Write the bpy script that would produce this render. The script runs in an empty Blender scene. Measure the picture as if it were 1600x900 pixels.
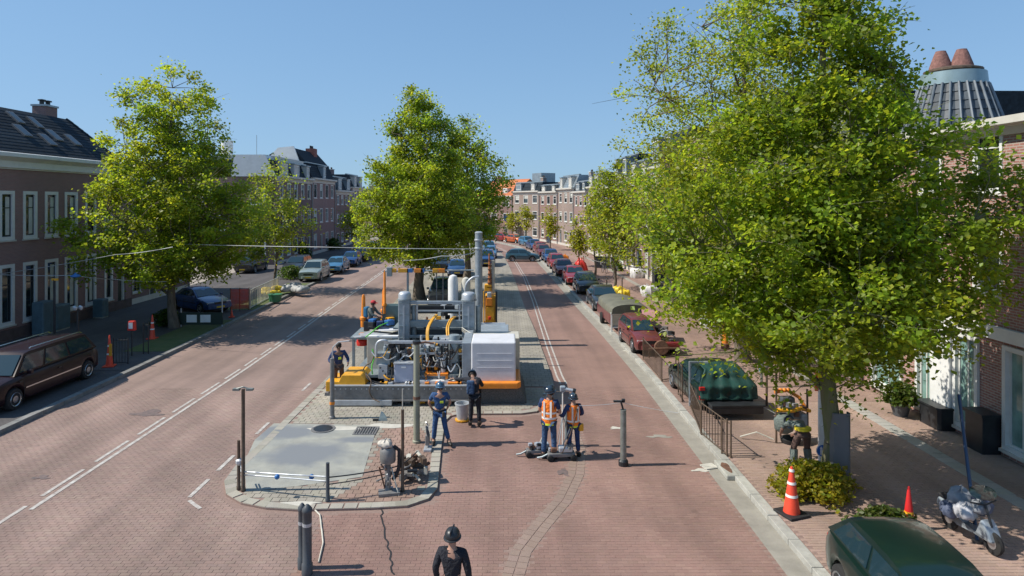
import bpy, math, random
import numpy as np
from mathutils import Vector, Matrix
R = math.radians
PI = math.pi
random.seed(7)
rng = np.random.default_rng(7)
S = bpy.context.scene
C = S.collection

# ---------------------------------------------------------------- camera, sky, sun
cam = bpy.data.cameras.new('camera')
camo = bpy.data.objects.new('camera', cam); C.objects.link(camo)
camo.location = (0, 0, 7.0); camo.rotation_euler = (R(90), 0, 0)
cam.sensor_width = 36; cam.lens = 22.5
cam.shift_x = 13/1600; cam.shift_y = -136/1600
cam.clip_start = 0.1; cam.clip_end = 6000
S.camera = camo
W = bpy.data.worlds.new('World'); S.world = W; W.use_nodes = True
nt = W.node_tree; nt.nodes.clear()
sky = nt.nodes.new('ShaderNodeTexSky'); sky.sky_type = 'NISHITA'; sky.sun_disc = False
SUN_EL = 47.0; SUN_AZ = 267.0          # compass style: 0 = +Y, 90 = +X
sky.sun_elevation = R(SUN_EL); sky.sun_rotation = R(SUN_AZ)
sky.altitude = 0; sky.air_density = 1.0; sky.dust_density = 0.15; sky.ozone_density = 2.2
bg = nt.nodes.new('ShaderNodeBackground'); bg.inputs[1].default_value = 0.15
wo = nt.nodes.new('ShaderNodeOutputWorld')
def vm(op, a, b):
    x = nt.nodes.new('ShaderNodeVectorMath'); x.operation = op
    for i, q in enumerate((a, b)):
        if isinstance(q, tuple): x.inputs[i].default_value = q
        else: nt.links.new(q, x.inputs[i])
    return x.outputs[0]
g_ = vm('MULTIPLY', sky.outputs[0], (1.05, 1.36, 1.6))       # soft shoulder over the whole sky: even pale blue as on the day
g_ = vm('DIVIDE', g_, vm('ADD', vm('MULTIPLY', g_, (1/2.05, 1/3.3, 1/5.0)), (1, 1, 1)))
nt.links.new(g_, bg.inputs[0]); nt.links.new(bg.outputs[0], wo.inputs[0])
sl = bpy.data.lights.new('sun', 'SUN'); so = bpy.data.objects.new('sun', sl); C.objects.link(so)
sl.energy = 3.8; sl.angle = R(0.53); sl.color = (1.0, 0.93, 0.82)
sd = Vector((math.sin(R(SUN_AZ))*math.cos(R(SUN_EL)), math.cos(R(SUN_AZ))*math.cos(R(SUN_EL)), math.sin(R(SUN_EL))))
so.rotation_euler = sd.to_track_quat('Z', 'Y').to_euler(); so.location = (-40, -5, 60)
S.view_settings.view_transform = 'Standard'; S.view_settings.look = 'None'
S.view_settings.exposure = 0.62; S.view_settings.gamma = 1.0

# ---------------------------------------------------------------- places
def gp(x, y):                    # ground point that the photograph shows at (x, y)
    return ((x-787)/(y-314)*7.0, 7000.0/(y-314))
def wp(x, y, Y):                 # point at distance Y
    return Vector(((x-787)*Y/1000.0, Y, 7.0-(y-314)*Y/1000.0))

# ---------------------------------------------------------------- materials
MATS = {}
def mat(name, col, rough=.6, metal=0.0, var=.0, vscale=3.0, bump=0.0, bscale=20.0, rnd=0.0, coat=0.0, col2=None, attr=False, trans=0.0, emit=0.0, stretch=(1,1,1), spec=None, grime=0.0):
    if name in MATS: return MATS[name]
    m = bpy.data.materials.new(name); m.use_nodes = True
    n = m.node_tree.nodes; l = m.node_tree.links; b = n['Principled BSDF']
    b.inputs['Roughness'].default_value = rough; b.inputs['Metallic'].default_value = metal
    if coat: b.inputs['Coat Weight'].default_value = coat; b.inputs['Coat Roughness'].default_value = .06
    if spec is not None: b.inputs['Specular IOR Level'].default_value = spec
    c4 = (*col, 1); b.inputs['Base Color'].default_value = c4
    cur = None
    if attr:
        a = n.new('ShaderNodeAttribute'); a.attribute_name = 'tint'; cur = a.outputs['Color']
    tc = n.new('ShaderNodeTexCoord'); mp = n.new('ShaderNodeMapping'); mp.inputs['Scale'].default_value = stretch
    geo = n.new('ShaderNodeNewGeometry'); l.new(geo.outputs['Position'], mp.inputs['Vector'])
    if var or col2:
        nz = n.new('ShaderNodeTexNoise'); nz.inputs['Scale'].default_value = vscale; nz.inputs['Detail'].default_value = 6
        nz.inputs['Roughness'].default_value = .65
        l.new(mp.outputs[0], nz.inputs['Vector'])
        mx = n.new('ShaderNodeMix'); mx.data_type = 'RGBA'
        rp = n.new('ShaderNodeMapRange'); rp.inputs[1].default_value = .32; rp.inputs[2].default_value = .68
        l.new(nz.outputs['Fac'], rp.inputs[0]); l.new(rp.outputs[0], mx.inputs['Factor'])
        if col2:
            mx.inputs['A'].default_value = c4; mx.inputs['B'].default_value = (*col2, 1)
        else:
            mx.inputs['A'].default_value = tuple(max(0, v*(1-var)) for v in col)+(1,); mx.inputs['B'].default_value = tuple(min(1, v*(1+var)) for v in col)+(1,)
        if cur:
            mu = n.new('ShaderNodeMix'); mu.data_type = 'RGBA'; mu.blend_type = 'MULTIPLY'; mu.inputs['Factor'].default_value = 1
            l.new(cur, mu.inputs['A']); l.new(mx.outputs['Result'], mu.inputs['B']); cur = mu.outputs['Result']
        else: cur = mx.outputs['Result']
    if grime:
        n2 = n.new('ShaderNodeTexNoise'); n2.inputs['Scale'].default_value = 1.7; n2.inputs['Detail'].default_value = 9; n2.inputs['Roughness'].default_value = .7
        l.new(geo.outputs['Position'], n2.inputs['Vector'])
        r2 = n.new('ShaderNodeMapRange'); r2.inputs[1].default_value = .45; r2.inputs[2].default_value = .75; r2.inputs[4].default_value = grime
        l.new(n2.outputs['Fac'], r2.inputs[0])
        m2 = n.new('ShaderNodeMix'); m2.data_type = 'RGBA'; m2.inputs['B'].default_value = (.09, .075, .06, 1)
        if cur: l.new(cur, m2.inputs['A'])
        else: m2.inputs['A'].default_value = c4
        l.new(r2.outputs[0], m2.inputs['Factor']); cur = m2.outputs['Result']
    if rnd:
        oi = n.new('ShaderNodeObjectInfo'); hs = n.new('ShaderNodeHueSaturation')
        mr = n.new('ShaderNodeMapRange'); mr.inputs[3].default_value = 1-rnd; mr.inputs[4].default_value = 1+rnd
        l.new(oi.outputs['Random'], mr.inputs[0]); l.new(mr.outputs[0], hs.inputs['Value'])
        if cur: l.new(cur, hs.inputs['Color'])
        else: hs.inputs['Color'].default_value = c4
        cur = hs.outputs[0]
    if cur: l.new(cur, b.inputs['Base Color'])
    if bump:
        bn = n.new('ShaderNodeTexNoise'); bn.inputs['Scale'].default_value = bscale; bn.inputs['Detail'].default_value = 5
        l.new(mp.outputs[0], bn.inputs['Vector'])
        bp = n.new('ShaderNodeBump'); bp.inputs['Strength'].default_value = bump; bp.inputs['Distance'].default_value = .02
        l.new(bn.outputs['Fac'], bp.inputs['Height']); l.new(bp.outputs[0], b.inputs['Normal'])
    if emit:
        b.inputs['Emission Color'].default_value = c4; b.inputs['Emission Strength'].default_value = emit
    MATS[name] = m; return m

def tracks(n, l, pos, mr, hs):
    # long worn and dirty streaks that run along the street, and sharper small stains
    mp = n.new('ShaderNodeMapping'); mp.inputs['Scale'].default_value = (1.1, .07, 1); l.new(pos, mp.inputs['Vector'])
    a = n.new('ShaderNodeTexNoise'); a.inputs['Scale'].default_value = 1.0; a.inputs['Detail'].default_value = 4; l.new(mp.outputs[0], a.inputs['Vector'])
    ar = n.new('ShaderNodeMapRange'); ar.inputs[1].default_value = .35; ar.inputs[2].default_value = .65; ar.inputs[3].default_value = .82; ar.inputs[4].default_value = 1.1; l.new(a.outputs['Fac'], ar.inputs[0])
    c = n.new('ShaderNodeTexNoise'); c.inputs['Scale'].default_value = 1.3; c.inputs['Detail'].default_value = 10; c.inputs['Roughness'].default_value = .75; l.new(pos, c.inputs['Vector'])
    cr = n.new('ShaderNodeMapRange'); cr.inputs[1].default_value = .60; cr.inputs[2].default_value = .72; cr.inputs[3].default_value = 1.0; cr.inputs[4].default_value = .64; l.new(c.outputs['Fac'], cr.inputs[0])
    m1 = n.new('ShaderNodeMath'); m1.operation = 'MULTIPLY'; l.new(ar.outputs[0], m1.inputs[0]); l.new(cr.outputs[0], m1.inputs[1])
    if mr is not None:
        m2 = n.new('ShaderNodeMath'); m2.operation = 'MULTIPLY'; l.new(m1.outputs[0], m2.inputs[0]); l.new(mr.outputs[0], m2.inputs[1]); m1 = m2
    l.new(m1.outputs[0], hs.inputs['Value'])
def brickmat(name, c1, c2, mortar, bw=.21, bh=.065, ms=.012, mode='wall', rough=.85, patch=.25, bump=.4):
    """brick pattern on a plane: 'ground' uses x,y; 'wall' uses (x+y), z of the object's own space"""
    if name in MATS: return MATS[name]
    m = bpy.data.materials.new(name); m.use_nodes = True
    n = m.node_tree.nodes; l = m.node_tree.links; b = n['Principled BSDF']; b.inputs['Roughness'].default_value = rough
    tc = n.new('ShaderNodeTexCoord'); sx = n.new('ShaderNodeSeparateXYZ'); cx = n.new('ShaderNodeCombineXYZ')
    l.new(tc.outputs['Object'], sx.inputs[0])
    if mode == 'ground':
        l.new(sx.outputs[0], cx.inputs[0]); l.new(sx.outputs[1], cx.inputs[1])
    else:
        ad = n.new('ShaderNodeMath'); l.new(sx.outputs[0], ad.inputs[0]); l.new(sx.outputs[1], ad.inputs[1])
        l.new(ad.outputs[0], cx.inputs[0]); l.new(sx.outputs[2], cx.inputs[1])
    br = n.new('ShaderNodeTexBrick'); br.inputs['Scale'].default_value = 1
    br.inputs['Brick Width'].default_value = bw; br.inputs['Row Height'].default_value = bh; br.inputs['Mortar Size'].default_value = ms
    br.inputs['Color1'].default_value = (*c1, 1); br.inputs['Color2'].default_value = (*c2, 1); br.inputs['Mortar'].default_value = (*mortar, 1)
    l.new(cx.outputs[0], br.inputs['Vector'])
    nz = n.new('ShaderNodeTexNoise'); nz.inputs['Scale'].default_value = .35; nz.inputs['Detail'].default_value = 9; nz.inputs['Roughness'].default_value = .62
    geo = n.new('ShaderNodeNewGeometry'); l.new(geo.outputs['Position'], nz.inputs['Vector'])
    mr = n.new('ShaderNodeMapRange'); mr.inputs[1].default_value = .3; mr.inputs[2].default_value = .7; mr.inputs[3].default_value = 1-patch; mr.inputs[4].default_value = 1+patch
    l.new(nz.outputs['Fac'], mr.inputs[0])
    hs = n.new('ShaderNodeHueSaturation'); l.new(mr.outputs[0], hs.inputs['Value']); l.new(br.outputs['Color'], hs.inputs['Color'])
    if mode == 'ground': tracks(n, l, geo.outputs['Position'], mr, hs)
    l.new(hs.outputs[0], b.inputs['Base Color'])
    bp = n.new('ShaderNodeBump'); bp.inputs['Strength'].default_value = bump; bp.inputs['Distance'].default_value = .01; bp.invert = True
    l.new(br.outputs['Fac'], bp.inputs['Height']); l.new(bp.outputs[0], b.inputs['Normal'])
    MATS[name] = m; return m

# ---------------------------------------------------------------- mesh helpers
class MB:
    def __init__(s): s.v = []; s.f = []; s.mi = []; s.cur = 0
    def add(s, vs, fs):
        o = len(s.v); s.v.extend([tuple(p) for p in vs]); s.f.extend([tuple(i+o for i in f) for f in fs]); s.mi.extend([s.cur]*len(fs)); return s
    def box(s, a, b, T=None):
        x0, y0, z0 = a; x1, y1, z1 = b
        if x0 > x1: x0, x1 = x1, x0
        if y0 > y1: y0, y1 = y1, y0
        if z0 > z1: z0, z1 = z1, z0
        vs = [(x0,y0,z0),(x1,y0,z0),(x1,y1,z0),(x0,y1,z0),(x0,y0,z1),(x1,y0,z1),(x1,y1,z1),(x0,y1,z1)]
        if T: vs = [T @ Vector(v) for v in vs]
        return s.add(vs, [(0,3,2,1),(4,5,6,7),(0,1,5,4),(1,2,6,5),(2,3,7,6),(3,0,4,7)])
    def cbox(s, c, d, rz=0, rx=0, ry=0):
        T = Matrix.Translation(c) @ Matrix.Rotation(rz, 4, 'Z') @ Matrix.Rotation(rx, 4, 'X') @ Matrix.Rotation(ry, 4, 'Y')
        return s.box((-d[0]/2,-d[1]/2,-d[2]/2), (d[0]/2,d[1]/2,d[2]/2), T)
    def tube(s, pts, r, n=8, cap=True, flat=1.0):
        pts = [Vector(p) for p in pts]; N = len(pts)
        rs = r if isinstance(r, (list, tuple)) else [r]*N
        rings = []; up = None
        for i, p in enumerate(pts):
            if i == 0: d = pts[1]-p
            elif i == N-1: d = p-pts[i-1]
            else: d = (pts[i+1]-p).normalized()+(p-pts[i-1]).normalized()
            if d.length < 1e-9: d = Vector((0,0,1))
            d.normalize()
            if up is None:
                up = Vector((0,1,0)) if abs(d.y) < .9 else Vector((1,0,0))
            a = d.cross(up); a.normalize(); b = d.cross(a) * -1; up = b.copy()
            rings.append([p + (a*math.cos(t)+b*flat*math.sin(t))*rs[i] for t in [2*PI*k/n for k in range(n)]])
        vs = [v for rg in rings for v in rg]; fs = []
        for i in range(N-1):
            for k in range(n):
                k2 = (k+1) % n; fs.append((i*n+k, i*n+k2, (i+1)*n+k2, (i+1)*n+k))
        if cap:
            fs.append(tuple(range(n-1, -1, -1))); fs.append(tuple((N-1)*n+k for k in range(n)))
        return s.add(vs, fs)
    def cyl(s, a, b, r, n=12, r2=None): return s.tube([a, b], [r, r if r2 is None else r2], n)
    def lathe(s, prof, c=(0,0,0), n=16, T=None, sx=1, sy=1):
        vs = []; fs = []
        for r, z in prof:
            for k in range(n):
                t = 2*PI*k/n; p = Vector((r*math.cos(t)*sx, r*math.sin(t)*sy, z))
                if T: p = T @ p
                vs.append(p+Vector(c))
        for i in range(len(prof)-1):
            for k in range(n):
                k2 = (k+1) % n; fs.append((i*n+k, i*n+k2, (i+1)*n+k2, (i+1)*n+k))
        fs.append(tuple(range(n-1, -1, -1))); fs.append(tuple((len(prof)-1)*n+k for k in range(n)))
        return s.add(vs, fs)
    def ball(s, c, r, n=10, sz=1.0, sx=1.0, sy=1.0):
        h = max(4, n//2); return s.lathe([(max(.001, r*math.sin(PI*i/h)), -r*sz*math.cos(PI*i/h)) for i in range(h+1)], c, n, sx=sx, sy=sy)
    def prism(s, poly, d0, d1, axis='z'):
        """closed polygon extruded along an axis; poly in the two other coordinates, in order"""
        n = len(poly)
        def P(p, d): return {'z': (p[0], p[1], d), 'y': (p[0], d, p[1]), 'x': (d, p[0], p[1])}[axis]
        vs = [P(p, d0) for p in poly]+[P(p, d1) for p in poly]
        fs = [tuple(range(n-1, -1, -1)), tuple(range(n, 2*n))]+[(i, (i+1) % n, n+(i+1) % n, n+i) for i in range(n)]
        return s.add(vs, fs)
    def quad(s, *p): return s.add(p, [tuple(range(len(p)))])
    def build(s, name, m, parent=None, smooth=None, world=False, label=None, kind=None, fix=True, bev=0.0):
        me = bpy.data.meshes.new(name)
        vs = s.v
        if world and parent is not None:
            L = Vector((0,0,0)); q = parent
            while q: L += q.location; q = q.parent
            vs = [(v[0]-L.x, v[1]-L.y, v[2]-L.z) for v in vs]
        me.from_pydata([tuple(v) for v in vs], [], s.f)
        ms = m if isinstance(m, (list, tuple)) else [m]
        for x in ms: me.materials.append(x)
        if len(ms) > 1: me.polygons.foreach_set('material_index', s.mi)
        if fix:
            import bmesh
            bm = bmesh.new(); bm.from_mesh(me); bmesh.ops.recalc_face_normals(bm, faces=bm.faces); bm.to_mesh(me); bm.free()
        if smooth is not None:
            me.polygons.foreach_set('use_smooth', [True]*len(me.polygons)); me.set_sharp_from_angle(angle=R(smooth))
        o = bpy.data.objects.new(name, me); C.objects.link(o)
        if parent: o.parent = parent
        if label: o['label'] = label
        if kind: o['kind'] = kind
        if bev:
            bv = o.modifiers.new('bevel', 'BEVEL'); bv.width = bev; bv.segments = 2; bv.limit_method = 'ANGLE'; bv.angle_limit = R(35)
        return o
def thing(name, label, cat, loc=(0,0,0), rz=0, group=None):
    o = bpy.data.objects.new(name, None); C.objects.link(o); o.empty_display_size = .2
    o.location = (loc[0], loc[1], loc[2] if len(loc) > 2 else 0); o.rotation_euler = (0, 0, rz)
    o['label'] = label; o['category'] = cat
    if group: o['group'] = group
    return o
def tag(o, label, cat, group=None, kind=None):
    o['label'] = label; o['category'] = cat
    if group: o['group'] = group
    if kind: o['kind'] = kind
    return o
def inst(src, name, parent=None, loc=(0,0,0), rot=(0,0,0), sc=(1,1,1)):
    o = bpy.data.objects.new(name, src.data if hasattr(src, 'data') else src); C.objects.link(o)
    o.parent = parent; o.location = loc; o.rotation_euler = rot; o.scale = sc; return o
def copy_tree(o, parent=None):
    c = o.copy(); C.objects.link(c); c.parent = parent
    for ch in list(o.children): copy_tree(ch, c)
    return c
def place(o, loc, rz, label, group=None):
    o.location = (loc[0], loc[1], loc[2] if len(loc) > 2 else 0); o.rotation_euler = (0,0,rz); o['label'] = label
    if group: o['group'] = group
    return o

# ---------------------------------------------------------------- palette
M_steel = mat('grey_painted_steel', (.27,.32,.34), .45, .35, var=.18, vscale=4, grime=.35)
M_steel2 = mat('blue_grey_steel', (.33,.38,.42), .42, .3, var=.15, vscale=5, grime=.3)
M_dsteel = mat('weathered_dark_steel', (.17,.175,.18), .6, .4, col2=(.28,.27,.26), vscale=6, grime=.6)
M_lsteel = mat('light_grey_metal', (.5,.53,.56), .4, .4, var=.12, vscale=5, grime=.2)
M_box = mat('pale_lilac_grey_paint', (.42,.45,.55), .5, var=.05, vscale=3, grime=.12)
M_white = mat('dirty_white_sheet', (.62,.63,.66), .5, var=.06, vscale=3, grime=.15)
M_beige = mat('beige_panel', (.52,.50,.43), .6, var=.1, vscale=2, grime=.3)
M_yel = mat('machine_yellow', (.75,.36,.02), .45, var=.12, vscale=6, grime=.35)
M_orange = mat('machine_orange', (.8,.25,.02), .45, var=.12, vscale=6, grime=.3)
M_black = mat('black_rubber', (.018,.018,.02), .7, var=.3)
M_blackm = mat('black_painted_metal', (.025,.028,.032), .4, .2, var=.3)
M_darkgrey = mat('dark_grey_plastic', (.07,.08,.09), .5, var=.2)
M_rust = mat('rusty_brown_metal', (.16,.085,.055), .75, .2, var=.4, vscale=9)
M_brownm = mat('brown_painted_tube', (.12,.085,.06), .6, .3, var=.3, vscale=8)
M_paintw = mat('white_paint', (.72,.73,.72), .5, var=.05, grime=.12)
M_chrome = mat('chrome', (.6,.62,.65), .18, 1.0)
M_hose = mat('yellow_hose', (.7,.35,.03), .5, var=.2)
M_wire = mat('pale_cable', (.45,.47,.48), .5, .2)
M_conc = mat('weathered_concrete', (.36,.36,.32), .85, var=.18, vscale=3, bump=.3, bscale=30, grime=.25)
M_stone = mat('kerb_stone', (.36,.355,.32), .85, var=.15, vscale=5, bump=.3, bscale=40, rnd=.1, grime=.25)
M_glass = mat('window_glass', (.02,.028,.032), .05, 0, rnd=.5, var=.6, vscale=.9, spec=.8)
M_carglass = mat('car_glass', (.015,.035,.045), .04, 0, spec=.9)
M_blue = mat('blue_plastic', (.03,.15,.4), .45, var=.1)
M_red = mat('red_plastic', (.62,.03,.02), .45, var=.15, vscale=9, grime=.2)
M_cone = mat('cone_orange_red', (.75,.07,.03), .5, var=.12, vscale=6, grime=.2)
M_refl = mat('reflective_band', (.75,.72,.68), .35, var=.06)
M_bark = mat('bark', (.13,.105,.08), .95, var=.4, vscale=9, bump=.9, bscale=30, stretch=(1,1,.25))
M_barkg = mat('mossy_bark', (.16,.14,.09), .95, col2=(.11,.13,.045), vscale=5, bump=.9, bscale=30, stretch=(1,1,.25))
# ================================================================ SETTING
def struct(o): o['kind'] = 'structure'; return o
PATH = [(0,-30),(0,26),(-.2,34),(-.55,43),(-.95,58),(-1.45,72),(-2.2,86),(-3.6,96),(-6.5,106),(-11,114),(-18,121),(-28,126),(-60,134),(-120,141)]
def norms():
    P = [Vector(p) for p in PATH]; N = []
    for i in range(len(P)):
        a = P[max(0,i-1)]; b = P[min(len(P)-1,i+1)]; d = (b-a).normalized(); N.append(Vector((d.y, -d.x)))
    return P, N
PP, NN = norms()
CUM = [0]
for i in range(1, len(PP)): CUM.append(CUM[-1]+(PP[i]-PP[i-1]).length)
def along(s, t):        # s = distance along the street (equals Y up to 60), t = offset to the right
    s = s+30
    for i in range(len(PP)-1):
        if s <= CUM[i+1] or i == len(PP)-2:
            k = (s-CUM[i])/(CUM[i+1]-CUM[i]); p = PP[i].lerp(PP[i+1], k); n = NN[i].lerp(NN[i+1], k).normalized(); q = p+n*t
            return (q.x, q.y)
def strip(name, t0, t1, s0, s1, z, m, zb=None, step=2.5):
    b = MB(); n = max(1, int((s1-s0)/step)); L = [along(s0+(s1-s0)*i/n, t0) for i in range(n+1)]; Rr = [along(s0+(s1-s0)*i/n, t1) for i in range(n+1)]
    vs = [(*p, z) for p in L]+[(*p, z) for p in Rr]; N = n+1
    fs = [(i, N+i, N+i+1, i+1) for i in range(n)]
    if zb is not None:
        vs += [(*p, zb) for p in L]+[(*p, zb) for p in Rr]
        fs += [(i, i+1, 2*N+i+1, 2*N+i) for i in range(n)]+[(N+i, 3*N+i, 3*N+i+1, N+i+1) for i in range(n)]
        fs += [(0, 2*N, 3*N, N), (n, N+n, 3*N+n, 2*N+n)]
    b.add(vs, fs); return struct(b.build(name, m))
ROADC = (.285,.200,.168); ROADC2 = (.262,.184,.155); ROADR = (.285,.175,.143); ROADR2 = (.262,.161,.132)
dk = lambda c: tuple(v*.91 for v in c)
M_road = brickmat('red_clay_road_brick', dk(ROADC), dk(ROADC2), (.225,.16,.136), .2, .1, .01, 'ground', patch=.16, bump=.25)
M_joint = mat('sandy_joint', (.245,.17,.143), .95, var=.2, vscale=20)
M_walkR = brickmat('pink_pavement_brick', (.33,.215,.175), (.26,.165,.14), (.2,.15,.12), .2, .1, .01, 'ground', patch=.18, bump=.25)
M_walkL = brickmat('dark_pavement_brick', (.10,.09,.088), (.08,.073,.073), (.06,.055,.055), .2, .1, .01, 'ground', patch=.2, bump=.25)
M_med = brickmat('grey_median_slab', (.31,.285,.235), (.26,.24,.205), (.17,.15,.12), .3, .3, .012, 'ground', patch=.2, bump=.3)
M_gutter = mat('grey_gutter_concrete', (.28,.262,.225), .9, var=.14, vscale=2.2, bump=.2, bscale=60, grime=.2)
M_line = mat('worn_white_line', (.55,.54,.5), .7, col2=(.30,.25,.225), vscale=6)
M_earth = mat('far_ground', (.2,.19,.16), .95, var=.2, vscale=.2)
M_grass = mat('short_grass', (.07,.11,.03), .95, col2=(.12,.13,.05), vscale=3, bump=.5, bscale=50)
b = MB(); b.quad((-3000,-200,-.16),(3000,-200,-.16),(3000,5000,-.16),(-3000,5000,-.16)); struct(b.build('ground', M_earth))
NEAR = 24.0
# carriageway (left, right, and the crossing in front of the median), one level, with raised pavements beside it
M_road2 = brickmat('redder_road_brick', dk(ROADR), dk(ROADR2), (.225,.142,.118), .2, .1, .01, 'ground', patch=.16, bump=.25)
road = strip('road', -15.1, -4, NEAR-.05, 175, 0.0, M_road, step=3); strip('road_right', -4, 5.3, NEAR-.05, 175, 0.0, M_road2, step=3)
b = MB(); b.quad((-30,-6,-.0045),(5.3,-6,-.0045),(5.3,NEAR,-.0045),(-30,NEAR,-.0045)); roadbed = struct(b.build('road_bed', M_joint))
strip('gutter', 5.3, 5.78, -6, 160, 0.002, M_gutter, -.1)
walkR = strip('pavement_right', 6.02, 13.6, 21.95, 150, .12, M_walkR, -.15)
b = MB(); b.quad((6.02,-6,.113),(20,-6,.113),(20,22,.113),(6.02,22,.113)); struct(b.build('pavement_bed', M_joint))
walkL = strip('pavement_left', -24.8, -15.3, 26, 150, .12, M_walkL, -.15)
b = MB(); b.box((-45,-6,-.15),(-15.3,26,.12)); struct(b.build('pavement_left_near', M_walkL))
b = MB(); b.box((-70,50.5,-.15),(-24.4,68.8,.10)); struct(b.build('side_street', mat('side_street_paving', (.33,.29,.25), .9, var=.12, vscale=.6)))
# raised pale island between the carriageways
MEDZ = .05
def mat_quad(name, m, pts, z0, z1):
    b = MB(); b.prism(pts, z0, z1); return struct(b.build(name, m))
med_far = strip('median', -6.95, 1.9, NEAR, 150, MEDZ, M_med, -.1)
MEDP = [(-6.95,NEAR),(-7.0,18.2),(-7.05,16.8),(-6.95,15.9),(-6.6,15.2),(-6.05,14.75),(-5.4,14.52),(-4.6,14.42),(-3,14.5),(-2.2,14.6),(-1.75,14.95),(-1.6,15.5),(-1.75,18),(-1.85,20.2),(-1.7,20.75),(-1.3,20.9),(.6,20.95),(1.1,21.15),(1.5,21.8),(1.75,22.8),(1.88,NEAR)]
mat_quad('median_bed', M_joint, MEDP, -.1, MEDZ-.012)
def inpoly(x, y, P):
    c = False; n = len(P); j = n-1
    for i in range(n):
        if ((P[i][1] > y) != (P[j][1] > y)) and (x < (P[j][0]-P[i][0])*(y-P[i][1])/(P[j][1]-P[i][1])+P[i][0]): c = not c
        j = i
    return c
def pdist(x, y, P):
    best = 9; n = len(P)
    for i in range(n):
        a = P[i]; b2 = P[(i+1) % n]; dx = b2[0]-a[0]; dy = b2[1]-a[1]; t = max(0, min(1, ((x-a[0])*dx+(y-a[1])*dy)/(dx*dx+dy*dy+1e-9)))
        best = min(best, math.hypot(x-a[0]-t*dx, y-a[1]-t*dy))
    return best
M_pave = mat('clay_paver', (1,1,1), .88, var=.12, vscale=25, bump=.3, bscale=60, attr=True)
_n = M_pave.node_tree.nodes; _l = M_pave.node_tree.links; _b = _n['Principled BSDF']; _src = _b.inputs['Base Color'].links[0].from_socket
_h = _n.new('ShaderNodeHueSaturation'); _g = _n.new('ShaderNodeNewGeometry'); _l.new(_src, _h.inputs['Color']); tracks(_n, _l, _g.outputs['Position'], None, _h); _l.new(_h.outputs[0], _b.inputs['Base Color'])
# blend of small wear and big pale patches, the same for every paver
def paver_shape(bw, bl, h, bev=.003):
    x, y = bw/2, bl/2
    return np.array([(-x,-y,-h),(x,-y,-h),(x,y,-h),(-x,y,-h),(-x+bev,-y+bev,0),(x-bev,-y+bev,0),(x-bev,y-bev,0),(-x+bev,y-bev,0)]), [(4,5,6,7),(0,1,5,4),(1,2,6,5),(2,3,7,6),(3,0,4,7)]
def lay(name, parent, cells, bw, bl, h, z, cols, jit=.0015, nind=300, key=None):
    """cells: list of (x, y, rot). The nearest nind become objects, the rest one stuff mesh."""
    if True:
        cols = [tuple(np.clip(c, 0, 1)) for c in cols]
    cells = sorted(cells, key=key or (lambda c: c[1]*c[1]+.3*c[0]*c[0]))
    base, faces = paver_shape(bw, bl, h)
    variants = []
    for c in cols:
        me = bpy.data.meshes.new(name); me.from_pydata([tuple(v) for v in base], [], faces); me.materials.append(M_pave)
        a = me.attributes.new('tint', 'FLOAT_COLOR', 'POINT'); a.data.foreach_set('color', list((*c, 1))*8); variants.append(me)
    def big(x, y): return 1+.13*math.sin(x*.9+1.3*math.sin(y*.6))*math.sin(y*.8+.7*x)+.05*math.sin(x*3.1+y*2.3)
    for (x, y, r) in cells[:nind]:
        inst(random.choice(variants), name, parent, (x, y, z+random.uniform(-jit, jit)), (random.uniform(-.01,.01), random.uniform(-.01,.01), r))
    rest = cells[nind:]
    if not rest: return
    A = np.array(rest); n = len(A); cr = np.cos(A[:,2])[:,None]; sr = np.sin(A[:,2])[:,None]
    zz = z+rng.uniform(-jit, jit, n)
    X = A[:,0:1]+base[None,:,0]*cr-base[None,:,1]*sr; Y = A[:,1:2]+base[None,:,0]*sr+base[None,:,1]*cr
    tilt = rng.normal(0, .007, (n, 2))
    Z = zz[:,None]+base[None,:,2]+base[None,:,0]*tilt[:,0:1]+base[None,:,1]*tilt[:,1:2]
    V = np.stack([X, Y, Z], -1).reshape(-1, 3)
    F = (np.array(faces)[None]+(np.arange(n)*8)[:,None,None]).reshape(-1, 4)
    me = bpy.data.meshes.new(name+'s'); me.from_pydata(V.tolist(), [], F.tolist()); me.materials.append(M_pave)
    ci = rng.integers(0, len(cols), n); CC = np.array(cols)[ci]*np.array([big(x, y) for x, y, _ in rest])[:,None]
    col = np.ones((n, 8, 4)); col[:,:,:3] = CC[:,None,:]
    a = me.attributes.new('tint', 'FLOAT_COLOR', 'POINT'); a.data.foreach_set('color', col.ravel())
    o = bpy.data.objects.new(name, me); C.objects.link(o); o.parent = parent; o['kind'] = 'stuff'; return o
def shades(c, n=9, v=.055):
    out = []
    for i in range(n):
        k = 1+random.uniform(-v, v); out.append(tuple(max(.01, q*k*(1+random.uniform(-.02,.02))) for q in c))
    return out
# curved concrete band that joins the island to the right hand lane
BAND = [(.1,11.6),(.35,12.8),(.8,13.8),(1.4,15.0),(1.85,16.4),(2.1,18.0),(2.08,20.0),(1.9,22.5),(1.72,25.5),(1.66,31),(1.62,45),(1.4,60)]
def bandx(y):
    for i in range(len(BAND)-1):
        if BAND[i][1] <= y <= BAND[i+1][1]:
            k = (y-BAND[i][1])/(BAND[i+1][1]-BAND[i][1]); return BAND[i][0]+(BAND[i+1][0]-BAND[i][0])*k
    return BAND[0][0] if y < BAND[0][1] else BAND[-1][0]
cells = []
yy = 11.4; row = 0
while yy < NEAR-.04:
    xx = -16.5+(.1 if row % 2 else 0)
    while xx < 5.2:
        if not (inpoly(xx, yy, MEDP) or pdist(xx, yy, MEDP) < .16) and abs(xx-bandx(yy)) > .27 and xx > -15.05 and xx < 5.2:
            cells.append((xx, yy, 0))
        xx += .2
    yy += .1; row += 1
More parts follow.
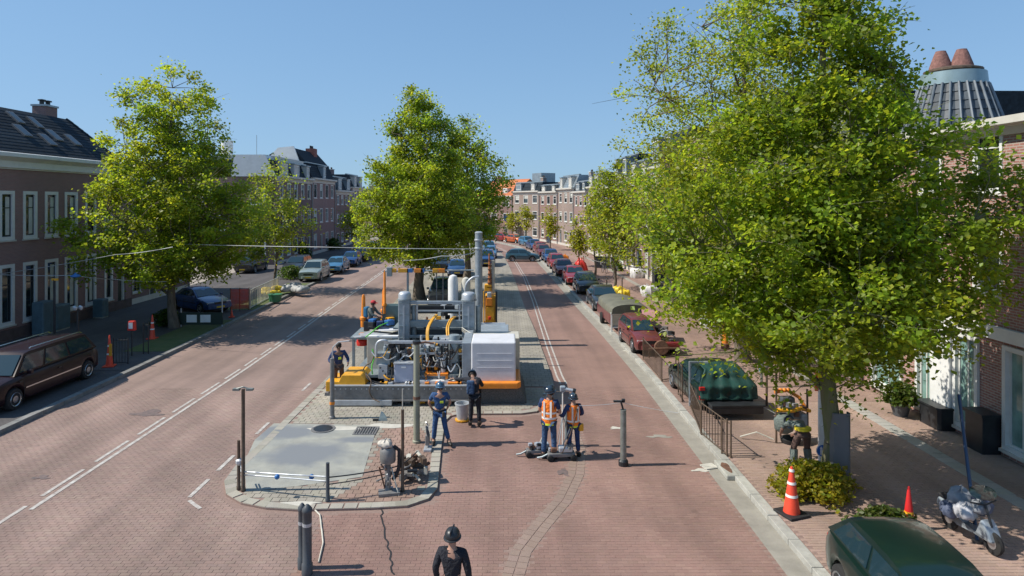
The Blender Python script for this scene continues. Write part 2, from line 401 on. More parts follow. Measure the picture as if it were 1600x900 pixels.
lay('paving_brick', roadbed, [c for c in cells if c[0] < -4], .197, .0978, .01, 0.0, shades(ROADC), nind=120); lay('paving_brick', roadbed, [c for c in cells if c[0] >= -4], .197, .0978, .01, 0.0, shades(ROADR), nind=180)
# band pavers: small pale setts following the curve
b = MB(); cells = []
y = 11.5
while y < NEAR:
    x = bandx(y); dx = bandx(y+.1)-bandx(y-.1); r = -math.atan2(dx, .2)
    for k in (-.11, .11): cells.append((x+k*math.cos(r), y+k*math.sin(r), r))
    y += .205/max(1, math.hypot(dx/.2, 1))
lay('kerb_sett', roadbed, cells, .2, .19, .012, .004, shades((.275,.20,.166)), nind=120)
def ribbon(name, pts, w, z, m, parent=None):
    b = MB(); L = []; Q = []
    for i, p in enumerate(pts):
        a = Vector(pts[max(0,i-1)][:2]); c = Vector(pts[min(len(pts)-1,i+1)][:2]); d = (c-a).normalized(); n = Vector((d.y,-d.x))*w/2
        L.append((p[0]-n.x, p[1]-n.y, z)); Q.append((p[0]+n.x, p[1]+n.y, z))
    N = len(pts); b.add(L+Q, [(i, N+i, N+i+1, i+1) for i in range(N-1)]); return b.build(name, m, parent)
if 0: ribbon('concrete_band', [(x, y) for x, y in BAND if y >= 24]+[along(s, 2.35) for s in range(66,140,6)], .44, .004, M_gutter)
bp_ = [(bandx(y/2), y/2) for y in range(46, 120)]
for k, dx in enumerate((.40, .62)):
    o = ribbon('road_line', [(x+dx, y) for x, y in bp_ if y > 24.1]+[along(s, 2.35+dx) for s in range(62,110,4)], .07, .008, M_line); struct(o)
# left carriageway markings: a solid line, a dashed one beside it, and dashes along the island
def lineobj(pts, w, z=.008): struct(ribbon('road_line', pts, w, z, M_line))
lineobj([(-10.72, y) for y in (14.5, 24.0)]+[along(s, -10.72) for s in range(27,150,4)], .11, .0085)
y = 13.2
while y < 110:
    lineobj([along(y, -10.95), along(y+1.5, -10.95)], .1, .0085); y += 2.0
for y in (15.1, 16.6, 19.2, 23.6, 28, 32): lineobj([(-7.42, y), (-7.42, y+1.0)], .1, .0085)
lineobj([(-7.35,14.95),(-6.9,14.55)], .09)
# median paving slabs
PATCH = [gp(428,664), gp(590,667), gp(566,748), gp(470,762), gp(384,771), gp(383,722), gp(398,690)]
REDST = [gp(652,668), gp(600,672), gp(566,752), gp(520,786), gp(640,790), gp(676,735), gp(672,690)]
cells = []; red = []; edge = []
y = 14.3; row = 0
while y < NEAR-.06:
    x = -7+(.1 if row % 2 else 0)
    while x < 1.9:
        if inpoly(x, y, MEDP) and pdist(x, y, MEDP) > .3 and not inpoly(x, y, PATCH):
            if inpoly(x, y, REDST): red.append((x, y, 0))
            else: cells.append((x, y, 0))
        x += .2
    y += .2 if not False else 0; row += 1
mb_obj = bpy.data.objects['median_bed']
lay('paving_slab', mb_obj, cells, .192, .192, .012, MEDZ, shades((.33,.305,.25)), jit=.004)
lay('paving_brick', mb_obj, red, .192, .192, .012, MEDZ, shades((.31,.21,.165)), jit=.004, nind=150)
# flat stones that edge the island
cells = []; Q = MEDP
for i in range(len(Q)-1):
    a = Vector(Q[i]); c = Vector(Q[i+1]); L = (c-a).length; n = max(1, round(L/.3)); d = (c-a).normalized(); nn = Vector((-d.y, d.x))
    for k in range(n):
        p = a+(c-a)*((k+.5)/n)+nn*.13; cells.append((p.x, p.y, math.atan2(d.y, d.x)))
lay('edge_stone', mb_obj, cells, .29, .25, .02, MEDZ+.004, shades((.35,.325,.275), v=.12), nind=200)
# the grey cast patch with a damp hollow, and the outer ring of bound gravel
M_patch = mat('grey_green_concrete', (.36,.36,.31), .8, col2=(.255,.265,.25), vscale=1.3, bump=.3, bscale=50, grime=.3)
b = MB(); b.prism(PATCH, MEDZ-.011, MEDZ+.002); b.build('concrete_patch', M_patch, mb_obj)
def blob(cx, cy, rx, ry, n=22, a=.25, seed=1):
    r = random.Random(seed); ph = [r.uniform(0, 6) for _ in range(4)]
    return [(cx+rx*math.cos(t)*(1+a*.5*math.sin(3*t+ph[0])+a*.4*math.sin(5*t+ph[1])+a*.2*math.sin(9*t+ph[2])), cy+ry*math.sin(t)*(1+a*.5*math.sin(3*t+ph[0])+a*.4*math.sin(4*t+ph[3]))) for t in [2*PI*k/n for k in range(n)]]
M_damp = mat('damp_hollow', (.19,.205,.225), .5, var=.1, vscale=2)
M_damp2 = mat('pale_cement_smear', (.5,.48,.42), .8, var=.12, vscale=5)
n_ = M_patch.node_tree.nodes; l_ = M_patch.node_tree.links; pb_ = n_['Principled BSDF']; src = pb_.inputs['Base Color'].links[0].from_socket
g_ = n_.new('ShaderNodeNewGeometry'); nz_ = n_.new('ShaderNodeTexNoise'); nz_.inputs['Scale'].default_value = 1.6; nz_.inputs['Detail'].default_value = 8; l_.new(g_.outputs['Position'], nz_.inputs['Vector'])
for (px, py, rx, ry) in ((478,712,1.35,1.05),(450,678,1.3,.7),(560,690,.8,.3)):
    x, y = gp(px, py); mp_ = n_.new('ShaderNodeMapping'); mp_.inputs['Location'].default_value = (-x/rx, -y/ry, 0); mp_.inputs['Scale'].default_value = (1/rx, 1/ry, 0); l_.new(g_.outputs['Position'], mp_.inputs['Vector'])
    ln = n_.new('ShaderNodeVectorMath'); ln.operation = 'LENGTH'; l_.new(mp_.outputs[0], ln.inputs[0])
    ad = n_.new('ShaderNodeMath'); ad.operation = 'ADD'; l_.new(ln.outputs['Value'], ad.inputs[0]); l_.new(nz_.outputs['Fac'], ad.inputs[1])
    rg_ = n_.new('ShaderNodeMapRange'); rg_.inputs[1].default_value = 1.5; rg_.inputs[2].default_value = 1.05; l_.new(ad.outputs[0], rg_.inputs[0])
    mx_ = n_.new('ShaderNodeMix'); mx_.data_type = 'RGBA'; mx_.inputs['B'].default_value = (.185,.2,.215,1); l_.new(rg_.outputs[0], mx_.inputs['Factor']); l_.new(src, mx_.inputs['A']); src = mx_.outputs['Result']
l_.new(src, pb_.inputs['Base Color'])
for i, (px, py, rx, ry) in enumerate([(520,672,.8,.22),(610,668,.7,.2),(470,790,.4,.1)]):
    b = MB(); x, y = gp(px, py); b.prism(blob(x, y, rx, ry, seed=i+13, a=.4), MEDZ-.005, MEDZ+.007); b.build('cement_smear', M_damp2, mb_obj)
# stains and repairs on the road
M_stain = mat('oil_stain', (.1,.085,.08), .7, col2=(.2,.14,.13), vscale=8)
for i, (px, py, rx, ry, m) in enumerate([(232,646,.45,.3,M_stain),(65,746,.18,.12,M_stain),(1030,682,.3,.12,M_gutter),(964,669,.22,.1,M_damp2),(880,738,.14,.2,M_stain),(1095,735,.2,.09,M_damp2),(1000,560,.3,.35,M_gutter),(985,548,.35,.12,M_damp2)]):
    b = MB(); x, y = gp(px, py); b.prism(blob(x, y, rx, ry, seed=i+33, a=.6), -.008, .0095); struct(b.build('road_stain', m))
# crack in the road in front of the pump
pts = [gp(592+ (y-782)*.2+random.uniform(-2.5,2.5), y) for y in range(782, 900, 4)]
struct(ribbon('road_crack', pts, .035, .0055, M_black))
# right kerb stones, one object each, and the left ones
ks = MB(); ks.box((-.118,-.49,-.2),(.118,.49,.125)); k0 = ks.build('kerb_stone', M_stone, None, bev=.012)
kerb = struct(MB().box((5.8,-6,-.15),(6.0,11,.05)).build('kerb_right', M_stone)); 
k0.parent = kerb; k0.location = (*along(11.5, 5.9), 0)
for i in range(1, 100):
    s = 11.5+i; x, y = along(s, 5.9); x2, y2 = along(s+.5, 5.9); x1, y1 = along(s-.5, 5.9)
    o = inst(k0, 'kerb_stone', kerb, (x, y, random.uniform(-.004,.004)), (0,0,math.atan2(y2-y1, x2-x1)-PI/2)); 
    if i < 20: bv = o.modifiers.new('bevel', 'BEVEL'); bv.width = .012; bv.segments = 2
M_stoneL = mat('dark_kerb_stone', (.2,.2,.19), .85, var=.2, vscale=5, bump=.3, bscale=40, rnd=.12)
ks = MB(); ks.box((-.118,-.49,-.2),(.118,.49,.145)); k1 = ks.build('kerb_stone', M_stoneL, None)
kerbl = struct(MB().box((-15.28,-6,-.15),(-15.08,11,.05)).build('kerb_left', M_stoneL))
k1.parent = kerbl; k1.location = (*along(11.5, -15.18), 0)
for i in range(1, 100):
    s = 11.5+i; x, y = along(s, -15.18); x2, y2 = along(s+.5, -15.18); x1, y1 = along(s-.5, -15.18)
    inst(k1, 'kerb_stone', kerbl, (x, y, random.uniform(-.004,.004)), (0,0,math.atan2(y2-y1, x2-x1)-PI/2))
# near pavement on the right: bricks, with a pale drainage strip
pb = bpy.data.objects['pavement_bed']
cells = []; strip_c = []
y = 11.0; row = 0
while y < 21.95:
    x = 6.14+(.1 if row % 2 else 0)
    while x < 15:
        if 11.55 < x < 12.0: pass
        elif x < 13.45 or y < 15: cells.append((x, y, 0))
        x += .2
    y += .1; row += 1
lay('pavement_brick', pb, cells, .194, .095, .012, .12, shades((.34,.24,.195)))
for i in range(36): strip_c.append((11.77, 11.2+.305*i, 0))
lay('drain_slab', pb, strip_c, .44, .295, .012, .124, shades((.34,.34,.31), v=.07))
struct(strip('drain_strip', 11.55, 11.99, 22, 80, .124, M_gutter))
# grass and bare earth strips in the left pavement under the trees
for s0, s1, t0, t1 in ((29.5, 37.5, -17.3, -15.35), (41, 54, -17.2, -15.35)):
    struct(strip('verge', t0, t1, s0, s1, .13, M_grass, .1))
# drain grate and manhole
x, y = gp(572, 676)
g = thing('drain_grate', 'square iron drain grate set in the pale patch of the traffic island', 'drain', (x, y, MEDZ))
b = MB(); b.box((-.3,-.3,-.02),(.3,.3,.006)); b.build('grate_pit', M_blackm, g)
b = MB(); b.box((-.34,-.34,-.01),(.34,-.29,.02)); b.box((-.34,.29,-.01),(.34,.34,.02)); b.box((-.34,-.288,-.01),(-.29,.288,.02)); b.box((.29,-.288,-.01),(.34,.288,.02)); b.build('grate_frame', M_dsteel, g)
bar = None
for i in range(7):
    if bar is None: bar = MB().box((-.018,-.285,0),(.018,.285,.018)).build('grate_bar', M_dsteel, g); bar.location = (-.24,0,0)
    else: inst(bar, 'grate_bar', g, (-.24+.08*i,0,0))
x, y = gp(505, 673)
mh = thing('manhole_cover', 'round dark manhole cover with smeared cement beside the drain grate', 'manhole cover', (x, y, MEDZ+.004))
b = MB(); b.lathe([(.36,-.01),(.36,.02),(.3,.022),(.3,.014),(.1,.014)], n=20); b.build('cover_ring', M_dsteel, mh)
b = MB(); b.lathe([(.28,.0),(.28,.022),(.05,.03)], n=14); b.build('cover_plate', M_blackm, mh)
x, y = gp(870, 545)
# ================================================================ TREES
def leafmat(name, c, t):
    m = bpy.data.materials.new(name); m.use_nodes = True; n = m.node_tree.nodes; l = m.node_tree.links; n.clear()
    a = n.new('ShaderNodeAttribute'); a.attribute_name = 'tint'
    def mul(col):
        x = n.new('ShaderNodeMix'); x.data_type = 'RGBA'; x.blend_type = 'MULTIPLY'; x.inputs['Factor'].default_value = 1
        l.new(a.outputs['Color'], x.inputs['A']); x.inputs['B'].default_value = (*col, 1); return x.outputs['Result']
    d = n.new('ShaderNodeBsdfPrincipled'); d.inputs['Roughness'].default_value = .45; l.new(mul(c), d.inputs['Base Color'])
    d.inputs['Specular IOR Level'].default_value = .35
    tr = n.new('ShaderNodeBsdfTranslucent'); l.new(mul(t), tr.inputs['Color'])
    ad = n.new('ShaderNodeMixShader'); ad.inputs[0].default_value = .47; l.new(d.outputs[0], ad.inputs[1]); l.new(tr.outputs[0], ad.inputs[2])
    o = n.new('ShaderNodeOutputMaterial'); l.new(ad.outputs[0], o.inputs[0]); return m
M_leaf = leafmat('fresh_leaves', (.152,.20,.019), (.46,.58,.035))
M_leafd = leafmat('dark_leaves', (.06,.11,.02), (.12,.22,.02))
def leaf_cloud(name, P, size, m, parent, tints, seed=1, up=.5, fold=.25, kind=None):
    r = np.random.default_rng(seed); n = len(P)
    N = r.normal(0, 1, (n, 3)); N[:,2] = np.abs(N[:,2])+up; N /= np.linalg.norm(N, axis=1)[:,None]
    D = r.normal(0, 1, (n, 3)); D[:,2] -= .3; D -= (D*N).sum(1)[:,None]*N; D /= np.linalg.norm(D, axis=1)[:,None]
    X = np.cross(N, D); s = (size*r.uniform(.6, 1.35, n))[:,None]
    a = P-D*s*.5; c = P+D*s*.55; b1 = P-X*s*.42+N*s*fold+D*s*.05*r.normal(0,1,(n,1)); b2 = P+X*s*.42+N*s*fold*r.uniform(-.5,1,(n,1))
    V = np.stack([a, b1, c, b2], 1).reshape(-1, 3); base = (np.arange(n)*4)[:,None]
    F = np.concatenate([base+np.array([0,1,2]), base+np.array([0,2,3])], 1).reshape(-1, 3)
    me = bpy.data.meshes.new(name); me.vertices.add(n*4); me.vertices.foreach_set('co', V.ravel())
    me.loops.add(len(F)*3); me.loops.foreach_set('vertex_index', F.ravel()); me.polygons.add(len(F))
    me.polygons.foreach_set('loop_start', np.arange(len(F))*3); me.polygons.foreach_set('loop_total', np.full(len(F), 3)); me.update(calc_edges=True)
    col = np.ones((n, 4, 4)); col[:,:,:3] = tints[:,None,:]
    at = me.attributes.new('tint', 'FLOAT_COLOR', 'POINT'); at.data.foreach_set('color', col.ravel())
    me.materials.append(m); o = bpy.data.objects.new(name, me); C.objects.link(o); o.parent = parent
    if kind: o['kind'] = kind
    return o
def interp(prof, z):
    return np.interp(z, [p[0] for p in prof], [p[1] for p in prof])
def tree(label, x, y, prof, nleaf, leaf, tr, seed, ncl=260, sig=.34, lean=(0,0), bark=None, group=None, z0=.12, m=None, yellow=.25, limbs=9, sprigs=(), name='broadleaf_tree', twig=.012, hollow=.55, squash=(1,1), vis=1.0, low=None, name_trunk=True):
    r = np.random.default_rng(seed); rr = random.Random(seed); bark = bark or M_bark; m = m or M_leaf
    t = thing(name, label, 'tree', (x, y, z0), group=group)
    H = prof[-1][0]; zb = prof[0][0]
    def axis(z): k = z/H; return Vector((lean[0]*k+.12*math.sin(z*.9+seed), lean[1]*k+.12*math.cos(z*.7+seed), z))
    n = 12; zs = [H*.84*i/n for i in range(n+1)]
    pts = [axis(z) for z in zs]; pts[0] = Vector((0,0,-.1))
    rad = [tr*(1-.9*(z/H)**.8)+tr*.35*math.exp(-z*3) for z in zs]
    MB().tube(pts, rad, 10).build('trunk', bark, t, smooth=60)
    # clump centres fill the crown, lumpy outline
    cl = []
    zz = np.linspace(prof[0][0], H, 60); w = interp(prof, zz)**2+.05; w /= w.sum()
    while len(cl) < ncl:
        z = rr.choices(list(zz), list(w))[0]+rr.uniform(-.1,.1); th = rr.uniform(0, 2*PI)
        lump = 1+.16*math.sin(2*th+z*.8+seed)+.13*math.sin(5*th-z*1.7+seed*2)
        Rr = float(interp(prof, z))*lump
        k = rr.random()**hollow if rr.random() < .8 else rr.random()
        ax = axis(z); cl.append((ax.x+Rr*k*math.cos(th)*squash[0], ax.y+Rr*k*math.sin(th)*squash[1], z))
    cl += list(sprigs); cl = np.array(cl)
    # limbs
    lb = []
    for i in range(limbs):
        z = zb*.75+(H*.72-zb*.75)*(i/(limbs-1) if limbs > 1 else 0); th = i*2.4+seed; L = float(interp(prof, min(H, z+1.2)))*rr.uniform(.5,.7)
        a = axis(max(.6, z)); p = [a]; 
        for k in (.3,.6,1.0):
            p.append(a+Vector((math.cos(th+.25*k)*L*k*squash[0], math.sin(th+.25*k)*L*k*squash[1], L*(.75*k-.12*k*k))))
        r0 = tr*(1-.85*(z/H))*.5
        MB().tube(p, [r0, r0*.75, r0*.5, r0*.2], 6).build('branch', bark, t, smooth=60)
        for q_ in range(4):
            s0 = p[1].lerp(p[3], .15+.25*q_) if q_ else p[1]; tz = th+(-1)**q_*rr.uniform(.5,1.2); Lq = L*rr.uniform(.3,.5)
            sp = [s0, s0+Vector((math.cos(tz),math.sin(tz),rr.uniform(.1,.7)))*Lq*.5, s0+Vector((math.cos(tz+.2),math.sin(tz+.2),rr.uniform(.2,.9)))*Lq]
            MB().tube(sp, [r0*.4, r0*.28, r0*.12], 5).build('branch', bark, t, smooth=60); lb.extend([sp[1], sp[2]])
        lb.extend([(Vector(p[0]).lerp(Vector(p[1]), .5)), p[1], p[2], p[3]])
    LB = np.array([tuple(q) for q in lb]+[tuple(axis(z)) for z in np.linspace(zb, H*.9, 14)])
    tw = MB()
    for c in cl:
        d = np.linalg.norm(LB-c, axis=1)+.4*np.maximum(0, LB[:,2]-c[2]+.2); q = Vector(LB[int(d.argmin())]); c = Vector(c)
        if (q-c).length > 1.7: q = c+(q-c).normalized()*1.7+Vector((rr.uniform(-.3,.3),rr.uniform(-.3,.3),-.2))
        mid = q.lerp(c, .5)+Vector((rr.uniform(-.15,.15), rr.uniform(-.15,.15), rr.uniform(-.05,.2)))
        tw.tube([q, mid, c], [twig*2, twig*1.4, twig*.5], 4, cap=False)
        for k in range(2):
            e = c+Vector((rr.gauss(0,1), rr.gauss(0,1), rr.gauss(.3,.8)))*sig*1.2; tw.tube([mid.lerp(c,.6), e], [twig, twig*.4], 3, cap=False)
    tw.build('twigs', bark, t, kind='stuff', fix=False)
    wt = np.ones(len(cl)); wt[len(cl)-len(sprigs):] = .22; ci = r.choice(len(cl), nleaf, p=wt/wt.sum()); sg = sig*r.uniform(.6, 1.3, len(cl))[ci][:,None]
    P = cl[ci]+r.normal(0, 1, (nleaf, 3))*sg*np.array([1,1,.7]); 
    if low: P = P[P[:,2] > low]; ci = ci[:len(P)]
    nl = len(P)
    cb = r.uniform(.6, 1.35, len(cl))[ci[:nl]]; yl = np.clip(r.normal(yellow, .25, nl)+(r.uniform(-.25,.25,len(cl))[ci[:nl]]), 0, 1.3)
    T = np.stack([cb*(.85+.75*yl), cb*(1+.22*yl), cb*(1-.1*yl)], 1)*r.uniform(.8, 1.2, (nl, 1))
    leaf_cloud('crown', P, leaf, m, t, T, seed)
    return t
def shrub(label, x, y, z, rx, ry, h, n, leaf, seed, name='shrub', m=None, cat='shrub', group=None, yellow=.1):
    t = thing(name, label, cat, (x, y, z), group=group); r = np.random.default_rng(seed); rr = random.Random(seed)
    st = MB()
    for i in range(9):
        a = rr.uniform(0, 6.28); k = rr.uniform(.2,.8); st.tube([(0,0,0),(rx*k*.5*math.cos(a),ry*k*.5*math.sin(a),h*.5),(rx*k*math.cos(a),ry*k*math.sin(a),h*rr.uniform(.7,.95))], [.012,.01,.004], 4)
    st.build('stem', M_bark, t)
    th = r.uniform(0, 2*PI, n); k = r.random(n)**.45; ph = r.uniform(0, PI/2, n); lump = 1+.2*np.sin(4*th+seed)+.15*np.sin(7*th)
    P = np.stack([rx*k*lump*np.cos(th)*np.cos(ph), ry*k*lump*np.sin(th)*np.cos(ph), h*(.08+.92*k*np.sin(ph))], 1)
    T = np.stack([1+.8*np.clip(r.normal(yellow,.25,n),0,1), np.ones(n), np.ones(n)], 1)*r.uniform(.6,1.25,(n,1))
    leaf_cloud('foliage', P, leaf, m or M_leafd, t, T, seed); return t

tree('broad pyramidal tree by the left kerb, in front of the brick corner house', -17.9, 34.8,
     [(2.3,1.0),(2.9,3.2),(3.8,4.2),(5.2,4.5),(7.0,4.1),(9,3.5),(11,2.8),(12.4,2.2),(13.6,1.5),(14.5,.7)], 60000, .145, .24, 3, ncl=460, sig=.32, lean=(-.3,0), yellow=.35, limbs=12, twig=.011)
tree('thin half bare young tree with sparse leaves at the left side street corner', -17.7, 49.5,
     [(2.6,.6),(3.6,2.2),(5.0,2.9),(6.6,2.5),(8.2,1.6),(9.4,.9),(10.3,.25)], 6000, .17, .12, 5, ncl=150, sig=.36, yellow=.45, limbs=10, twig=.014)
tree('small yellowish street tree beyond the dark parked cars on the left', -18.6, 80, [(2.2,.5),(3.2,1.9),(4.8,2.3),(6.0,1.5),(7.2,.3)], 2600, .22, .12, 9, ncl=70, yellow=.6, limbs=6, twig=.015)
tree('tall dense conical tree on the median right behind the paving machine', -6.0, 45.5,
     [(2.3,1.1),(3.0,3.1),(4.3,4.1),(6.2,4.3),(8.6,3.8),(10.8,3.0),(12.6,2.1),(14.2,1.2),(15.7,.4)], 64000, .165, .38, 11, ncl=520, sig=.34, z0=.05, yellow=.3, limbs=12, twig=.011)
tree('second median tree, its crown showing right of the tall conical one', -3.3, 57, [(2.4,1.2),(3.6,3.2),(6,4.2),(9,3.8),(11.6,3.0),(13.6,1.6),(14.6,.5)], 17000, .22, .3, 13, ncl=300, sig=.42, z0=.05, yellow=.15, limbs=9)
SPR = [((px-787)*Yq/1000-8.15, Yq-15.9, 7-(py-314)*Yq/1000-.12) for px,py,Yq in ((1105,560,16.8),(1135,578,16.6),(1160,560,16.8),(1185,585,16.2),(1210,568,16.2),(1060,555,16.5),(1222,632,15.3),(1395,560,16),(1380,600,16),(1415,585,16.2),(1440,540,15.6),(1490,545,15.8),(1520,560,16),(1290,600,15.6),(1315,625,15.6),(1300,570,15.7),(1322,590,15.8),(1330,640,15.6),(1270,560,15.6),(1340,560,15.7))]
tree('big near tree with a grey guard board on its trunk beside the right kerb', 8.15, 15.9,
     [(2.9,1.8),(3.5,3.3),(4.1,4.05),(4.8,4.3),(6.2,4.15),(7.4,3.7),(8.2,3.0),(9.0,2.2),(10.0,2.0),(11.5,1.9),(13.2,1.5),(14.4,.5)], 96000, .112, .23, 21, ncl=760, sig=.26, lean=(-.7,-.9), squash=(1,.70), bark=M_barkg, yellow=.22, limbs=15, twig=.009, low=1.1, hollow=.5, sprigs=[tuple(q) for q in SPR])
tree('tall airy feathery tree rising behind the big right hand tree', 10.3, 27.5,
     [(3.0,1.5),(4.2,4.6),(5.6,5.2),(7.5,5.4),(9.5,5.8),(11.5,5.4),(13.5,4.4),(15.5,2.6)], 46000, .115, .3, 23, ncl=430, sig=.40, yellow=.5, limbs=14, twig=.014, hollow=.6)
tree('slender upright tree in a row on the right pavement beside the grey sedan', 8.6, 49.6, [(1.9,.6),(3.0,1.6),(4.6,2.0),(6.4,2.1),(8.2,1.5),(9.7,.6),(10.3,.15)], 9000, .17, .11, 27, ncl=150, sig=.33, yellow=.45, limbs=8)
tree('leafy tree over the right pavement nearer than the slender one', 10.4, 39, [(2.6,.8),(3.6,2.3),(5.2,2.9),(7.2,2.9),(9.2,1.8),(10.4,.5)], 12000, .17, .14, 29, ncl=190, sig=.36, yellow=.4, limbs=9)
for i, (px, yb, top, w, lab) in enumerate([(930,432,300,30,'narrow leafy street tree left of the slender upright one'),(1045,452,290,44,'broad young tree before the wall cluster of bicycles'),(861,392,325,26,'small pale street tree before the grey gabled terrace on the right'), (822,380,318,24,'young street tree standing at the bend in front of the orange roof'),
        (903,418,345,20,'tiny street tree behind the row of red parked cars'), (800,374,332,20,'round topped little tree at the far end of the street'),(990,428,300,44,'bushy street tree before the white shop fronts on the right')]):
    x, y = gp(px, yb); h = 7-(top-314)*y/1000; w = w*y/2000
    tree(lab, x, y, [(h*.3,w*.4),(h*.45,w*.95),(h*.7,w),(h*.9,w*.5),(h,.1)], 1100 if w < 1.6 else 3600, .24 if w < 1.6 else .18, .1, 40+i, ncl=34 if w < 1.6 else 80, sig=.38, yellow=.8, limbs=5, twig=.02)
# shrubs and planting
x, y = gp(1290, 800)
shrub('leafy green plants massed round the foot of the big guarded tree', x, y+.6, .12, .95, .8, .75, 5200, .1, 51, name='plant_bed', yellow=.45, m=M_leaf, cat='plants')
shrub('low loose shrub beside the dark car roof at the bottom right', 7.9, 13.3, .12, .7, .4, .5, 1800, .1, 52, yellow=.3)
x, y = gp(1407, 655)
shrub('potted bush standing on the right pavement beside the shop window', x, y, .45, .55, .5, .75, 1800, .12, 53, name='potted_bush', yellow=.3)
pt = thing('plant_pot', 'dark round pot holding the bush by the shop window', 'plant pot', (x, y, .12)); MB().lathe([(.2,0),(.3,.38),(.34,.38),(.34,.44),(.28,.44),(.26,.4)], n=16).build('pot_body', M_darkgrey, pt, smooth=40)
MB().lathe([(.26,.36),(.1,.4)], n=12).build('soil', M_earth, pt)
for i, (px, py, rx, h, n, lab) in enumerate([(1085,472,.9,1.1,1600,'dark bush under the leafy trees on the right pavement'),(1040,470,.7,.8,1000,'low green bush by the white bag on the right pavement'),(965,425,.6,.7,500,'small bush near the far bicycles on the right pavement'),
        (260,512,.8,.9,1500,'dark shrub beside the foot of the pyramidal tree'),(455,438,1.3,1.2,1500,'rough shrub behind the yellow sacks on the left'),(520,392,1.5,1.7,700,'clipped hedge in front of the second left hand house'),(470,405,1.4,2.0,900,'climbing bush against the wall of the corner house'),
        (770,371,1.5,1.4,500,'low dark bush at the very end of the street'),(845,372,1.6,1.5,500,'dark green hedge by the far parked cars')]):
    x, y = gp(px, py); shrub(lab, x, y, .12, rx, rx*.8, h, n, .15 if y < 60 else .25, 60+i, yellow=.15)

# ================================================================ HOUSES
M_brickL = brickmat('dark_red_brick', (.29,.145,.13), (.23,.115,.105), (.25,.2,.19), patch=.12)
M_brickL2 = brickmat('brown_purple_brick', (.22,.12,.105), (.17,.095,.085), (.19,.15,.14), patch=.12)
M_brickR = brickmat('rose_brick', (.30,.165,.14), (.23,.13,.115), (.28,.23,.21), patch=.15)
M_brickR2 = brickmat('pale_buff_brick', (.31,.225,.19), (.25,.18,.155), (.29,.25,.22), patch=.15)
M_brickR3 = brickmat('brown_red_brick', (.25,.12,.10), (.19,.095,.08), (.26,.22,.2), patch=.15)
M_trim = mat('painted_stone_trim', (.55,.53,.48), .6, var=.06, grime=.2)
M_frame = mat('white_window_frame', (.66,.67,.65), .5, var=.04, grime=.15)
M_dframe = mat('dark_window_sash', (.03,.035,.04), .4)
M_slate = mat('dark_roof_tile', (.022,.032,.042), .8, var=.35, vscale=5, rnd=.25, spec=.15)
M_zinc = mat('zinc_sheet', (.30,.35,.38), .4, .5, var=.15, vscale=1.2, grime=.25)
M_orroof = mat('orange_roof_tile', (.5,.16,.06), .8, var=.2, vscale=3, rnd=.15)
M_curtain = mat('pale_curtain', (.55,.56,.52), .9, var=.1)
M_door = mat('dark_green_door', (.02,.035,.03), .35)
M_doorw = mat('white_door', (.6,.6,.58), .4)
M_minty = mat('mint_curtain', (.45,.6,.52), .8, var=.1, vscale=2)
def wall_open(b, W_, H, ops, th=.28):
    """front wall in local x (0..W), facing -y, at y=0; ops = (x0,x1,z0,z1)"""
    xs = sorted({0, W_, *[o[0] for o in ops], *[o[1] for o in ops]}); zs = sorted({0, H, *[o[2] for o in ops], *[o[3] for o in ops]})
    for i in range(len(xs)-1):
        for j in range(len(zs)-1):
            cx = (xs[i]+xs[i+1])/2; cz = (zs[j]+zs[j+1])/2
            if any(o[0] < cx < o[1] and o[2] < cz < o[3] for o in ops): continue
            b.quad((xs[i],0,zs[j]),(xs[i+1],0,zs[j]),(xs[i+1],0,zs[j+1]),(xs[i],0,zs[j+1]))
    for (x0, x1, z0, z1) in ops:
        b.quad((x0,0,z0),(x0,0,z1),(x0,th,z1),(x0,th,z0)); b.quad((x1,0,z0),(x1,th,z0),(x1,th,z1),(x1,0,z1))
        b.quad((x0,0,z0),(x0,th,z0),(x1,th,z0),(x1,0,z0)); b.quad((x0,0,z1),(x1,0,z1),(x1,th,z1),(x0,th,z1))
def window(parent, x0, x1, z0, z1, y=0, fw=.09, frame=None, sash=None, bars=(1,1), proud=.03, glass=None, curtain=None, name='window', rz=0, sill=True):
    """window in a wall facing -y (rotate by rz for side walls); frame > pane, sash, curtain"""
    frame = frame or M_frame; sash = sash or frame; w = x1-x0; h = z1-z0
    b = MB(); d0, d1 = -proud, .13
    b.box((0,d0,0),(fw,d1,h)); b.box((w-fw,d0,0),(w,d1,h)); b.box((fw+.001,d0+.002,0),(w-fw-.001,d1,fw)); b.box((fw+.001,d0+.002,h-fw),(w-fw-.001,d1,h))
    f = b.build(name, frame, parent); f.location = (x0, y, z0); f.rotation_euler = (0,0,rz)
    b = MB(); s = .045; iw = w-2*fw; ih = h-2*fw; ox = fw; oz = fw
    b.box((ox,.03,oz),(ox+s,.1,oz+ih)); b.box((ox+iw-s,.03,oz),(ox+iw,.1,oz+ih)); b.box((ox+s,.032,oz),(ox+iw-s,.1,oz+s)); b.box((ox+s,.032,oz+ih-s),(ox+iw-s,.1,oz+ih))
    for i in range(1, bars[0]+1): q = ox+iw*i/(bars[0]+1); b.box((q-.02,.035,oz+s),(q+.02,.1,oz+ih-s))
    for i in range(1, bars[1]+1): q = oz+ih*(1-.32*i) if bars[1] == 1 else oz+ih*i/(bars[1]+1); b.box((ox+s,.037,q-.022),(ox+iw-s,.098,q+.022))
    b.build('sash', sash, f)
    MB().box((ox+.01,.075,oz+.01),(ox+iw-.01,.085,oz+ih-.01)).build('pane', glass or M_glass, f)
    if sill: MB().box((-.05,d0-.05,-.08),(w+.05,.1,-.001)).build('sill', M_trim, f)
    return f
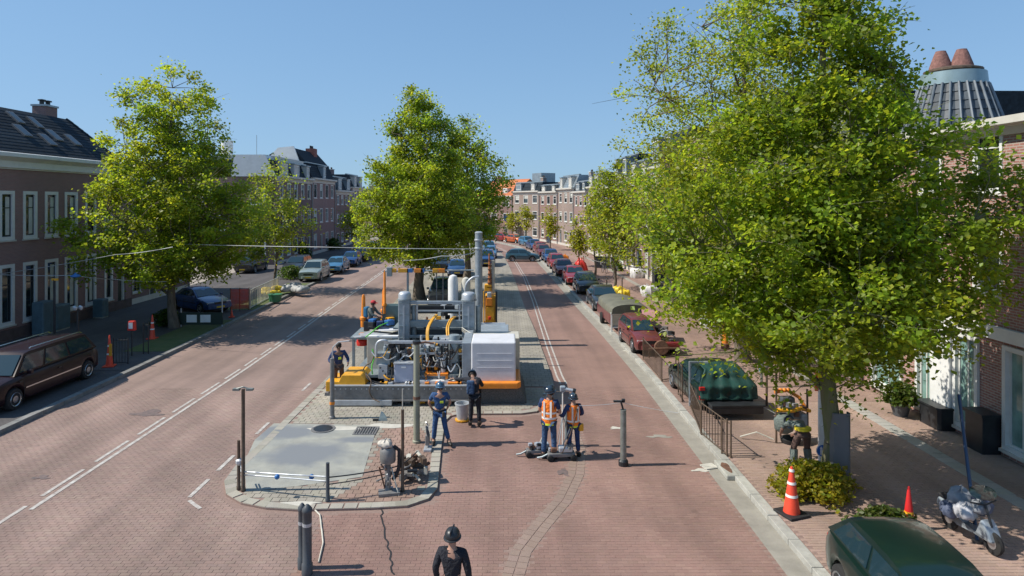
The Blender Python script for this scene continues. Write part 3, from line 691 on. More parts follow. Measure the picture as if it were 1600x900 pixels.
def house(name, label, p0, p1, H, wallm, depth=9.0, storeys=3, nwin=3, roof='mansard', roofh=1.8, roofm=None, group=None, gtall=False, seed=1, door=True, ends=True, cornice=True, far=False, wincol=None, dormers=1, trimm=None, chim=1, z0=.0, wh=None, ground='windows', ridge_off=None, lab_extra=None):
    rr = random.Random(seed); p0 = Vector(p0); p1 = Vector(p1); d = p1-p0; W_ = d.length; rz = math.atan2(d.y, d.x)
    t = thing(name, label, 'house', (p0.x, p0.y, z0), rz, group); trimm = trimm or M_trim
    sh = H/storeys; ops = []; wd = W_/nwin*.5 if wincol is None else wincol; doori = rr.randrange(nwin)
    spec = []
    for s in range(storeys):
        for i in range(nwin):
            cx = W_*(i+.5)/nwin
            if s == 0 and door and i == doori: op = (cx-.5, cx+.5, 0.1, min(sh-.45, 2.5)); spec.append(('door', op))
            elif s == 0 and ground == 'shop': op = (cx-W_/nwin*.4, cx+W_/nwin*.4, .5, sh-.5); spec.append(('window', op))
            else:
                z_ = sh*s+(.8 if s else .75); op = (cx-wd/2, cx+wd/2, z_, z_+(sh-1.35)); spec.append(('window', op))
            ops.append(op)
    b = MB(); wall_open(b, W_, H, ops)
    b.quad((0,0,0),(0,depth,0),(0,depth,H),(0,0,H)); b.quad((W_,0,0),(W_,0,H),(W_,depth,H),(W_,depth,0)); b.quad((0,depth,0),(W_,depth,0),(W_,depth,H),(0,depth,H)); b.quad((0,0,H),(W_,0,H),(W_,depth,H),(0,depth,H))
    b.quad((0.02,.5,0),(W_-.02,.5,0),(W_-.02,.5,H-.02),(0.02,.5,H-.02))
    b.build('wall', wallm, t, fix=False)
    for k, op in spec:
        if k == 'door':
            f = window(t, op[0], op[1], op[2], op[3], .05, name='door_frame', bars=(0,0), sill=False)
            for c in list(f.children):
                if c.name.startswith('pane'): c.data.materials[0] = M_door if rr.random() < .6 else M_doorw; c.name = 'door'
        else:
            f = window(t, *op, .04 if not far else .02, bars=(1 if rr.random() < .5 else 0, 1), sash=rr.choice([M_frame, M_frame, M_dframe]))
            if rr.random() < .35: MB().box((.12,.066,(op[3]-op[2])*rr.uniform(.35,.6)),((op[1]-op[0])-.12,.072,(op[3]-op[2])-.1)).build('blind', M_curtain, f)
    if cornice:
        MB().prism([(-.4,H-.02),(-.4,H+.18),(-.3,H+.2),(.3,H+.2),(.3,H-.45),(-.06,H-.45),(-.06,H-.3),(-.15,H-.12)], .015, W_-.015, 'x').build('cornice', trimm, t)
        MB().box((.01,-.05,.0),(W_-.01,-.001,.38)).build('plinth', trimm, t)
    roofm = roofm or M_slate; z = H+.2
    if roof == 'mansard':
        s = roofh*.42; n = max(4, int(roofh/.3)); 
        MB().prism([(.1,z),(.1+s,z+roofh),(depth-.1-s,z+roofh),(depth-.1,z)], .04, W_-.04, 'x').build('roof', roofm, t)
        ta = MB().box((-W_/2+.03,-.03,0),(W_/2-.03,.012,.27/1)).build('tile_course', roofm, t); ta.location = (W_/2, .09, z+.02)
        ang = math.atan2(s, roofh); ta.rotation_euler = (-ang-.07, 0, 0); L = math.hypot(s, roofh); nc = int(L/.26)
        for i in range(1, nc): inst(ta, 'tile_course', t, (W_/2, .09+s*i/nc, z+.02+roofh*i/nc), (-ang-.07,0,0))
        MB().box((0,.02+s,z+roofh-.02),(W_,s+.35,z+roofh+.14)).build('roof_edge', M_zinc, t)
        for i in range(dormers):
            cx = W_*(i+.5)/dormers+rr.uniform(-.3,.3); w = rr.choice([1.2,1.5,2.0]); hh = roofh*.85
            MB().box((cx-w/2,-.02,z+.05),(cx+w/2,s+.9,z+hh)).build('dormer', rr.choice([M_zinc, M_zinc, M_trim]), t)
            MB().box((cx-w/2-.12,-.16,z+hh+.001),(cx+w/2+.12,s+1,z+hh+.12)).build('dormer_roof', M_zinc, t)
            window(t, cx-w/2+.12, cx+w/2-.12, z+.25, z+hh-.12, -.05, bars=(1,0), name='dormer_window', sill=False)
    elif roof == 'pitch':       # ridge along the wall
        MB().prism([(-.3,z-.1),(depth/2,z+roofh),(depth+.3,z-.1)], .03, W_-.03, 'x').build('roof', roofm, t)
        L = math.hypot(depth/2+.3, roofh+.1); ang = math.atan2(roofh+.1, depth/2+.3); nc = min(22, int(L/.33)); 
        ta = MB().box((-W_/2+.02,0,0),(W_/2-.02,.36,.04)).build('tile_course', roofm, t); ta.location = (W_/2,-.3,z-.09); ta.rotation_euler = (ang-.05,0,0)
        for i in range(1, nc): inst(ta, 'tile_course', t, (W_/2, -.3+(depth/2+.3)*i/nc, z-.09+(roofh+.1)*i/nc), (ang-.05,0,0))
        for i in range(dormers):
            cx = W_*(i+.5)/dormers; w = 1.3; MB().box((cx-w/2,.5,z+.1),(cx+w/2,3,z+1.4)).build('dormer', M_frame, t); window(t, cx-.5, cx+.5, z+.35, z+1.3, .46, bars=(1,0), name='dormer_window', sill=False)
    elif roof == 'gable':       # gable faces the street
        g = MB(); g.prism([(0,H),(W_,H),(W_*.5+.6,H+roofh),(W_*.5-.6,H+roofh)], .003, .3, 'y'); g.build('gable', wallm, t)
        MB().prism([(0,H+.02),(W_,H+.02),(W_/2,H+roofh*.97)], .3, depth, 'y').build('roof', roofm, t)
        c = MB(); c.box((W_*.5-.75,-.06,H+roofh),(W_*.5+.75,.36,H+roofh+.15)); c.build('gable_cap', trimm, t)
        for sgn in (0, 1):
            a = (W_*sgn, H+.0); e = (W_*.5+(.6 if sgn else -.6), H+roofh)
            MB().tube([(a[0],.15,a[1]+.05),(e[0],.15,e[1]+.05)], .14, 4).build('gable_coping', trimm, t)
        window(t, W_/2-.55, W_/2+.55, H+.3, H+min(roofh-.3, 1.6), -.03, name='gable_window')
    for i in range(chim):
        cx = W_*rr.uniform(.15,.85); cy = depth*rr.uniform(.3,.6); zt = z+roofh+rr.uniform(.3,.9); 
        ch = MB().box((cx-.45,cy-.35,H),(cx+.45,cy+.35,zt)).build('chimney', wallm, t)
        MB().box((cx-.52,cy-.42,zt+.001),(cx+.52,cy+.42,zt+.1)).build('chimney_cap', M_trim, ch)
        for k in (-.25,.02,.27): MB().cyl((cx+k,cy,zt+.1),(cx+k,cy,zt+.42),.09,8,.07).build('chimney_pot', M_brownm if rr.random() < .6 else M_blackm, ch)
    MB().cyl((W_-.12,-.1,.1),(W_-.12,-.1,H-.4),.05,8).build('drainpipe', M_zinc, t)
    return t
# ---- left side: walls face +x, local x runs away from the camera
LX = -24.4
Y0 = 24.0; WA = 17.9; HA = 8.55
hA = thing('brick_house', 'dark red brick corner house with hipped slate roof, nearest on the left', 'house', (LX, Y0, .12), R(90))
def lx(px): return 24400/(787-px)-Y0
ups = [(lx(a), lx(c)) for a, c in ((70,90.5),(101,121),(133,150),(163,176))]
ups = [(ups[0][0]-1.55*k, ups[0][0]-1.55*k+.98) for k in range(6,0,-1)]+ups
ops = [(a, c, 4.95, 7.38) for a, c in ups]+[(a, c, .75, 3.75) for a, c in ups]+[(lx(184), lx(196), .0, 2.7)]
b = MB(); wall_open(b, WA, HA, ops, .3)
b.quad((0,0,0),(0,12,0),(0,12,HA),(0,0,HA)); b.quad((WA,0,0),(WA,0,HA),(WA,12,HA),(WA,12,0)); b.quad((0,12,0),(WA,12,0),(WA,12,HA),(0,12,HA)); b.quad((.02,.6,0),(WA-.02,.6,0),(WA-.02,.6,HA),(.02,.6,HA))
b.build('wall', M_brickL, hA, fix=False)
for (x0, x1, z0, z1) in ops[:-1]:
    f = window(hA, x0, x1, z0, z1, .02, fw=.17, sash=M_dframe, bars=(0,1), proud=.05)
    if random.random() < .7: MB().box(((x1-x0)*.52,.06,.25),((x1-x0)-.2,.068,(z1-z0)-.3)).build('curtain', M_curtain, f)
f = window(hA, *ops[-1], .1, fw=.12, bars=(0,0), name='door_frame', sill=False)
for c in f.children:
    if c.name.startswith('pane'): c.data.materials[0] = M_door; c.name = 'door'
MB().prism([(-.5,HA+.5),(-.5,HA+.68),(-.42,HA+.72),(.3,HA+.72),(.3,HA-.1),(-.06,HA-.1),(-.08,HA-.05),(-.16,HA-.02),(-.16,HA+.3),(-.35,HA+.42)], 0, WA, 'x').build('cornice', M_frame, hA)
MB().box((0,-.06,0),(WA,-.001,.55)).build('plinth', mat('brick_plinth', (.11,.075,.07), .85, var=.25), hA)
zr = HA+.72; RH = 2.6; HX = .5; DP = 3.0; WF = WA; WA = 16.2
b = MB(); b.add([(0,-.3,zr),(WA+.2,-.3,zr),(WA+.2,12,zr),(0,12,zr),(0,-.3+DP,zr+RH),(WA-HX,-.3+DP,zr+RH),(WA-HX,8,zr+RH),(0,8,zr+RH)], [(0,1,5,4),(1,2,6,5),(2,3,7,6),(3,0,4,7),(4,5,6,7)]); b.build('roof', M_slate, hA)
MB().box((WA+.2,-.2,zr-.2),(WF,11.9,zr-.0)).build('flat_roof', M_zinc, hA)
an = math.atan2(RH, DP); nc = 14
for i in range(nc):
    k = i/nc; xs = WA+.2-(HX+.2)*k
    o = MB().box((.02,0,0),(xs-.12,.36,.05)).build('tile_course', M_slate, hA); o.location = (0, -.3+DP*k, zr+.005+RH*k); o.rotation_euler = (an-.05, 0, 0)
dv = Vector((-(HX+.2),DP,RH)).normalized(); rot = dv.to_track_quat('X','Z').to_euler(); cap = None
for i in range(11):
    k = i/11; p = Vector((WA+.2-(HX+.2)*k, -.3+DP*k, zr+.05+RH*k))
    if cap is None: cap = MB().tube([(-.02,0,0),(.42,0,0)], [.11,.085], 8).build('ridge_tile', M_slate, hA); cap.rotation_euler = rot; cap.location = p
    else: inst(cap, 'ridge_tile', hA, p, rot)
for (px, py, w) in ((13.6,.30,.6),(12.3,.36,.6),(11.2,.22,.6),(11.9,.62,.5),(10.6,.66,.5),(9.9,.36,.6)):
    sk = MB().box((-w/2,0,0),(w/2,.95,.1)).build('skylight', M_dsteel, hA); sk.location = (px, -.3+DP*py, zr+RH*py+.05); sk.rotation_euler = (an,0,0)
    MB().box((-w/2+.07,.07,.101),(w/2-.07,.88,.106)).build('skylight_pane', M_glass, sk)
cx, cy = 14.5, 3.2
ch = MB().box((cx-.5,cy-.4,zr+RH-1.2),(cx+.5,cy+.4,zr+RH+.65)).build('chimney', M_brickL, hA)
MB().box((cx-.56,cy-.46,zr+RH+.651),(cx+.56,cy+.46,zr+RH+.76)).build('chimney_cap', M_zinc, ch)
for k in (-.25,.25): MB().lathe([(.13,0),(.13,.22),(.22,.24),(.22,.3),(.05,.34)], (cx+k,cy,zr+RH+.76), 10).build('chimney_pot', M_blackm, ch)
house('brick_house', 'lower brown brick house behind the pyramidal tree on the left', (LX-.3, 42.1), (LX-.3, 50.2), 6.9, M_brickL2, storeys=2, nwin=4, roofh=1.2, seed=4, z0=.1)
hB = house('brick_house', 'brown brick corner house across the side street with a pale flat dormer and end windows', (LX, 69.0), (LX, 81.5), 9.5, M_brickL2, storeys=3, nwin=5, roofh=1.7, dormers=3, seed=6, z0=.1, depth=13, chim=0)
for (a, c, z0, z1) in ((1.3,3.0,6.5,8.3),(6.5,8.0,6.6,8.2),(1.2,3.4,.3,3.3),(4.6,6.2,.6,3.0),(7.6,9.2,.6,3.0),(5.4,6.9,3.7,5.4),(1.4,2.8,3.7,5.4)):
    window(hB, -.13, -.13+(c-a), z0, z1, c, rz=R(-90), fw=.14, proud=.06, bars=(1,0))
MB().prism([(.1,9.55),(5.0,9.55),(4.6,11.9),(1.3,11.9)], -.1, 1.6, 'x').build('end_dormer', M_paintw, hB)
MB().box((1.7,1.0,11.41),(12.2,12,11.9)).build('roof_plant_screen', M_trim, hB)
MB().lathe([(.65,0),(.65,1.9),(.7,1.92),(.7,2.05),(.2,2.1)], (6,8,11.9), 14).build('roof_cylinder', M_paintw, hB, smooth=40)
MB().tube([(2,3,11.8),(2,3,14.2)], .03, 5).build('aerial', M_zinc, hB)
hC = house('brick_house', 'taller brown brick house with steep slate roof and red chimney on the left', (LX-.02, 81.7), (LX-.02, 92.5), 9.7, M_brickL, storeys=3, nwin=4, roof='mansard', roofh=1.9, dormers=1, seed=8, z0=.1, depth=12, chim=0)
MB().prism([(1.6,11.8),(2.4,13.9),(4.4,13.7),(5.4,12.6),(7.5,11.8)], -.04, .2, 'x').build('end_gable', M_paintw, hC)
MB().prism([(.7,11.7),(2.5,13.7),(4.4,13.5),(7.6,11.7)], .21, 10.5, 'x').build('upper_roof', M_slate, hC)
ch = MB().box((7.2,1.9,12.2),(8.6,3.1,14.2)).build('chimney', mat('brown_red_chimney', (.22,.085,.07), .85, var=.2), hC)
for k in (0,.35,.7,1.05): MB().cyl((7.4+k,2.5,14.2),(7.4+k,2.5,14.6),.1,8).build('chimney_pot', M_blackm, ch)
for i, (y0, y1, H, mm, lab) in enumerate([(93,103,8.3,M_brickL2,'low dark brick house with dormers beyond the steep slate roof on the left'),(103.2,113,9.0,M_brickL,'far left brick house beside the median tree crown')]):
    house('brick_house', lab, (LX, y0), (LX, min(y1, 111)), H, mm, storeys=3, nwin=4, roofh=2.0, seed=12+i, z0=.1, dormers=2, far=True)
for i, (y0, y1, H, lab) in enumerate([(113.5,127,9.4,'left terrace house hidden behind the median trees'),(127,142,9.8,'last left terrace house hidden behind the median trees')]):
    house('brick_house', lab, along(y0, LX), along(y1, LX), H, M_brickL2, storeys=3, nwin=4, roofh=2.0, seed=17+i, z0=.1, far=True)
# ---- right side: walls face -x, local x runs towards the camera
RX = 13.55
spec = [(24.2,31.5,9.3,M_brickR,'mansard'),(31.6,39.5,9.8,M_brickR3,'mansard'),(39.6,47,9.0,M_brickR,'gable'),(47.1,55,9.6,M_brickR2,'mansard'),(55.1,62.5,9.0,M_brickR3,'mansard'),(62.6,70,9.3,M_brickR,'mansard'),
        (70.1,77.5,9.6,M_brickR,'mansard'),(77.6,85,9.9,M_brickR2,'mansard'),(85.1,92,9.4,M_brickR,'mansard'),(92.1,99,10.0,M_brickR2,'mansard'),(99.1,106,9.6,M_brickR3,'mansard'),(106.1,113,9.8,M_brickR2,'mansard'),(113.1,121,9.0,M_brickR3,'pitch'),(121.1,129,8.4,M_brickR3,'mansard'),(129.1,139,8.6,M_brickR,'pitch'),(139.1,151,8.6,M_brickR3,'pitch')]
labs = ['rose brick house behind the crown of the big near tree','brown brick house hidden behind the two right hand trees','gabled rose brick house seen through the feathery tree','buff brick house with white shop front behind the tree row','brown red house with white ground floor windows past the hanging basket',
        'rose brick house beside the slender upright tree','rose brick terrace house with zinc mansard above the red parked cars','buff terrace house with tall dark dormers in the right row','rose terrace house with wide pale bay in the right row','buff terrace house with glinting zinc roof before the bend','brown terrace house at the start of the bend','pale terrace house with a rooftop box on the bend',
        'brick house with bright orange tiled roof at the bend','small brown house with slate mansard left of the orange roof','rose brick house closing the end of the street','far brown house behind the median tree at the street end']
for i, (s0, s1, H, mm, rf) in enumerate(spec):
    if i >= 6: H -= 1.3
    orange = i in (12,)
    t = house('brick_house', labs[i], along(s1, RX), along(s0, RX), H, mm, storeys=3, nwin=3 if i < 6 else 3, roof=rf, roofh=(1.6,2.3,1.9,2.6,1.5,2.1)[i % 6]*(.72 if i >= 6 else 1) if rf == 'mansard' else (3.2 if orange else 2.2), roofm=M_orroof if orange else (M_zinc if i in (6,9) else M_slate), seed=30+i, z0=.1,
              ground='shop' if i in (0,3,4,5) else 'windows', far=i > 5, dormers=2, chim=1)
    if i == 11: MB().box((2,3,10),(5.2,6,12.0)).build('roof_box', M_zinc, t)
# ================================================================ NEAR RIGHT HOUSE WITH SHOP WINDOWS
h1 = thing('shop_house', 'rose brick shop house with mint shop windows and tiled mansard, nearest on the right', 'house', (13.5, 24.0, .12), R(-90))
W1 = 13.5; H1 = 8.9
bot = [(3.1,3.95),(4.85,5.85),(6.75,7.9),(8.3,10.2),(10.7,12.6),(.6,2.4)]
ops = [(a, c, .22, 3.0) for a, c in bot]+[(a, a+1.1, z, z+1.9) for z in (4.3,7.1) for a in (.8,3.2,5.6,8.0,10.4)]
b = MB(); wall_open(b, W1, H1, ops, .3)
b.quad((0,0,0),(0,9,0),(0,9,H1),(0,0,H1)); b.quad((W1,0,0),(W1,0,H1),(W1,9,H1),(W1,9,0)); b.quad((0,0,H1),(W1,0,H1),(W1,9,H1),(0,9,H1)); b.quad((.02,.9,0),(W1-.02,.9,0),(W1-.02,.9,H1),(.02,.9,H1))
b.build('wall', brickmat('near_rose_brick', (.36,.17,.14), (.26,.12,.10), (.38,.34,.3), .22, .075, .012, patch=.15), h1, fix=False)
for i, o_ in enumerate(ops):
    f = window(h1, *o_, .0, fw=.12 if i < 6 else .1, bars=(1 if i < 6 else 0, 0 if i < 6 else 1), proud=.08 if i < 6 else .03)
    if i < 6:
        w = o_[1]-o_[0]; MB().box((.14,.14,.12),(w*.42,.15,2.6)).build('curtain', M_minty, f); MB().box((w*.6,.14,.12),(w-.14,.15,2.6)).build('curtain', M_minty, f)
        for c in f.children:
            if c.name.startswith('pane'): c.data.materials[0] = mat('mint_tinted_glass', (.18,.3,.27), .08, spec=.7, var=.3, vscale=1.5)
MB().box((3.97,-.16,.42),(4.83,-.002,3.1)).build('white_pier', M_paintw, h1, bev=.02)
pl = MB(); pl.prism([(3.9,-.02),(3.92,-.42),(4.0,-.5),(4.8,-.5),(4.88,-.42),(4.9,-.02)], 0, .62); pl.prism([(3.86,-.02),(3.88,-.46),(3.97,-.55),(4.83,-.55),(4.92,-.46),(4.94,-.02)], .621, .68); pl.build('pier_base', M_blackm, h1)
pl = MB(); pl.prism([(6.0,-.02),(6.0,-.52),(6.65,-.52),(6.65,-.02)], 0, 1.0); pl.prism([(5.95,-.02),(5.95,-.58),(6.7,-.58),(6.7,-.02)], 1.001, 1.08); pl.build('pier_base', M_blackm, h1)
MB().box((0,-.12,3.1),(W1,-.003,3.45)).build('shop_fascia', M_paintw, h1)
MB().prism([(-.45,H1+.0),(-.45,H1+.2),(.2,H1+.2),(.2,H1-.25),(-.08,H1-.25),(-.2,H1-.05)], 0, W1, 'x').build('cornice', M_trim, h1)
z = H1+.2; RH1 = 0
M_tile = mat('grey_blue_roof_tile', (.055,.07,.085), .6, var=.25, vscale=6, rnd=.25)
MB().box((.02,.2,z-.25),(W1-.02,8.9,z-.05)).build('flat_roof', M_dsteel, h1)
tx, ty = 2.7, 1.45; zt0, zt1, r0_, r1_ = 9.2, 10.68, 1.42, .95
MB().lathe([(1.2,6.6),(1.3,9.0),(1.4,9.15)], (tx,ty,0), 20).build('turret_wall', M_trim, h1, smooth=30)
MB().lathe([(r0_-.04,zt0),(r1_-.04,zt1)], (tx,ty,0), 28).build('turret_roof', M_slate, h1)
nseg = 28; nrow = 5; sl2 = math.hypot(zt1-zt0, r0_-r1_)/nrow; lean = math.atan2(zt1-zt0, r0_-r1_); tt = None
for j in range(nrow):
    rj = r0_+(r1_-r0_)*j/nrow; 
    me_ = MB(); wj = PI*rj/nseg*.94; me_.add([(-wj,0,.03),(0,-.0,.0),(wj,0,.03),(-wj*.95,sl2*1.12,.0),(0,sl2*1.12,-.03),(wj*.95,sl2*1.12,.0),(-wj,0,-.02),(wj,0,-.02)], [(0,1,4,3),(1,2,5,4),(0,6,7,2,1)]); src_ = None
    for k in range(nseg):
        a_ = 2*PI*(k+.5)/nseg; lo = (tx+rj*math.cos(a_), ty+rj*math.sin(a_), zt0+(zt1-zt0)*j/nrow); ro = (lean, 0, a_+PI/2)
        if src_ is None: src_ = me_.build('roof_tile', M_tile, h1, fix=False); src_.location = lo; src_.rotation_euler = ro
        else: inst(src_, 'roof_tile', h1, lo, ro)
ribm = None
for k in range(nseg):
    a_ = 2*PI*k/nseg
    if ribm is None: ribm = MB().tube([(0,0,.03),(0,sl2*nrow*1.01,.03)], .04, 6).build('tile_roll', mat('pale_slate_roll',(.16,.19,.22),.5,var=.2), h1, smooth=60); o = ribm
    else: o = inst(ribm, 'tile_roll', h1)
    o.location = (tx+r0_*math.cos(a_), ty+r0_*math.sin(a_), zt0); o.rotation_euler = (lean, 0, a_+PI/2)
MB().lathe([(r1_+.02,zt1),(r1_-.02,zt1+.42),(r1_-.1,zt1+.43)], (tx,ty,0), 28).build('turret_band', mat('pale_blue_zinc',(.24,.33,.36),.35,.3,var=.1), h1, smooth=30)
MB().lathe([(.75,zt1+.43),(.84,zt1+.48),(.84,zt1+.54),(.66,zt1+.6)], (tx,ty,0), 20).build('turret_cap', M_brownm, h1)
for x_, r_, yo in ((2.5,.36,-.27),(2.8,.36,.22)):
    MB().lathe([(r_,0),(r_*.92,.12),(r_*.55,.52),(r_*.45,.6),(r_*.42,.64),(.05,.66)], (x_,ty+yo,zt1+.58), 16).build('chimney_cone', mat('red_brown_brick_cone', (.2,.1,.085), .9, var=.35, vscale=9, bump=.6), h1, smooth=40)
# ================================================================ CARS
def paint(name, c, rough=.3, metal=.3): return mat('paint_'+name, c, rough, metal, coat=.6, var=.06, vscale=2, grime=.03)
M_tyre = mat('tyre', (.02,.02,.02), .85, var=.2)
M_rim = mat('wheel_rim', (.42,.43,.45), .3, .8)
M_head = mat('headlight_glass', (.55,.58,.6), .1, .2)
M_tail = mat('tail_light_red', (.45,.02,.02), .2)
M_plate = mat('licence_plate_yellow', (.6,.42,.03), .5)
def bil(q, u, v): return Vector(q[0])*(1-u)*(1-v)+Vector(q[1])*u*(1-v)+Vector(q[2])*u*v+Vector(q[3])*(1-u)*v
def panel(q, u0, u1, v0, v1, off, nu=3):
    q = [Vector(a) for a in q]; n = (q[1]-q[0]).cross(q[3]-q[0]).normalized()*off; b = MB()
    P = []
    for (u, v) in ((u0,v0),(u1,v0),(u1,v1),(u0,v1)): P.append(bil(q,u,v)+n)
    P2 = [p-n*.9 for p in P]; b.add(P+P2, [(0,1,2,3),(4,7,6,5),(0,4,5,1),(1,5,6,2),(2,6,7,3),(3,7,4,0)]); return b
def make_car(kind='sedan', paintm=None, label='car', loc=(0,0,0), rz=0, group=None, name='parked_car', zs=1.0):
    K = {'sedan': dict(L=4.5,W=.89,hood=.80,belt=.94,H=1.43,a=-.95,b=-.25,c=1.05,d=1.65,tail=.98),
         'hatch': dict(L=3.9,W=.86,hood=.82,belt=.95,H=1.47,a=-.95,b=-.3,c=1.35,d=1.85,tail=.97),
         'suv': dict(L=4.5,W=.92,hood=.98,belt=1.08,H=1.68,a=-.95,b=-.35,c=1.6,d=2.1,tail=1.1),
         'van': dict(L=5.3,W=.95,hood=.98,belt=1.06,H=1.76,a=-1.75,b=-1.1,c=2.1,d=2.55,tail=1.08)}[kind]
    L, W_, H = K['L'], K['W'], K['H']; hl = L/2; rw = .32 if kind in ('sedan','hatch') else .35; ra = rw+.06; yf, yr = -hl+.82, hl-.78
    t = thing(name, label, 'van' if kind == 'van' else 'car', loc, rz, group)
    ys = sorted(set([round(-hl+L*i/26, 3) for i in range(27)]+[yf+ra*math.cos(k*PI/8) for k in range(9)]+[yr+ra*math.cos(k*PI/8) for k in range(9)]))
    sec = []
    for y in ys:
        u = y/hl; w = W_*(1-.10*abs(u)**3.5-.05*abs(u)**12)
        if y < K['a']: k = (y+hl)/(K['a']+hl); zt = K['hood']-.14*(1-k)**3+(K['belt']-K['hood'])*k
        elif y > K['d']: k = (hl-y)/max(.05, hl-K['d']); zt = K['tail']-.1*(1-min(1,k))**2
        else: zt = K['belt']+(K['tail']-K['belt'])*(y-K['a'])/(K['d']-K['a'])
        zb = .22+.10*abs(u)**6
        for yw in (yf, yr):
            if abs(y-yw) < ra: zb = max(zb, rw+math.sqrt(max(0, ra*ra-(y-yw)**2)))
        mid = max(.55, zb+.1)
        sec.append([(0,y,zb),(w*.95,y,zb),(w*.995,y,zb+.06),(w*1.005,y,mid),(w*.985,y,max(mid+.02,zt-.13)),(w*.93,y,max(mid+.04,zt-.03)),(w*.8,y,zt+.005),(0,y,zt+.035)])
    b = MB(); m = len(sec[0]); full = [s_ + [(-p[0],p[1],p[2]) for p in s_[-2:0:-1]] for s_ in sec]; M2 = len(full[0])
    vs = [p for s_ in full for p in s_]; fs = []
    for i in range(len(full)-1):
        for k in range(M2): k2 = (k+1) % M2; fs.append((i*M2+k, i*M2+k2, (i+1)*M2+k2, (i+1)*M2+k))
    fs += [tuple(range(M2)), tuple((len(full)-1)*M2+k for k in range(M2))]
    b.add(vs, fs); body = b.build('body', paintm, t, smooth=32)
    MB().box((-W_+.16,-hl+.3,.2),(W_-.16,hl-.3,.7)).build('underbody', M_black, t)
    wb, wt = W_*.86, W_*.68
    A = (K['a'],K['belt']-.0); B = (K['b'],H-.06); Cc = (K['c'],H-.06); D = (K['d'],K['tail']-.0)
    cb = MB(); prof = [A, B, (K['b']+.25,H-.015), ((K['b']+K['c'])/2,H), (K['c']-.25,H-.015), Cc, D]
    def hw(z): k = (z-K['belt'])/(H-.06-K['belt']); return wb+(wt-wb)*min(1, max(0,k))
    vs = []; 
    for y, z_ in prof: vs += [(-hw(z_),y,z_-.03 if z_ > 1.2 else z_),(-hw(z_)*.75,y,z_),(0,y,z_+.015),(hw(z_)*.75,y,z_),(hw(z_),y,z_-.03 if z_ > 1.2 else z_)]
    fs = []
    for i in range(len(prof)-1):
        for k in range(4): fs.append((i*5+k,i*5+k+1,(i+1)*5+k+1,(i+1)*5+k))
    n_ = len(prof); fs += [tuple(i*5 for i in range(n_)), tuple(i*5+4 for i in reversed(range(n_))), (0,1,2,3,4,(n_-1)*5+4,(n_-1)*5+3,(n_-1)*5+2,(n_-1)*5+1,(n_-1)*5)]
    cb.add(vs, fs); cabin = cb.build('cabin', paintm, t, smooth=40)
    zt_ = H-.09
    ws = [(-wb,A[0],A[1]),(wb,A[0],A[1]),(wt,B[0],zt_),(-wt,B[0],zt_)]; panel(ws,.05,.95,.04,.93,.032).build('windshield', M_carglass, t)
    rs = [(wb,D[0],D[1]),(-wb,D[0],D[1]),(-wt,Cc[0],zt_),(wt,Cc[0],zt_)]; panel(rs,.06,.94,.12,.92,.032).build('rear_window', M_carglass, t)
    nw = 3 if kind == 'van' else 2
    for s_ in (-1, 1):
        q = [(s_*wb,A[0],A[1]),(s_*wb,D[0],D[1]),(s_*wt,Cc[0],zt_),(s_*wt,B[0],zt_)]
        cuts = [.06,.46,.5,.93] if nw == 2 else [.04,.3,.33,.62,.65,.96]
        for k in range(nw): panel(q, cuts[2*k], cuts[2*k+1], .1, .9, .014*(-s_) if s_ < 0 else .014).build('side_window', M_carglass, t) if s_ > 0 else panel([q[1],q[0],q[3],q[2]], 1-cuts[2*k+1], 1-cuts[2*k], .1, .9, .014).build('side_window', M_carglass, t)
        o = MB(); o.box((s_*(W_*.94),-hl+1.35,K['belt']-.02),(s_*(W_*.94+.17),-hl+1.47,K['belt']+.12)); o.build('mirror', paintm, t, bev=.02)
        MB().box((s_*(W_*1.005),-hl+1.25,.60),(s_*(W_*1.005+.012),hl-1.25,.64)).build('trim_strip', M_blackm if kind != 'van' else M_chrome, t)
        fw_ = W_*.86
        MB().prism([(s_*fw_*.55,-hl+.005),(s_*fw_,-hl+.10),(s_*fw_,-hl+.28),(s_*fw_*.5,-hl+.12)], .60, .72).build('headlight', M_head, t)
        MB().prism([(s_*fw_*.62,hl-.005),(s_*fw_,hl-.09),(s_*fw_*.995,hl-.2),(s_*fw_*.55,hl-.1)], .66, .86).build('tail_light', M_tail, t)
        for yw in (yf, yr):
            T = Matrix.Translation((s_*(W_-.12),yw,rw)) @ Matrix.Rotation(R(90)*s_,4,'Y')
            w_ = MB().lathe([(rw*.6,-.1),(rw*.95,-.1),(rw,-.06),(rw,.06),(rw*.95,.1),(rw*.66,.11)], n=18, T=T).build('wheel', M_tyre, t, smooth=35)
            r_ = MB().lathe([(rw*.1,.115),(rw*.2,.12),(rw*.5,.095),(rw*.64,.125),(rw*.67,.10)][::-1], n=18, T=T).build('rim', M_rim, w_, smooth=35)
    MB().prism([(-W_*.86,-hl+.08),(-W_*.5,-hl-.05),(W_*.5,-hl-.05),(W_*.86,-hl+.08),(W_*.86,-hl+.2),(-W_*.86,-hl+.2)], .3, .5).build('front_bumper', M_darkgrey if kind == 'van' else paintm, t, bev=.02)
    MB().prism([(-W_*.86,hl-.08),(-W_*.5,hl+.05),(W_*.5,hl+.05),(W_*.86,hl-.08),(W_*.86,hl-.2),(-W_*.86,hl-.2)], .3, .52).build('rear_bumper', M_darkgrey if kind == 'van' else paintm, t, bev=.02)
    MB().box((-W_*.42,-hl-.012,.58),(W_*.42,-hl+.1,.71)).build('grille', M_blackm, t)
    MB().box((-.26,-hl-.065,.36),(.26,-hl-.045,.47)).build('licence_plate', M_plate, t); MB().box((-.26,hl+.045,.38),(.26,hl+.065,.49)).build('licence_plate', M_plate, t)
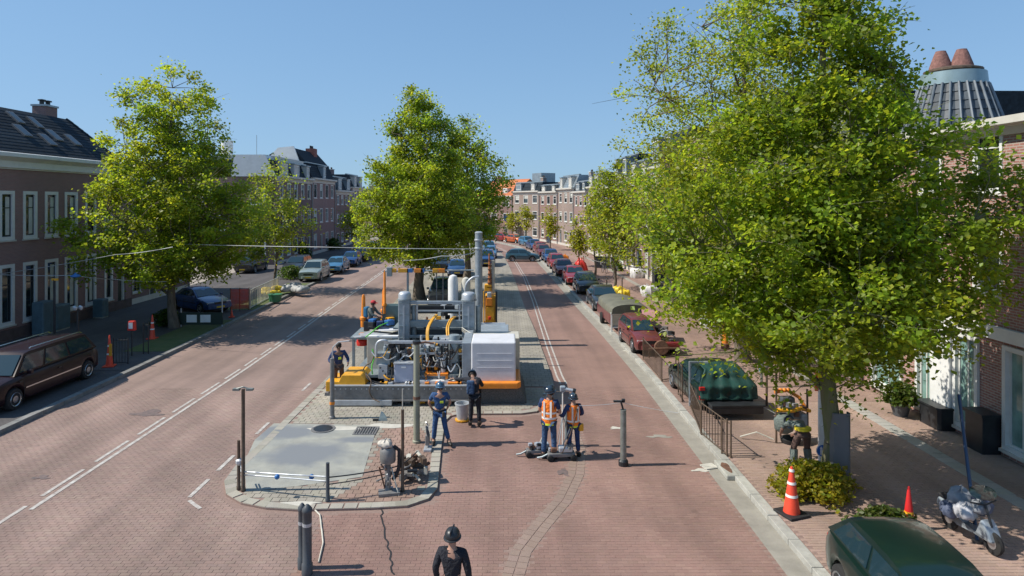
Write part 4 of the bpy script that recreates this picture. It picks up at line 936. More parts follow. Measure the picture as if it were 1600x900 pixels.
    for s_ in (-1, 1):
        xw = s_*W_*1.004
        for yd in ([K['a']+.28, (K['a']+K['d'])/2, K['d']-.35] if kind != 'hatch' else [K['a']+.3, .55]):
            MB().box((xw,yd-.008,.34),(xw+s_*.005,yd+.008,K['belt']-.12)).build('door_gap', M_black, t); MB().box((xw,yd-.24,K['belt']-.2),(xw+s_*.025,yd-.08,K['belt']-.165)).build('door_handle', M_blackm, t)
    if kind == 'van':
        for s_ in (-.6,.6): MB().tube([(s_,-.8,H+.02),(s_,-.7,H+.06),(s_,1.8,H+.06),(s_,1.95,H+.0)], .02, 5).build('roof_rail', M_chrome, t)
    return t
def recolour(root, m, label, loc, rz, group=None):
    c = copy_tree(root); 
    for o in c.children:
        if o.name.split('.')[0] in ('body','cabin','mirror') or (o.name.split('.')[0].endswith('bumper')): o.material_slots[0].link = 'OBJECT'; o.material_slots[0].material = m
    return place(c, loc, rz, label, group)
P_ = {'black': paint('black',(.012,.014,.018)), 'maroonblack': mat('paint_maroon_black',(.016,.005,.008), .38, 0, coat=.25, spec=.3), 'grey': paint('grey',(.06,.065,.07)), 'dgrey': paint('slate',(.035,.042,.05)), 'red': paint('red',(.30,.03,.03)), 'maroon': paint('maroon',(.16,.03,.035)), 'blue': paint('blue',(.02,.07,.2)), 'lblue': paint('light_blue',(.06,.2,.34)),
      'green': paint('green',(.007,.026,.022)), 'silver': paint('silver_green',(.30,.36,.34)), 'orange': paint('orange',(.55,.12,.03)), 'teal': paint('teal',(.05,.12,.16))}
GR = 'cars parked along the right kerb'; GL = 'cars parked along the left kerb'
make_car('van', P_['maroonblack'], 'long black maroon van with tinted windows parked on the left pavement', (-17.0, 22.9, .12), 0)
sedan = make_car('sedan', P_['dgrey'], 'dark grey sedan with teal windshield, first whole car behind the olive hull', (6.45, 41.6, .06), 0, GR)
hatch = make_car('hatch', P_['green'], 'dark green car whose roof rises at the bottom edge on the right', (6.5, 9.75, .1), R(-4))
suv = make_car('suv', P_['dgrey'], 'dark car with blue windshield standing behind the paving machine', (-4.15, 43.6, .05), R(3))
for kind, c, x, y, rz, lab, g in [
    (hatch,'dgrey',6.25,48.6,0,'small slate coloured hatchback right behind the dark grey sedan',GR),(sedan,'red',5.95,53.9,0,'bright red parked sedan behind the small slate hatchback',GR),(sedan,'maroon',5.6,60,2,'maroon sedan parked behind the bright red one',GR),
    (hatch,'red',5.45,66,3,'red hatchback behind the maroon sedan on the right',GR),(sedan,'blue',5.35,73,3,'dark blue sedan among red cars on the right kerb',GR),(hatch,'maroon',4.95,80,5,'maroon hatchback before the bend on the right kerb',GR),(hatch,'red',4.9,85,6,'red hatchback between a maroon and a blue car near the bend',GR),
    (sedan,'blue',4.35,91.5,10,'dark blue sedan where the right kerb starts to bend',GR),(hatch,'lblue',3.6,98.5,20,'light blue hatchback on the outer side of the bend',GR),(sedan,'orange',1.9,105.5,34,'orange car parked on the bend',GR),(hatch,'red',.0,109.5,42,'small red car behind the orange car on the bend',GR),(sedan,'blue',-2.6,113.5,52,'dark blue car at the far end before the orange roofed house',GR),
    (sedan,'black',-6.5,117.5,58,'small black car near the street end',GR),(suv,'silver',-10.5,120.5,62,'pale car at the very end of the street',GR),
    (suv,'blue',-1.85,69.5,0,'dark blue car parked at the right side of the median',None),(sedan,'lblue',-1.75,79,2,'light blue car on the median beyond the steel post',None),(hatch,'lblue',-2.0,88,4,'farther light blue hatchback on the median',None),
    (hatch,'teal',2.2,74.5,88,'teal car standing across the right carriageway',None),
    (sedan,'blue',-4.4,60.5,4,'dark blue car under the median trees, right of the white tanks',None),(suv,'black',-6.3,64,0,'black car far back under the median trees',None),
    (suv,'silver',-16.6,56.3,2,'pale silver green car at the head of the left parked row',GL),(sedan,'lblue',-16.35,62.8,2,'blue sedan behind the pale silver green car',GL),(hatch,'blue',-16.4,69,2,'dark blue hatchback third in the left parked row',GL),(sedan,'black',-16.5,75,2,'black sedan fourth in the left parked row',GL),(suv,'blue',-16.8,81.5,2,'blue car deep in the shade of the left row',GL),(sedan,'dgrey',-17,88,2,'grey sedan sixth in the left parked row',GL),(hatch,'black',-17.2,94,2,'last black car of the left parked row',GL),
    (suv,'dgrey',-19.6,61,0,'dark slate car beside the house wall behind the yellow sacks',None),(suv,'black',-24.6,62.5,0,'small black car standing in the side street on the left',None),(sedan,'blue',-19.2,40.5,55,'deep blue car parked slantwise behind the white boards on the left',None)]:
    z_ = .05 if -7 < x < 1 and y < 90 else (.0 if x == 2.2 else .12)
    recolour(kind, P_[c], lab, (x, y, z_), R(rz), g)
# ================================================================ PEOPLE
M_skin = mat('skin', (.42,.24,.17), .55); M_skind = mat('dark_skin', (.22,.12,.085), .55)
M_navy = mat('navy_cloth', (.018,.04,.12), .8, var=.35, vscale=9); M_navy2 = mat('work_blue_cloth', (.025,.075,.19), .8, var=.3, vscale=9); M_jean = mat('denim', (.03,.07,.15), .85, var=.4, vscale=8)
M_blackc = mat('black_cloth', (.012,.014,.022), .85, var=.3); M_hiv = mat('hi_vis_orange', (1.0,.22,.015), .6, var=.1, vscale=6); M_hivy = mat('hi_vis_yellow_trim', (.7,.8,.05), .6); M_brownc = mat('brown_cloth', (.10,.06,.05), .85, var=.3)
M_boot = mat('boot_leather', (.02,.018,.016), .6); M_greyc = mat('grey_green_cloth', (.12,.15,.14), .8, var=.3); M_hair = mat('dark_hair', (.02,.015,.012), .8)
M_helm = mat('navy_helmet', (.02,.035,.055), .25, coat=.5); M_helmb = mat('blue_helmet', (.05,.12,.2), .3, coat=.5); M_cap = mat('red_cap', (.45,.02,.03), .7)
for _m in (M_navy,M_navy2,M_jean,M_blackc,M_hiv,M_brownc,M_greyc):
    _n = _m.node_tree.nodes; _l = _m.node_tree.links; _t = _n.new('ShaderNodeTexNoise'); _t.inputs['Scale'].default_value = 14; _t.inputs['Detail'].default_value = 3; _g = _n.new('ShaderNodeNewGeometry'); _l.new(_g.outputs['Position'], _t.inputs['Vector'])
    _p = _n.new('ShaderNodeBump'); _p.inputs['Strength'].default_value = .9; _p.inputs['Distance'].default_value = .05; _l.new(_t.outputs['Fac'], _p.inputs['Height']); _l.new(_p.outputs[0], _n['Principled BSDF'].inputs['Normal'])
def skin(name, m, parent, verts, edges, rad, sub=1):
    me = bpy.data.meshes.new(name); me.from_pydata([tuple(v) for v in verts], edges, []); me.materials.append(m)
    o = bpy.data.objects.new(name, me); C.objects.link(o); o.parent = parent
    mo = o.modifiers.new('skin', 'SKIN'); mo.use_smooth_shade = True
    sk = me.skin_vertices[0].data if me.skin_vertices else None
    if sk is None:
        bpy.context.view_layer.objects.active = o; bpy.ops.mesh.customdata_skin_add(); sk = me.skin_vertices[0].data
    for i, r in enumerate(rad): sk[i].radius = r if isinstance(r, tuple) else (r, r); sk[i].use_root = (i == 0)
    if sub: sb = o.modifiers.new('sub', 'SUBSURF'); sb.levels = sub; sb.render_levels = sub
    return o
def person(label, loc, rz, pose='stand', top=M_navy, legs=M_navy, boots=M_boot, hat=M_helm, skinm=M_skin, vest=None, J=None, hatkind='helmet', long_sleeve=False, scale=1.0, arms=None, look=0, cat='person'):
    """faces local -y"""
    t = thing('person', label, cat, loc, rz); t.scale = (scale,)*3
    j = dict(pel=(0,0,.96), sp=(0,.01,1.12), ch=(0,0,1.32), nk=(0,.0,1.49), hd=(0,-.015,1.60), tp=(0,-.01,1.70))
    for s, k in ((-1,'L'),(1,'R')):
        j.update({'hp'+k:(s*.10,0,.90),'kn'+k:(s*.12,-.01,.50),'an'+k:(s*.14,.03,.10),'to'+k:(s*.16,-.14,.04),'sh'+k:(s*.19,0,1.42),'el'+k:(s*.27,.03,1.14),'wr'+k:(s*.27,-.08,.90)})
    if arms: j.update(arms)
    if J: j.update(J)
    V = Vector; names = ['pel','sp','ch','nk','hd','tp']; idx = {}; vs = []; rd = []; ed = []
    R_ = dict(pel=(.13,.10), sp=(.125,.09), ch=(.15,.105), nk=(.055,.055), hd=(.078,.092), tp=(.06,.07))
    for n in names: idx[n] = len(vs); vs.append(V(j[n])); rd.append(R_[n])
    for a, c in zip(names, names[1:]): ed.append((idx[a], idx[c]))
    for k in 'LR':
        for n, r, par in (('hp',.085,'pel'),('kn',.062,'hp'),('an',.042,'kn'),('to',.038,'an')):
            idx[n+k] = len(vs); vs.append(V(j[n+k])); rd.append(r); ed.append((idx[par+k] if par != 'pel' else 0, idx[n+k]))
        for n, r, par in (('sh',.062,'ch'),('el',.043,'sh'),('wr',.028,'el')):
            idx[n+k] = len(vs); vs.append(V(j[n+k])); rd.append(r); ed.append((idx[par+k] if par != 'ch' else idx['ch'], idx[n+k]))
        d = (V(j['wr'+k])-V(j['el'+k])).normalized(); side = V((1 if k == 'L' else -1, 0, 0)); side = (side-d*side.dot(d)).normalized(); nn = d.cross(side).normalized()
        pm = V(j['wr'+k])+d*.075; idx['pm'+k] = len(vs); vs.append(pm); rd.append((.036,.02)); ed.append((idx['wr'+k], idx['pm'+k]))
        for q, (off, ln) in enumerate(((-.03,.07),(-.01,.08),(.01,.075),(.03,.06))):
            a = pm+nn*off+d*.02; e1 = a+d*ln*.55+side*.008; e2 = e1+d*ln*.35+side*.03
            i0 = len(vs); vs += [e1, e2]; rd += [.0095, .008]; ed += [(idx['pm'+k], i0), (i0, i0+1)]
        th = V(j['wr'+k])+d*.03+nn*-.035+side*.012; i0 = len(vs); vs += [th, th+d*.04-nn*.008+side*.02]; rd += [.012, .009]; ed += [(idx['wr'+k], i0), (i0, i0+1)]
    skin('body', skinm, t, vs, ed, rd)
    # shirt: torso and arms to the elbow or wrist
    vs2 = [V(j['pel'])+V((0,0,-.02)), V(j['sp']), V(j['ch']), V(j['nk'])+ (V(j['ch'])-V(j['nk']))*.28]; rd2 = [(.155,.125),(.15,.115),(.175,.13),(.09,.08)]; ed2 = [(0,1),(1,2),(2,3)]
    for k in 'LR':
        i0 = len(vs2); e = V(j['sh'+k]).lerp(V(j['el'+k]), 1 if long_sleeve else .75); vs2 += [V(j['sh'+k]), e]; rd2 += [.078,.062]; ed2 += [(2,i0),(i0,i0+1)]
        if long_sleeve: vs2.append(V(j['el'+k]).lerp(V(j['wr'+k]),.9)); rd2.append(.046); ed2.append((i0+1,i0+2))
    skin('shirt', top, t, vs2, ed2, rd2)
    vs3 = [V(j['pel'])]; rd3 = [(.15,.12)]; ed3 = []
    for k in 'LR':
        i0 = len(vs3); vs3 += [V(j['hp'+k])+V((0,0,-.03)), V(j['kn'+k]), V(j['kn'+k]).lerp(V(j['an'+k]),.92)]; rd3 += [.098,.078,.07]; ed3 += [(0,i0),(i0,i0+1),(i0+1,i0+2)]
    skin('trousers', legs, t, vs3, ed3, rd3)
    for k in 'LR':
        a, f = V(j['an'+k]), V(j['to'+k]); MB().tube([a+V((0,.045,.02)), a+V((0,.04,-.045)), a.lerp(f,.5)+V((0,0,-.015)), f+V((0,-.02,0)), f+V((0,-.07,-.0))], [.055,.06,.055,.045,.022], 10).build('boot', boots, t, smooth=60)
    ax = (V(j['tp'])-V(j['hd'])).normalized(); q = ax.to_track_quat('Z','Y').to_matrix().to_4x4(); hc = V(j['hd'])+ax*.025
    T = Matrix.Translation(hc) @ q
    if hatkind == 'helmet':
        b = MB(); b.lathe([(.118,.015),(.125,.04),(.118,.09),(.09,.135),(.05,.155),(.005,.162)], n=18, T=T, sy=1.12); b.lathe([(.125,.012),(.142,.008),(.142,.018),(.12,.03)], n=18, T=T, sy=1.16)
        h = b.build('helmet', hat, t, smooth=50); MB().box((-.012,-.13,.03),(.012,.12,.168), T).build('helmet_ridge', hat, h, bev=.01)
    else:
        b = MB(); b.lathe([(.102,.03),(.105,.06),(.09,.1),(.05,.125),(.005,.13)], n=16, T=T, sy=1.1); b.box((-.07,-.2,.03),(.07,-.08,.042), T); b.build('cap', hat, t, smooth=50)
    MB().lathe([(.07,-.06),(.092,-.02),(.096,.03),(.09,.05)], n=14, T=T @ Matrix.Translation((0,.018,0)), sy=1.0).build('hair', M_hair, t, smooth=60)
    MB().tube([hc+V((0,-.085,.0)), hc+V((0,-.118,-.03)), hc+V((0,-.09,-.045))], [.01,.017,.008], 6).build('nose', skinm, t, smooth=60)
    for s in (-1,1):
        MB().ball(hc+V((s*.034,-.088,.004)), .011, 6).build('eye', M_blackc, t); MB().ball(hc+V((s*.098,.005,-.02)), .024, 8, sx=.4, sy=.7).build('ear', skinm, t, smooth=60)
    MB().cbox(hc+V((0,-.092,-.068)), (.045,.02,.008)).build('mouth', mat('lips', (.25,.1,.08), .5), t)
    if vest:
        prof = [(.175,.86,.15),(.18,1.0,.152),(.182,1.15,.14),(.195,1.3,.15),(.185,1.4,.142),(.12,1.47,.115)]
        b = MB(); n = 20; vv = []
        for rx, z_, ry in prof: 
            k = (z_-.96)/.36; base = V(j['pel']).lerp(V(j['ch']), max(-.2, min(1.1, k)))
            vv += [(base.x+rx*math.cos(2*PI*a/n), base.y+ry*math.sin(2*PI*a/n), base.z if False else z_+ (V(j['ch']).z-1.32)*max(0,k)) for a in range(n)]
        fs = [(i*n+a, i*n+(a+1) % n, (i+1)*n+(a+1) % n, (i+1)*n+a) for i in range(len(prof)-1) for a in range(n)]
        b.add(vv, fs); v = b.build('hi_vis_vest', vest, t, smooth=60)
        def band(z_, w, rx, ry, m): 
            b = MB(); b.lathe([(1,z_),(1.0,z_+w)], n=22, sx=rx, sy=ry); b.f = b.f[:-2]; b.mi = b.mi[:-2]; return b.build('reflective_band', m, v, smooth=60, fix=False)
        band(1.0,.05,.186,.156,M_refl); band(1.13,.045,.188,.15,M_refl) if label.startswith('taller') else None; band(.855,.05,.18,.154,M_hivy)
        for s in (-1,1):
            b = MB(); b.box((s*.085-.024,.148,1.05),(s*.085+.024,.153,1.44)); b.box((s*.085-.024,-.157,1.05),(s*.085+.024,-.152,1.42)); b.build('reflective_strap', M_refl, v)
    return t
def belt(t, z, m=M_blackc, pouch=True, rx=.165, ry=.135):
    b = MB(); b.lathe([(1,z),(1,z+.05)], n=20, sx=rx, sy=ry); w = b.build('tool_belt', m, t, smooth=60)
    if pouch:
        for a, c in ((-.17,.02),(.17,.03),(.1,-.14)): MB().cbox((a,c,z-.06),(.07,.07,.15)).build('pouch', mat('tool_pouch',(.07,.06,.045),.8,var=.3), w, bev=.015)
    return w
x, y = gp(687, 696)
p = person('man in dark blue work clothes and blue helmet, hands behind his hips', (x,y,MEDZ), R(8), top=M_navy2, legs=M_navy2, hat=M_helmb, skinm=M_skin,
    arms=dict(elL=(-.31,.08,1.16), wrL=(-.21,.16,.95), elR=(.31,.08,1.16), wrR=(.22,.14,.96)), J=dict(hpL=(-.1,0,.9),knL=(-.14,-.02,.5),anL=(-.17,.02,.1),toL=(-.2,-.14,.04),knR=(.15,-.03,.5),anR=(.26,-.08,.1),toR=(.31,-.22,.04), hd=(.015,-.02,1.6), tp=(.015,-.015,1.7)))
belt(p, .94); MB().box((-.0,-.145,1.2),(.1,-.132,1.26)).build('badge', M_hivy, p)
x, y = gp(742, 667)
p = person('man in black leaning sideways on the machine, white bucket at his feet', (x,y,MEDZ), R(175), top=M_blackc, legs=M_blackc, hat=M_helm, skinm=M_skind, long_sleeve=True,
    J=dict(sp=(.0,-.02,1.12), ch=(.06,-.1,1.3), nk=(.1,-.2,1.43), hd=(.12,-.29,1.47), tp=(.13,-.38,1.52), shL=(-.12,-.12,1.38), elL=(-.2,-.3,1.14), wrL=(-.1,-.45,1.2), shR=(.25,-.12,1.38), elR=(.5,-.2,1.36), wrR=(.72,-.3,1.34), knL=(-.12,-.02,.5)))
p.location.z = MEDZ; belt(p, .95, pouch=False); bp2 = MB().cbox((.12,.1,1.2),(.24,.14,.42)).build('backpack', M_jean, p, bev=.04)
x, y = gp(858, 716)
p = person('taller man in orange hi-vis vest and navy helmet, seen from behind, left of his mate', (x,y,0), R(160), top=M_navy, legs=M_jean, hat=M_helm, vest=M_hiv, scale=1.1,
    arms=dict(elR=(.27,-.05,1.14), wrR=(.2,-.27,1.06), elL=(-.27,-.05,1.14), wrL=(-.1,-.28,1.08)), J=dict(hd=(-.02,-.02,1.6)))
belt(p, .93, pouch=False)
x, y = gp(896, 713)
p = person('shorter man in orange hi-vis vest with a yellow pouch at his belt', (x,y,0), R(195), top=M_navy, legs=M_navy, hat=M_helm, vest=M_hiv, scale=.97, long_sleeve=True,
    arms=dict(elR=(.31,-.02,1.16), wrR=(.3,-.28,1.1), elL=(-.3,-.06,1.16), wrL=(-.2,-.28,1.08)))
belt(p, .93); MB().cbox((-.19,.1,.84),(.13,.1,.2)).build('yellow_pouch', M_yel, p, bev=.02)
P3 = wp(529, 606, 22.3)
p = person('man in navy jacket standing on the left end of the machine', (P3.x, 22.3, .35), R(20), top=M_navy, legs=M_brownc, hat=M_hair, hatkind='cap', skinm=M_skind, long_sleeve=True, scale=.98, arms=dict(wrR=(.3,-.26,1.05), wrL=(-.25,-.25,1.1), elL=(-.33,.0,1.15), elR=(.33,.0,1.15)))
MB().box((-.02,-.145,1.18),(.08,-.13,1.26)).build('badge', M_hivy, p)
P4 = wp(580, 500, 26.5)
p = person('seated man with red cap and blue backpack on the rear left of the machine', (P4.x, 26.5, 1.55), R(75), top=M_greyc, legs=M_navy, hat=M_cap, hatkind='cap', skinm=M_skind, long_sleeve=True,
    J={'pel':(0,.05,.55),'sp':(0,.03,.72),'ch':(0,-.03,.92),'nk':(0,-.06,1.08),'hd':(0,-.09,1.19),'tp':(0,-.1,1.29),'hpL':(-.1,.02,.52),'hpR':(.1,.02,.52),'knL':(-.14,-.4,.56),'knR':(.14,-.42,.56),'anL':(-.14,-.42,.14),'anR':(.14,-.46,.14),'toL':(-.14,-.6,.06),'toR':(.14,-.64,.06),'shL':(-.19,-.03,1.02),'shR':(.19,-.03,1.02),'elL':(-.26,-.16,.8),'elR':(.26,-.16,.8),'wrL':(-.18,-.38,.72),'wrR':(.18,-.38,.72)})
MB().cbox((0,.2,.85),(.3,.2,.44)).build('backpack', mat('blue_backpack', (.02,.14,.26), .7), p, bev=.06)
x, y = gp(1251, 738)
p = person('man bent double over a yellow handled machine, brown trousers and yellow belt towards us', (x,y,.12), R(184), top=M_greyc, legs=M_brownc, boots=M_greyc, hat=M_helm, skinm=M_skind, scale=1.05,
    J={'pel':(0,.12,.93),'sp':(0,-.03,1.02),'ch':(0,-.25,1.02),'nk':(0,-.4,.98),'hd':(0,-.5,.95),'tp':(0,-.6,.93),'hpL':(-.11,.1,.87),'hpR':(.11,.1,.87),'shL':(-.19,-.33,1.0),'shR':(.19,-.33,1.0),'elL':(-.27,-.42,.76),'elR':(.27,-.42,.76),'wrL':(-.2,-.6,.62),'wrR':(.2,-.6,.62),'knL':(-.17,-.02,.5),'knR':(.17,-.02,.5),'anL':(-.19,.06,.1),'anR':(.19,.04,.1),'toL':(-.21,-.12,.04),'toR':(.21,-.14,.04)})
b = MB(); b.lathe([(.2,-.03),(.2,.03)], (0,.1,1.0), 18, sy=.85); b.build('yellow_belt', mat('lime_belt', (.75,.6,.03), .6), p, smooth=60)
for s in (-1,1): MB().tube([(s*.17,-.01,.46),(s*.19,.04,.1)], [.095,.085], 10).build('wader_leg', M_greyc, p)
p = person('man whose dark helmet rises at the bottom edge of the picture', (-.82, 10.2, 0), R(170), top=M_blackc, legs=M_navy, hat=M_blackm, skinm=M_skin, long_sleeve=True)
# ================================================================ THE PAVING MACHINE
mc = thing('paving_machine', 'big grey and yellow road paving machine with columns, pipes and white hopper on the median', 'paving machine', (-3.3, 22.5, MEDZ))
def X(px, Y): return (px-787)*Y/1000
def Z(py, Y): return 7-(py-314)*Y/1000
def mbox(name, m, x0, x1, y0, y1, Y, d, bev=.012, **k):
    """box whose front face spans the photographed rectangle at distance Y, d metres deep"""
    return MB().box((X(x0,Y), Y, Z(y1,Y)), (X(x1,Y), Y+d, Z(y0,Y))).build(name, m, mc, world=True, bev=bev, **k)
def mcyl(name, m, x, y0, y1, Y, r, n=16, **k):
    return MB().lathe([(r*.96, Z(y1,Y)), (r, Z(y1,Y)+.03), (r, Z(y0,Y)-.03), (r*.94, Z(y0,Y))], (X(x,Y), Y+r, 0), n).build(name, m, mc, world=True, smooth=35, **k)
def mbeam(name, m, x0, x1, y, Y, h, d): return MB().box((X(x0,Y), Y, Z(y,Y)-h/2), (X(x1,Y), Y+d, Z(y,Y)+h/2)).build(name, m, mc, world=True, bev=.012)
rr = random.Random(5)
mbox('base_beam', M_dsteel, 520, 735, 603, 627, 21.7, .5)
mbox('lower_lip', M_lsteel, 520, 612, 625.5, 634, 21.62, .3)
mbox('chassis', M_dsteel, 545, 800, 600, 622, 22.4, 5.2, bev=0)
for s0, s1, zz, dd in ((-5.3,-.4,.9,4.4),): MB().box((s0,22.25,.86),(s1,27.5,.95)).build('deck', M_steel, mc, world=True)
for yy in (22.7, 24.6, 26.6):      # crawler rollers under the chassis
    for xx in (-4.6, -1.0): MB().cyl((xx-.3,yy,.38),(xx+.3,yy,.38),.34,16).build('roller', M_blackm, mc, world=True, smooth=40)
for k in range(9):                 # scrap between beam and ground
    xx = -5.2+k*.47; MB().cbox((xx,21.95,.14),(.3,.12,.14),rr.uniform(-.3,.3)).build('scraper_shoe', rr.choice([M_yel,M_dsteel,M_blackm]), mc, world=True)
# bolts and stiffeners on the beam
for k in range(0): mbox('beam_rib', M_dsteel, 528+k*17.5, 531+k*17.5, 604, 626, 21.66, .04, bev=0)
# yellow step at the left end, with chamfer
MB().prism([(X(512,22),.52),(X(573,22),.52),(X(573,22),.93),(X(566,22),1.08),(X(537,22),1.08),(X(532,22),.86),(X(512,22),.86)], 21.75, 22.9, 'y').build('yellow_step', M_yel, mc, world=True, bev=.02)
MB().box((-6.1,21.8,.36),(-5.3,23,.46)).build('footboard', M_dsteel, mc, world=True)
# white hopper on its orange tray with mesh skirt
mbox('hopper_side', M_steel2, 722, 735.5, 536, 598, 21.95, 2.2)
mbox('hopper', M_white, 736, 806, 535, 597, 21.9, 1.5, bev=.05)
for i in range(3): mbox('hopper_crease', M_white, 745, 800, 552+i*11, 552.8+i*11, 21.893, .02, bev=.004)
mbox('hopper_back', M_beige, 738, 812, 528, 596, 23.45, 1.2, bev=.03)
mbox('deck_cover', M_steel2, 742, 795, 519, 532, 24.8, 1.6, bev=.03)
mbox('deck_cover', M_lsteel, 748, 790, 514, 521, 26, 1.4, bev=.03)
t_ = MB(); x0, x1 = X(735,21.8), X(814,21.8); t_.prism([(x0,21.7),(x1-.1,21.7),(x1,21.85),(x1,24.4),(x0,24.4)], .62, .84); t_.build('orange_tray', M_orange, mc, world=True, bev=.05)
mesh_m = mat('perforated_skirt', (.10,.10,.10), .8, var=.8, vscale=45, bump=.8, bscale=90)
MB().prism([(X(752,21.9),.06),(X(823,21.9),.06),(X(812,21.9),.62),(X(752,21.9),.62)], 21.95, 24.6, 'y').build('mesh_skirt', mesh_m, mc, world=True)
MB().box((X(803,21.9),24.35,.62),(X(813,21.9),24.6,1.45)).build('orange_corner', M_orange, mc, world=True, bev=.02)
# main columns, caps, cross beams
for (a, c, Y, top, botm) in ((622,640,24.5,457,545),(722,742,24.3,458,600)):
    xc = (X(a,Y)+X(c,Y))/2; w = X(c,Y)-X(a,Y)
    MB().box((xc-w/2,Y,.9),(xc+w/2,Y+.42,Z(top+12,Y))).build('column', M_steel2, mc, world=True, bev=.03)
    MB().box((xc-.03,Y-.035,1.1),(xc+.03,Y-.001,Z(top+20,Y))).build('column_rib', M_lsteel, mc, world=True)
    MB().lathe([(w*.56,0),(w*.56,.2),(w*.48,.26),(w*.36,.3)], (xc,Y+.21,Z(top+12,Y)), 18).build('column_cap', M_lsteel, mc, world=True, smooth=40)
    MB().lathe([(w*.62,0),(w*.62,.05)], (xc,Y+.21,Z(top+12,Y)-.02), 18).build('cap_ring', M_steel, mc, world=True, smooth=40)
    MB().cyl((xc+w*.5+.12,Y+.3,.95),(xc+w*.5+.12,Y+.3,Z(top+22,Y)),.1,12).build('column_pipe', M_steel, mc, world=True, smooth=40)
    for k in range(5): MB().cbox((xc,Y-.015,1.3+k*.45),(w*.8,.03,.04)).build('column_strap', M_steel, mc, world=True)
mbeam('cross_beam', M_steel2, 640, 722, 473, 24.6, .12, .12); mbeam('cross_beam', M_steel, 640, 722, 506, 24.6, .26, .2); mbeam('cross_beam', M_steel, 640, 722, 526, 24.5, .1, .15); mbeam('cross_beam', M_steel2, 640, 722, 486, 25.8, .07, .07)
for px in (652,718): MB().cyl((X(px,24.7),24.66,Z(500,24.7)),(X(px,24.7),24.66,Z(475,24.7)),.035,8).build('strut', M_lsteel, mc, world=True)
MB().box((-4.3,24.9,2.0),(-1.2,26.4,2.07)).build('upper_deck', M_steel, mc, world=True)
# front row: pipe frame, cylinders and boxes
mbeam('front_rail', M_lsteel, 600, 724, 535, 22.4, .1, .1); mbeam('front_rail', M_lsteel, 655, 724, 553, 22.5, .07, .07); mbeam('front_rail', M_steel, 590, 652, 602, 22.1, .06, .06)
mcyl('cylinder', M_steel, 709, 525, 592, 22.45, .2); mcyl('cylinder', M_steel, 616, 534, 567, 22.6, .17); mcyl('cylinder', M_lsteel, 692, 560, 594, 22.3, .09); mcyl('cylinder', M_steel2, 640, 538, 562, 23.0, .12)
for k in range(4): MB().ball((X(709,22.45)+.12,22.5,1.1+k*.3), .03, 8).build('bolt', M_lsteel, mc, world=True)
mbox('control_box', M_box, 615.5, 647, 569, 598, 22.05, .28, bev=.02)
MB().box((X(617,22),22.03,Z(571,22)),(X(645,22),22.045,Z(596,22))).build('control_box_door', M_box, mc, world=True, bev=.01)
mbox('box_plate', M_paintw, 627, 634, 573, 575, 22.0, .03, bev=0); mbox('box_leg', M_steel, 628, 634, 598, 612, 22.15, .1); mbox('control_box_lid', M_lsteel, 614.5, 648, 567, 569.2, 22.0, .36)
mbox('cabinet', M_steel, 588, 609, 552, 570, 22.25, .4); mbox('cabinet', M_lsteel, 591, 605, 570, 592, 22.15, .35); mbox('cabinet', M_steel2, 600, 606, 592, 612, 22.15, .1)
for k in range(3): mbox('cabinet_latch', M_blackm, 593+k*4, 595+k*4, 574+k*5, 576+k*5, 22.12, .03, bev=0)
mbox('side_panel', M_beige, 573.5, 612, 527, 590, 23.1, .12); mbox('panel_rail', M_paintw, 572, 622, 525, 528, 23.08, .2)
mbox('motor_block', M_lsteel, 640, 672, 540, 556, 22.9, .5, bev=.03); mbox('motor_block', M_steel2, 676, 700, 528, 545, 23.2, .5, bev=.03); mbox('motor_block', M_lsteel, 688, 706, 530, 541, 23.0, .4, bev=.02); mbox('motor_block', M_darkgrey, 655, 700, 565, 590, 22.9, .5, bev=.04); mbox('engine_tray', M_paintw, 655, 712, 595, 601, 22.0, .5); mbox('engine_tray', M_orange, 663, 700, 584, 587.5, 22.2, .4)
mbox('orange_bracket', M_orange, 664, 667, 586, 598, 22.12, .05); mbox('orange_bracket', M_orange, 666, 668.5, 556, 580, 22.45, .05); mbox('orange_bracket', M_orange, 683, 700, 582, 586, 22.3, .3); mbox('orange_bracket', M_orange, 696, 700, 586, 595, 22.2, .1)
# curved pipes and hoses
def px3(pts): return [(X(a,Y), Y, Z(b_,Y)) for a, b_, Y in pts]
def hose(name, m, pts, r, n=7): 
    P = [Vector(p) for p in px3(pts)]; Q = []
    for i in range(len(P)-1):
        p0 = P[max(0,i-1)]; p1 = P[i]; p2 = P[i+1]; p3 = P[min(len(P)-1,i+2)]
        for k in range(5):
            t = k/5; Q.append(.5*((2*p1)+(-p0+p2)*t+(2*p0-5*p1+4*p2-p3)*t*t+(-p0+3*p1-3*p2+p3)*t**3))
    Q.append(P[-1]); return MB().tube(Q, r, n).build(name, m, mc, world=True, smooth=60)
hose('curved_pipe', M_lsteel, [(588,556,22.2),(588,540,22.2),(593,533,22.2),(602,532,22.2),(607,537,22.3)], .045)
for d in (0, 2.2, 4.4): hose('yellow_hose', M_hose, [(667+d*.6,536,23.6),(667+d*.6,515,23.9),(673+d*.6,501,24.3),(681+d*.5,492,24.9)], .032)
for d in (0, 3): hose('yellow_hose', M_hose, [(699+d,527,23.6),(698+d,512,23.9),(703+d,500,24.4),(709+d,495,24.9)], .032)
hose('black_hose', M_black, [(572,583,22.1),(575,592,21.9),(590,598,21.85),(606,599,21.9),(612,588,22.0),(613,575,22.1)], .028)
hose('brown_hose', M_brownm, [(566,580,22.2),(572,571,22.2),(580,566,22.2),(584,556,22.3)], .022); hose('brown_hose', M_brownm, [(573,585,21.9),(580,596,21.7),(577,610,21.6),(582,622,21.6),(593,628,21.5)], .02)
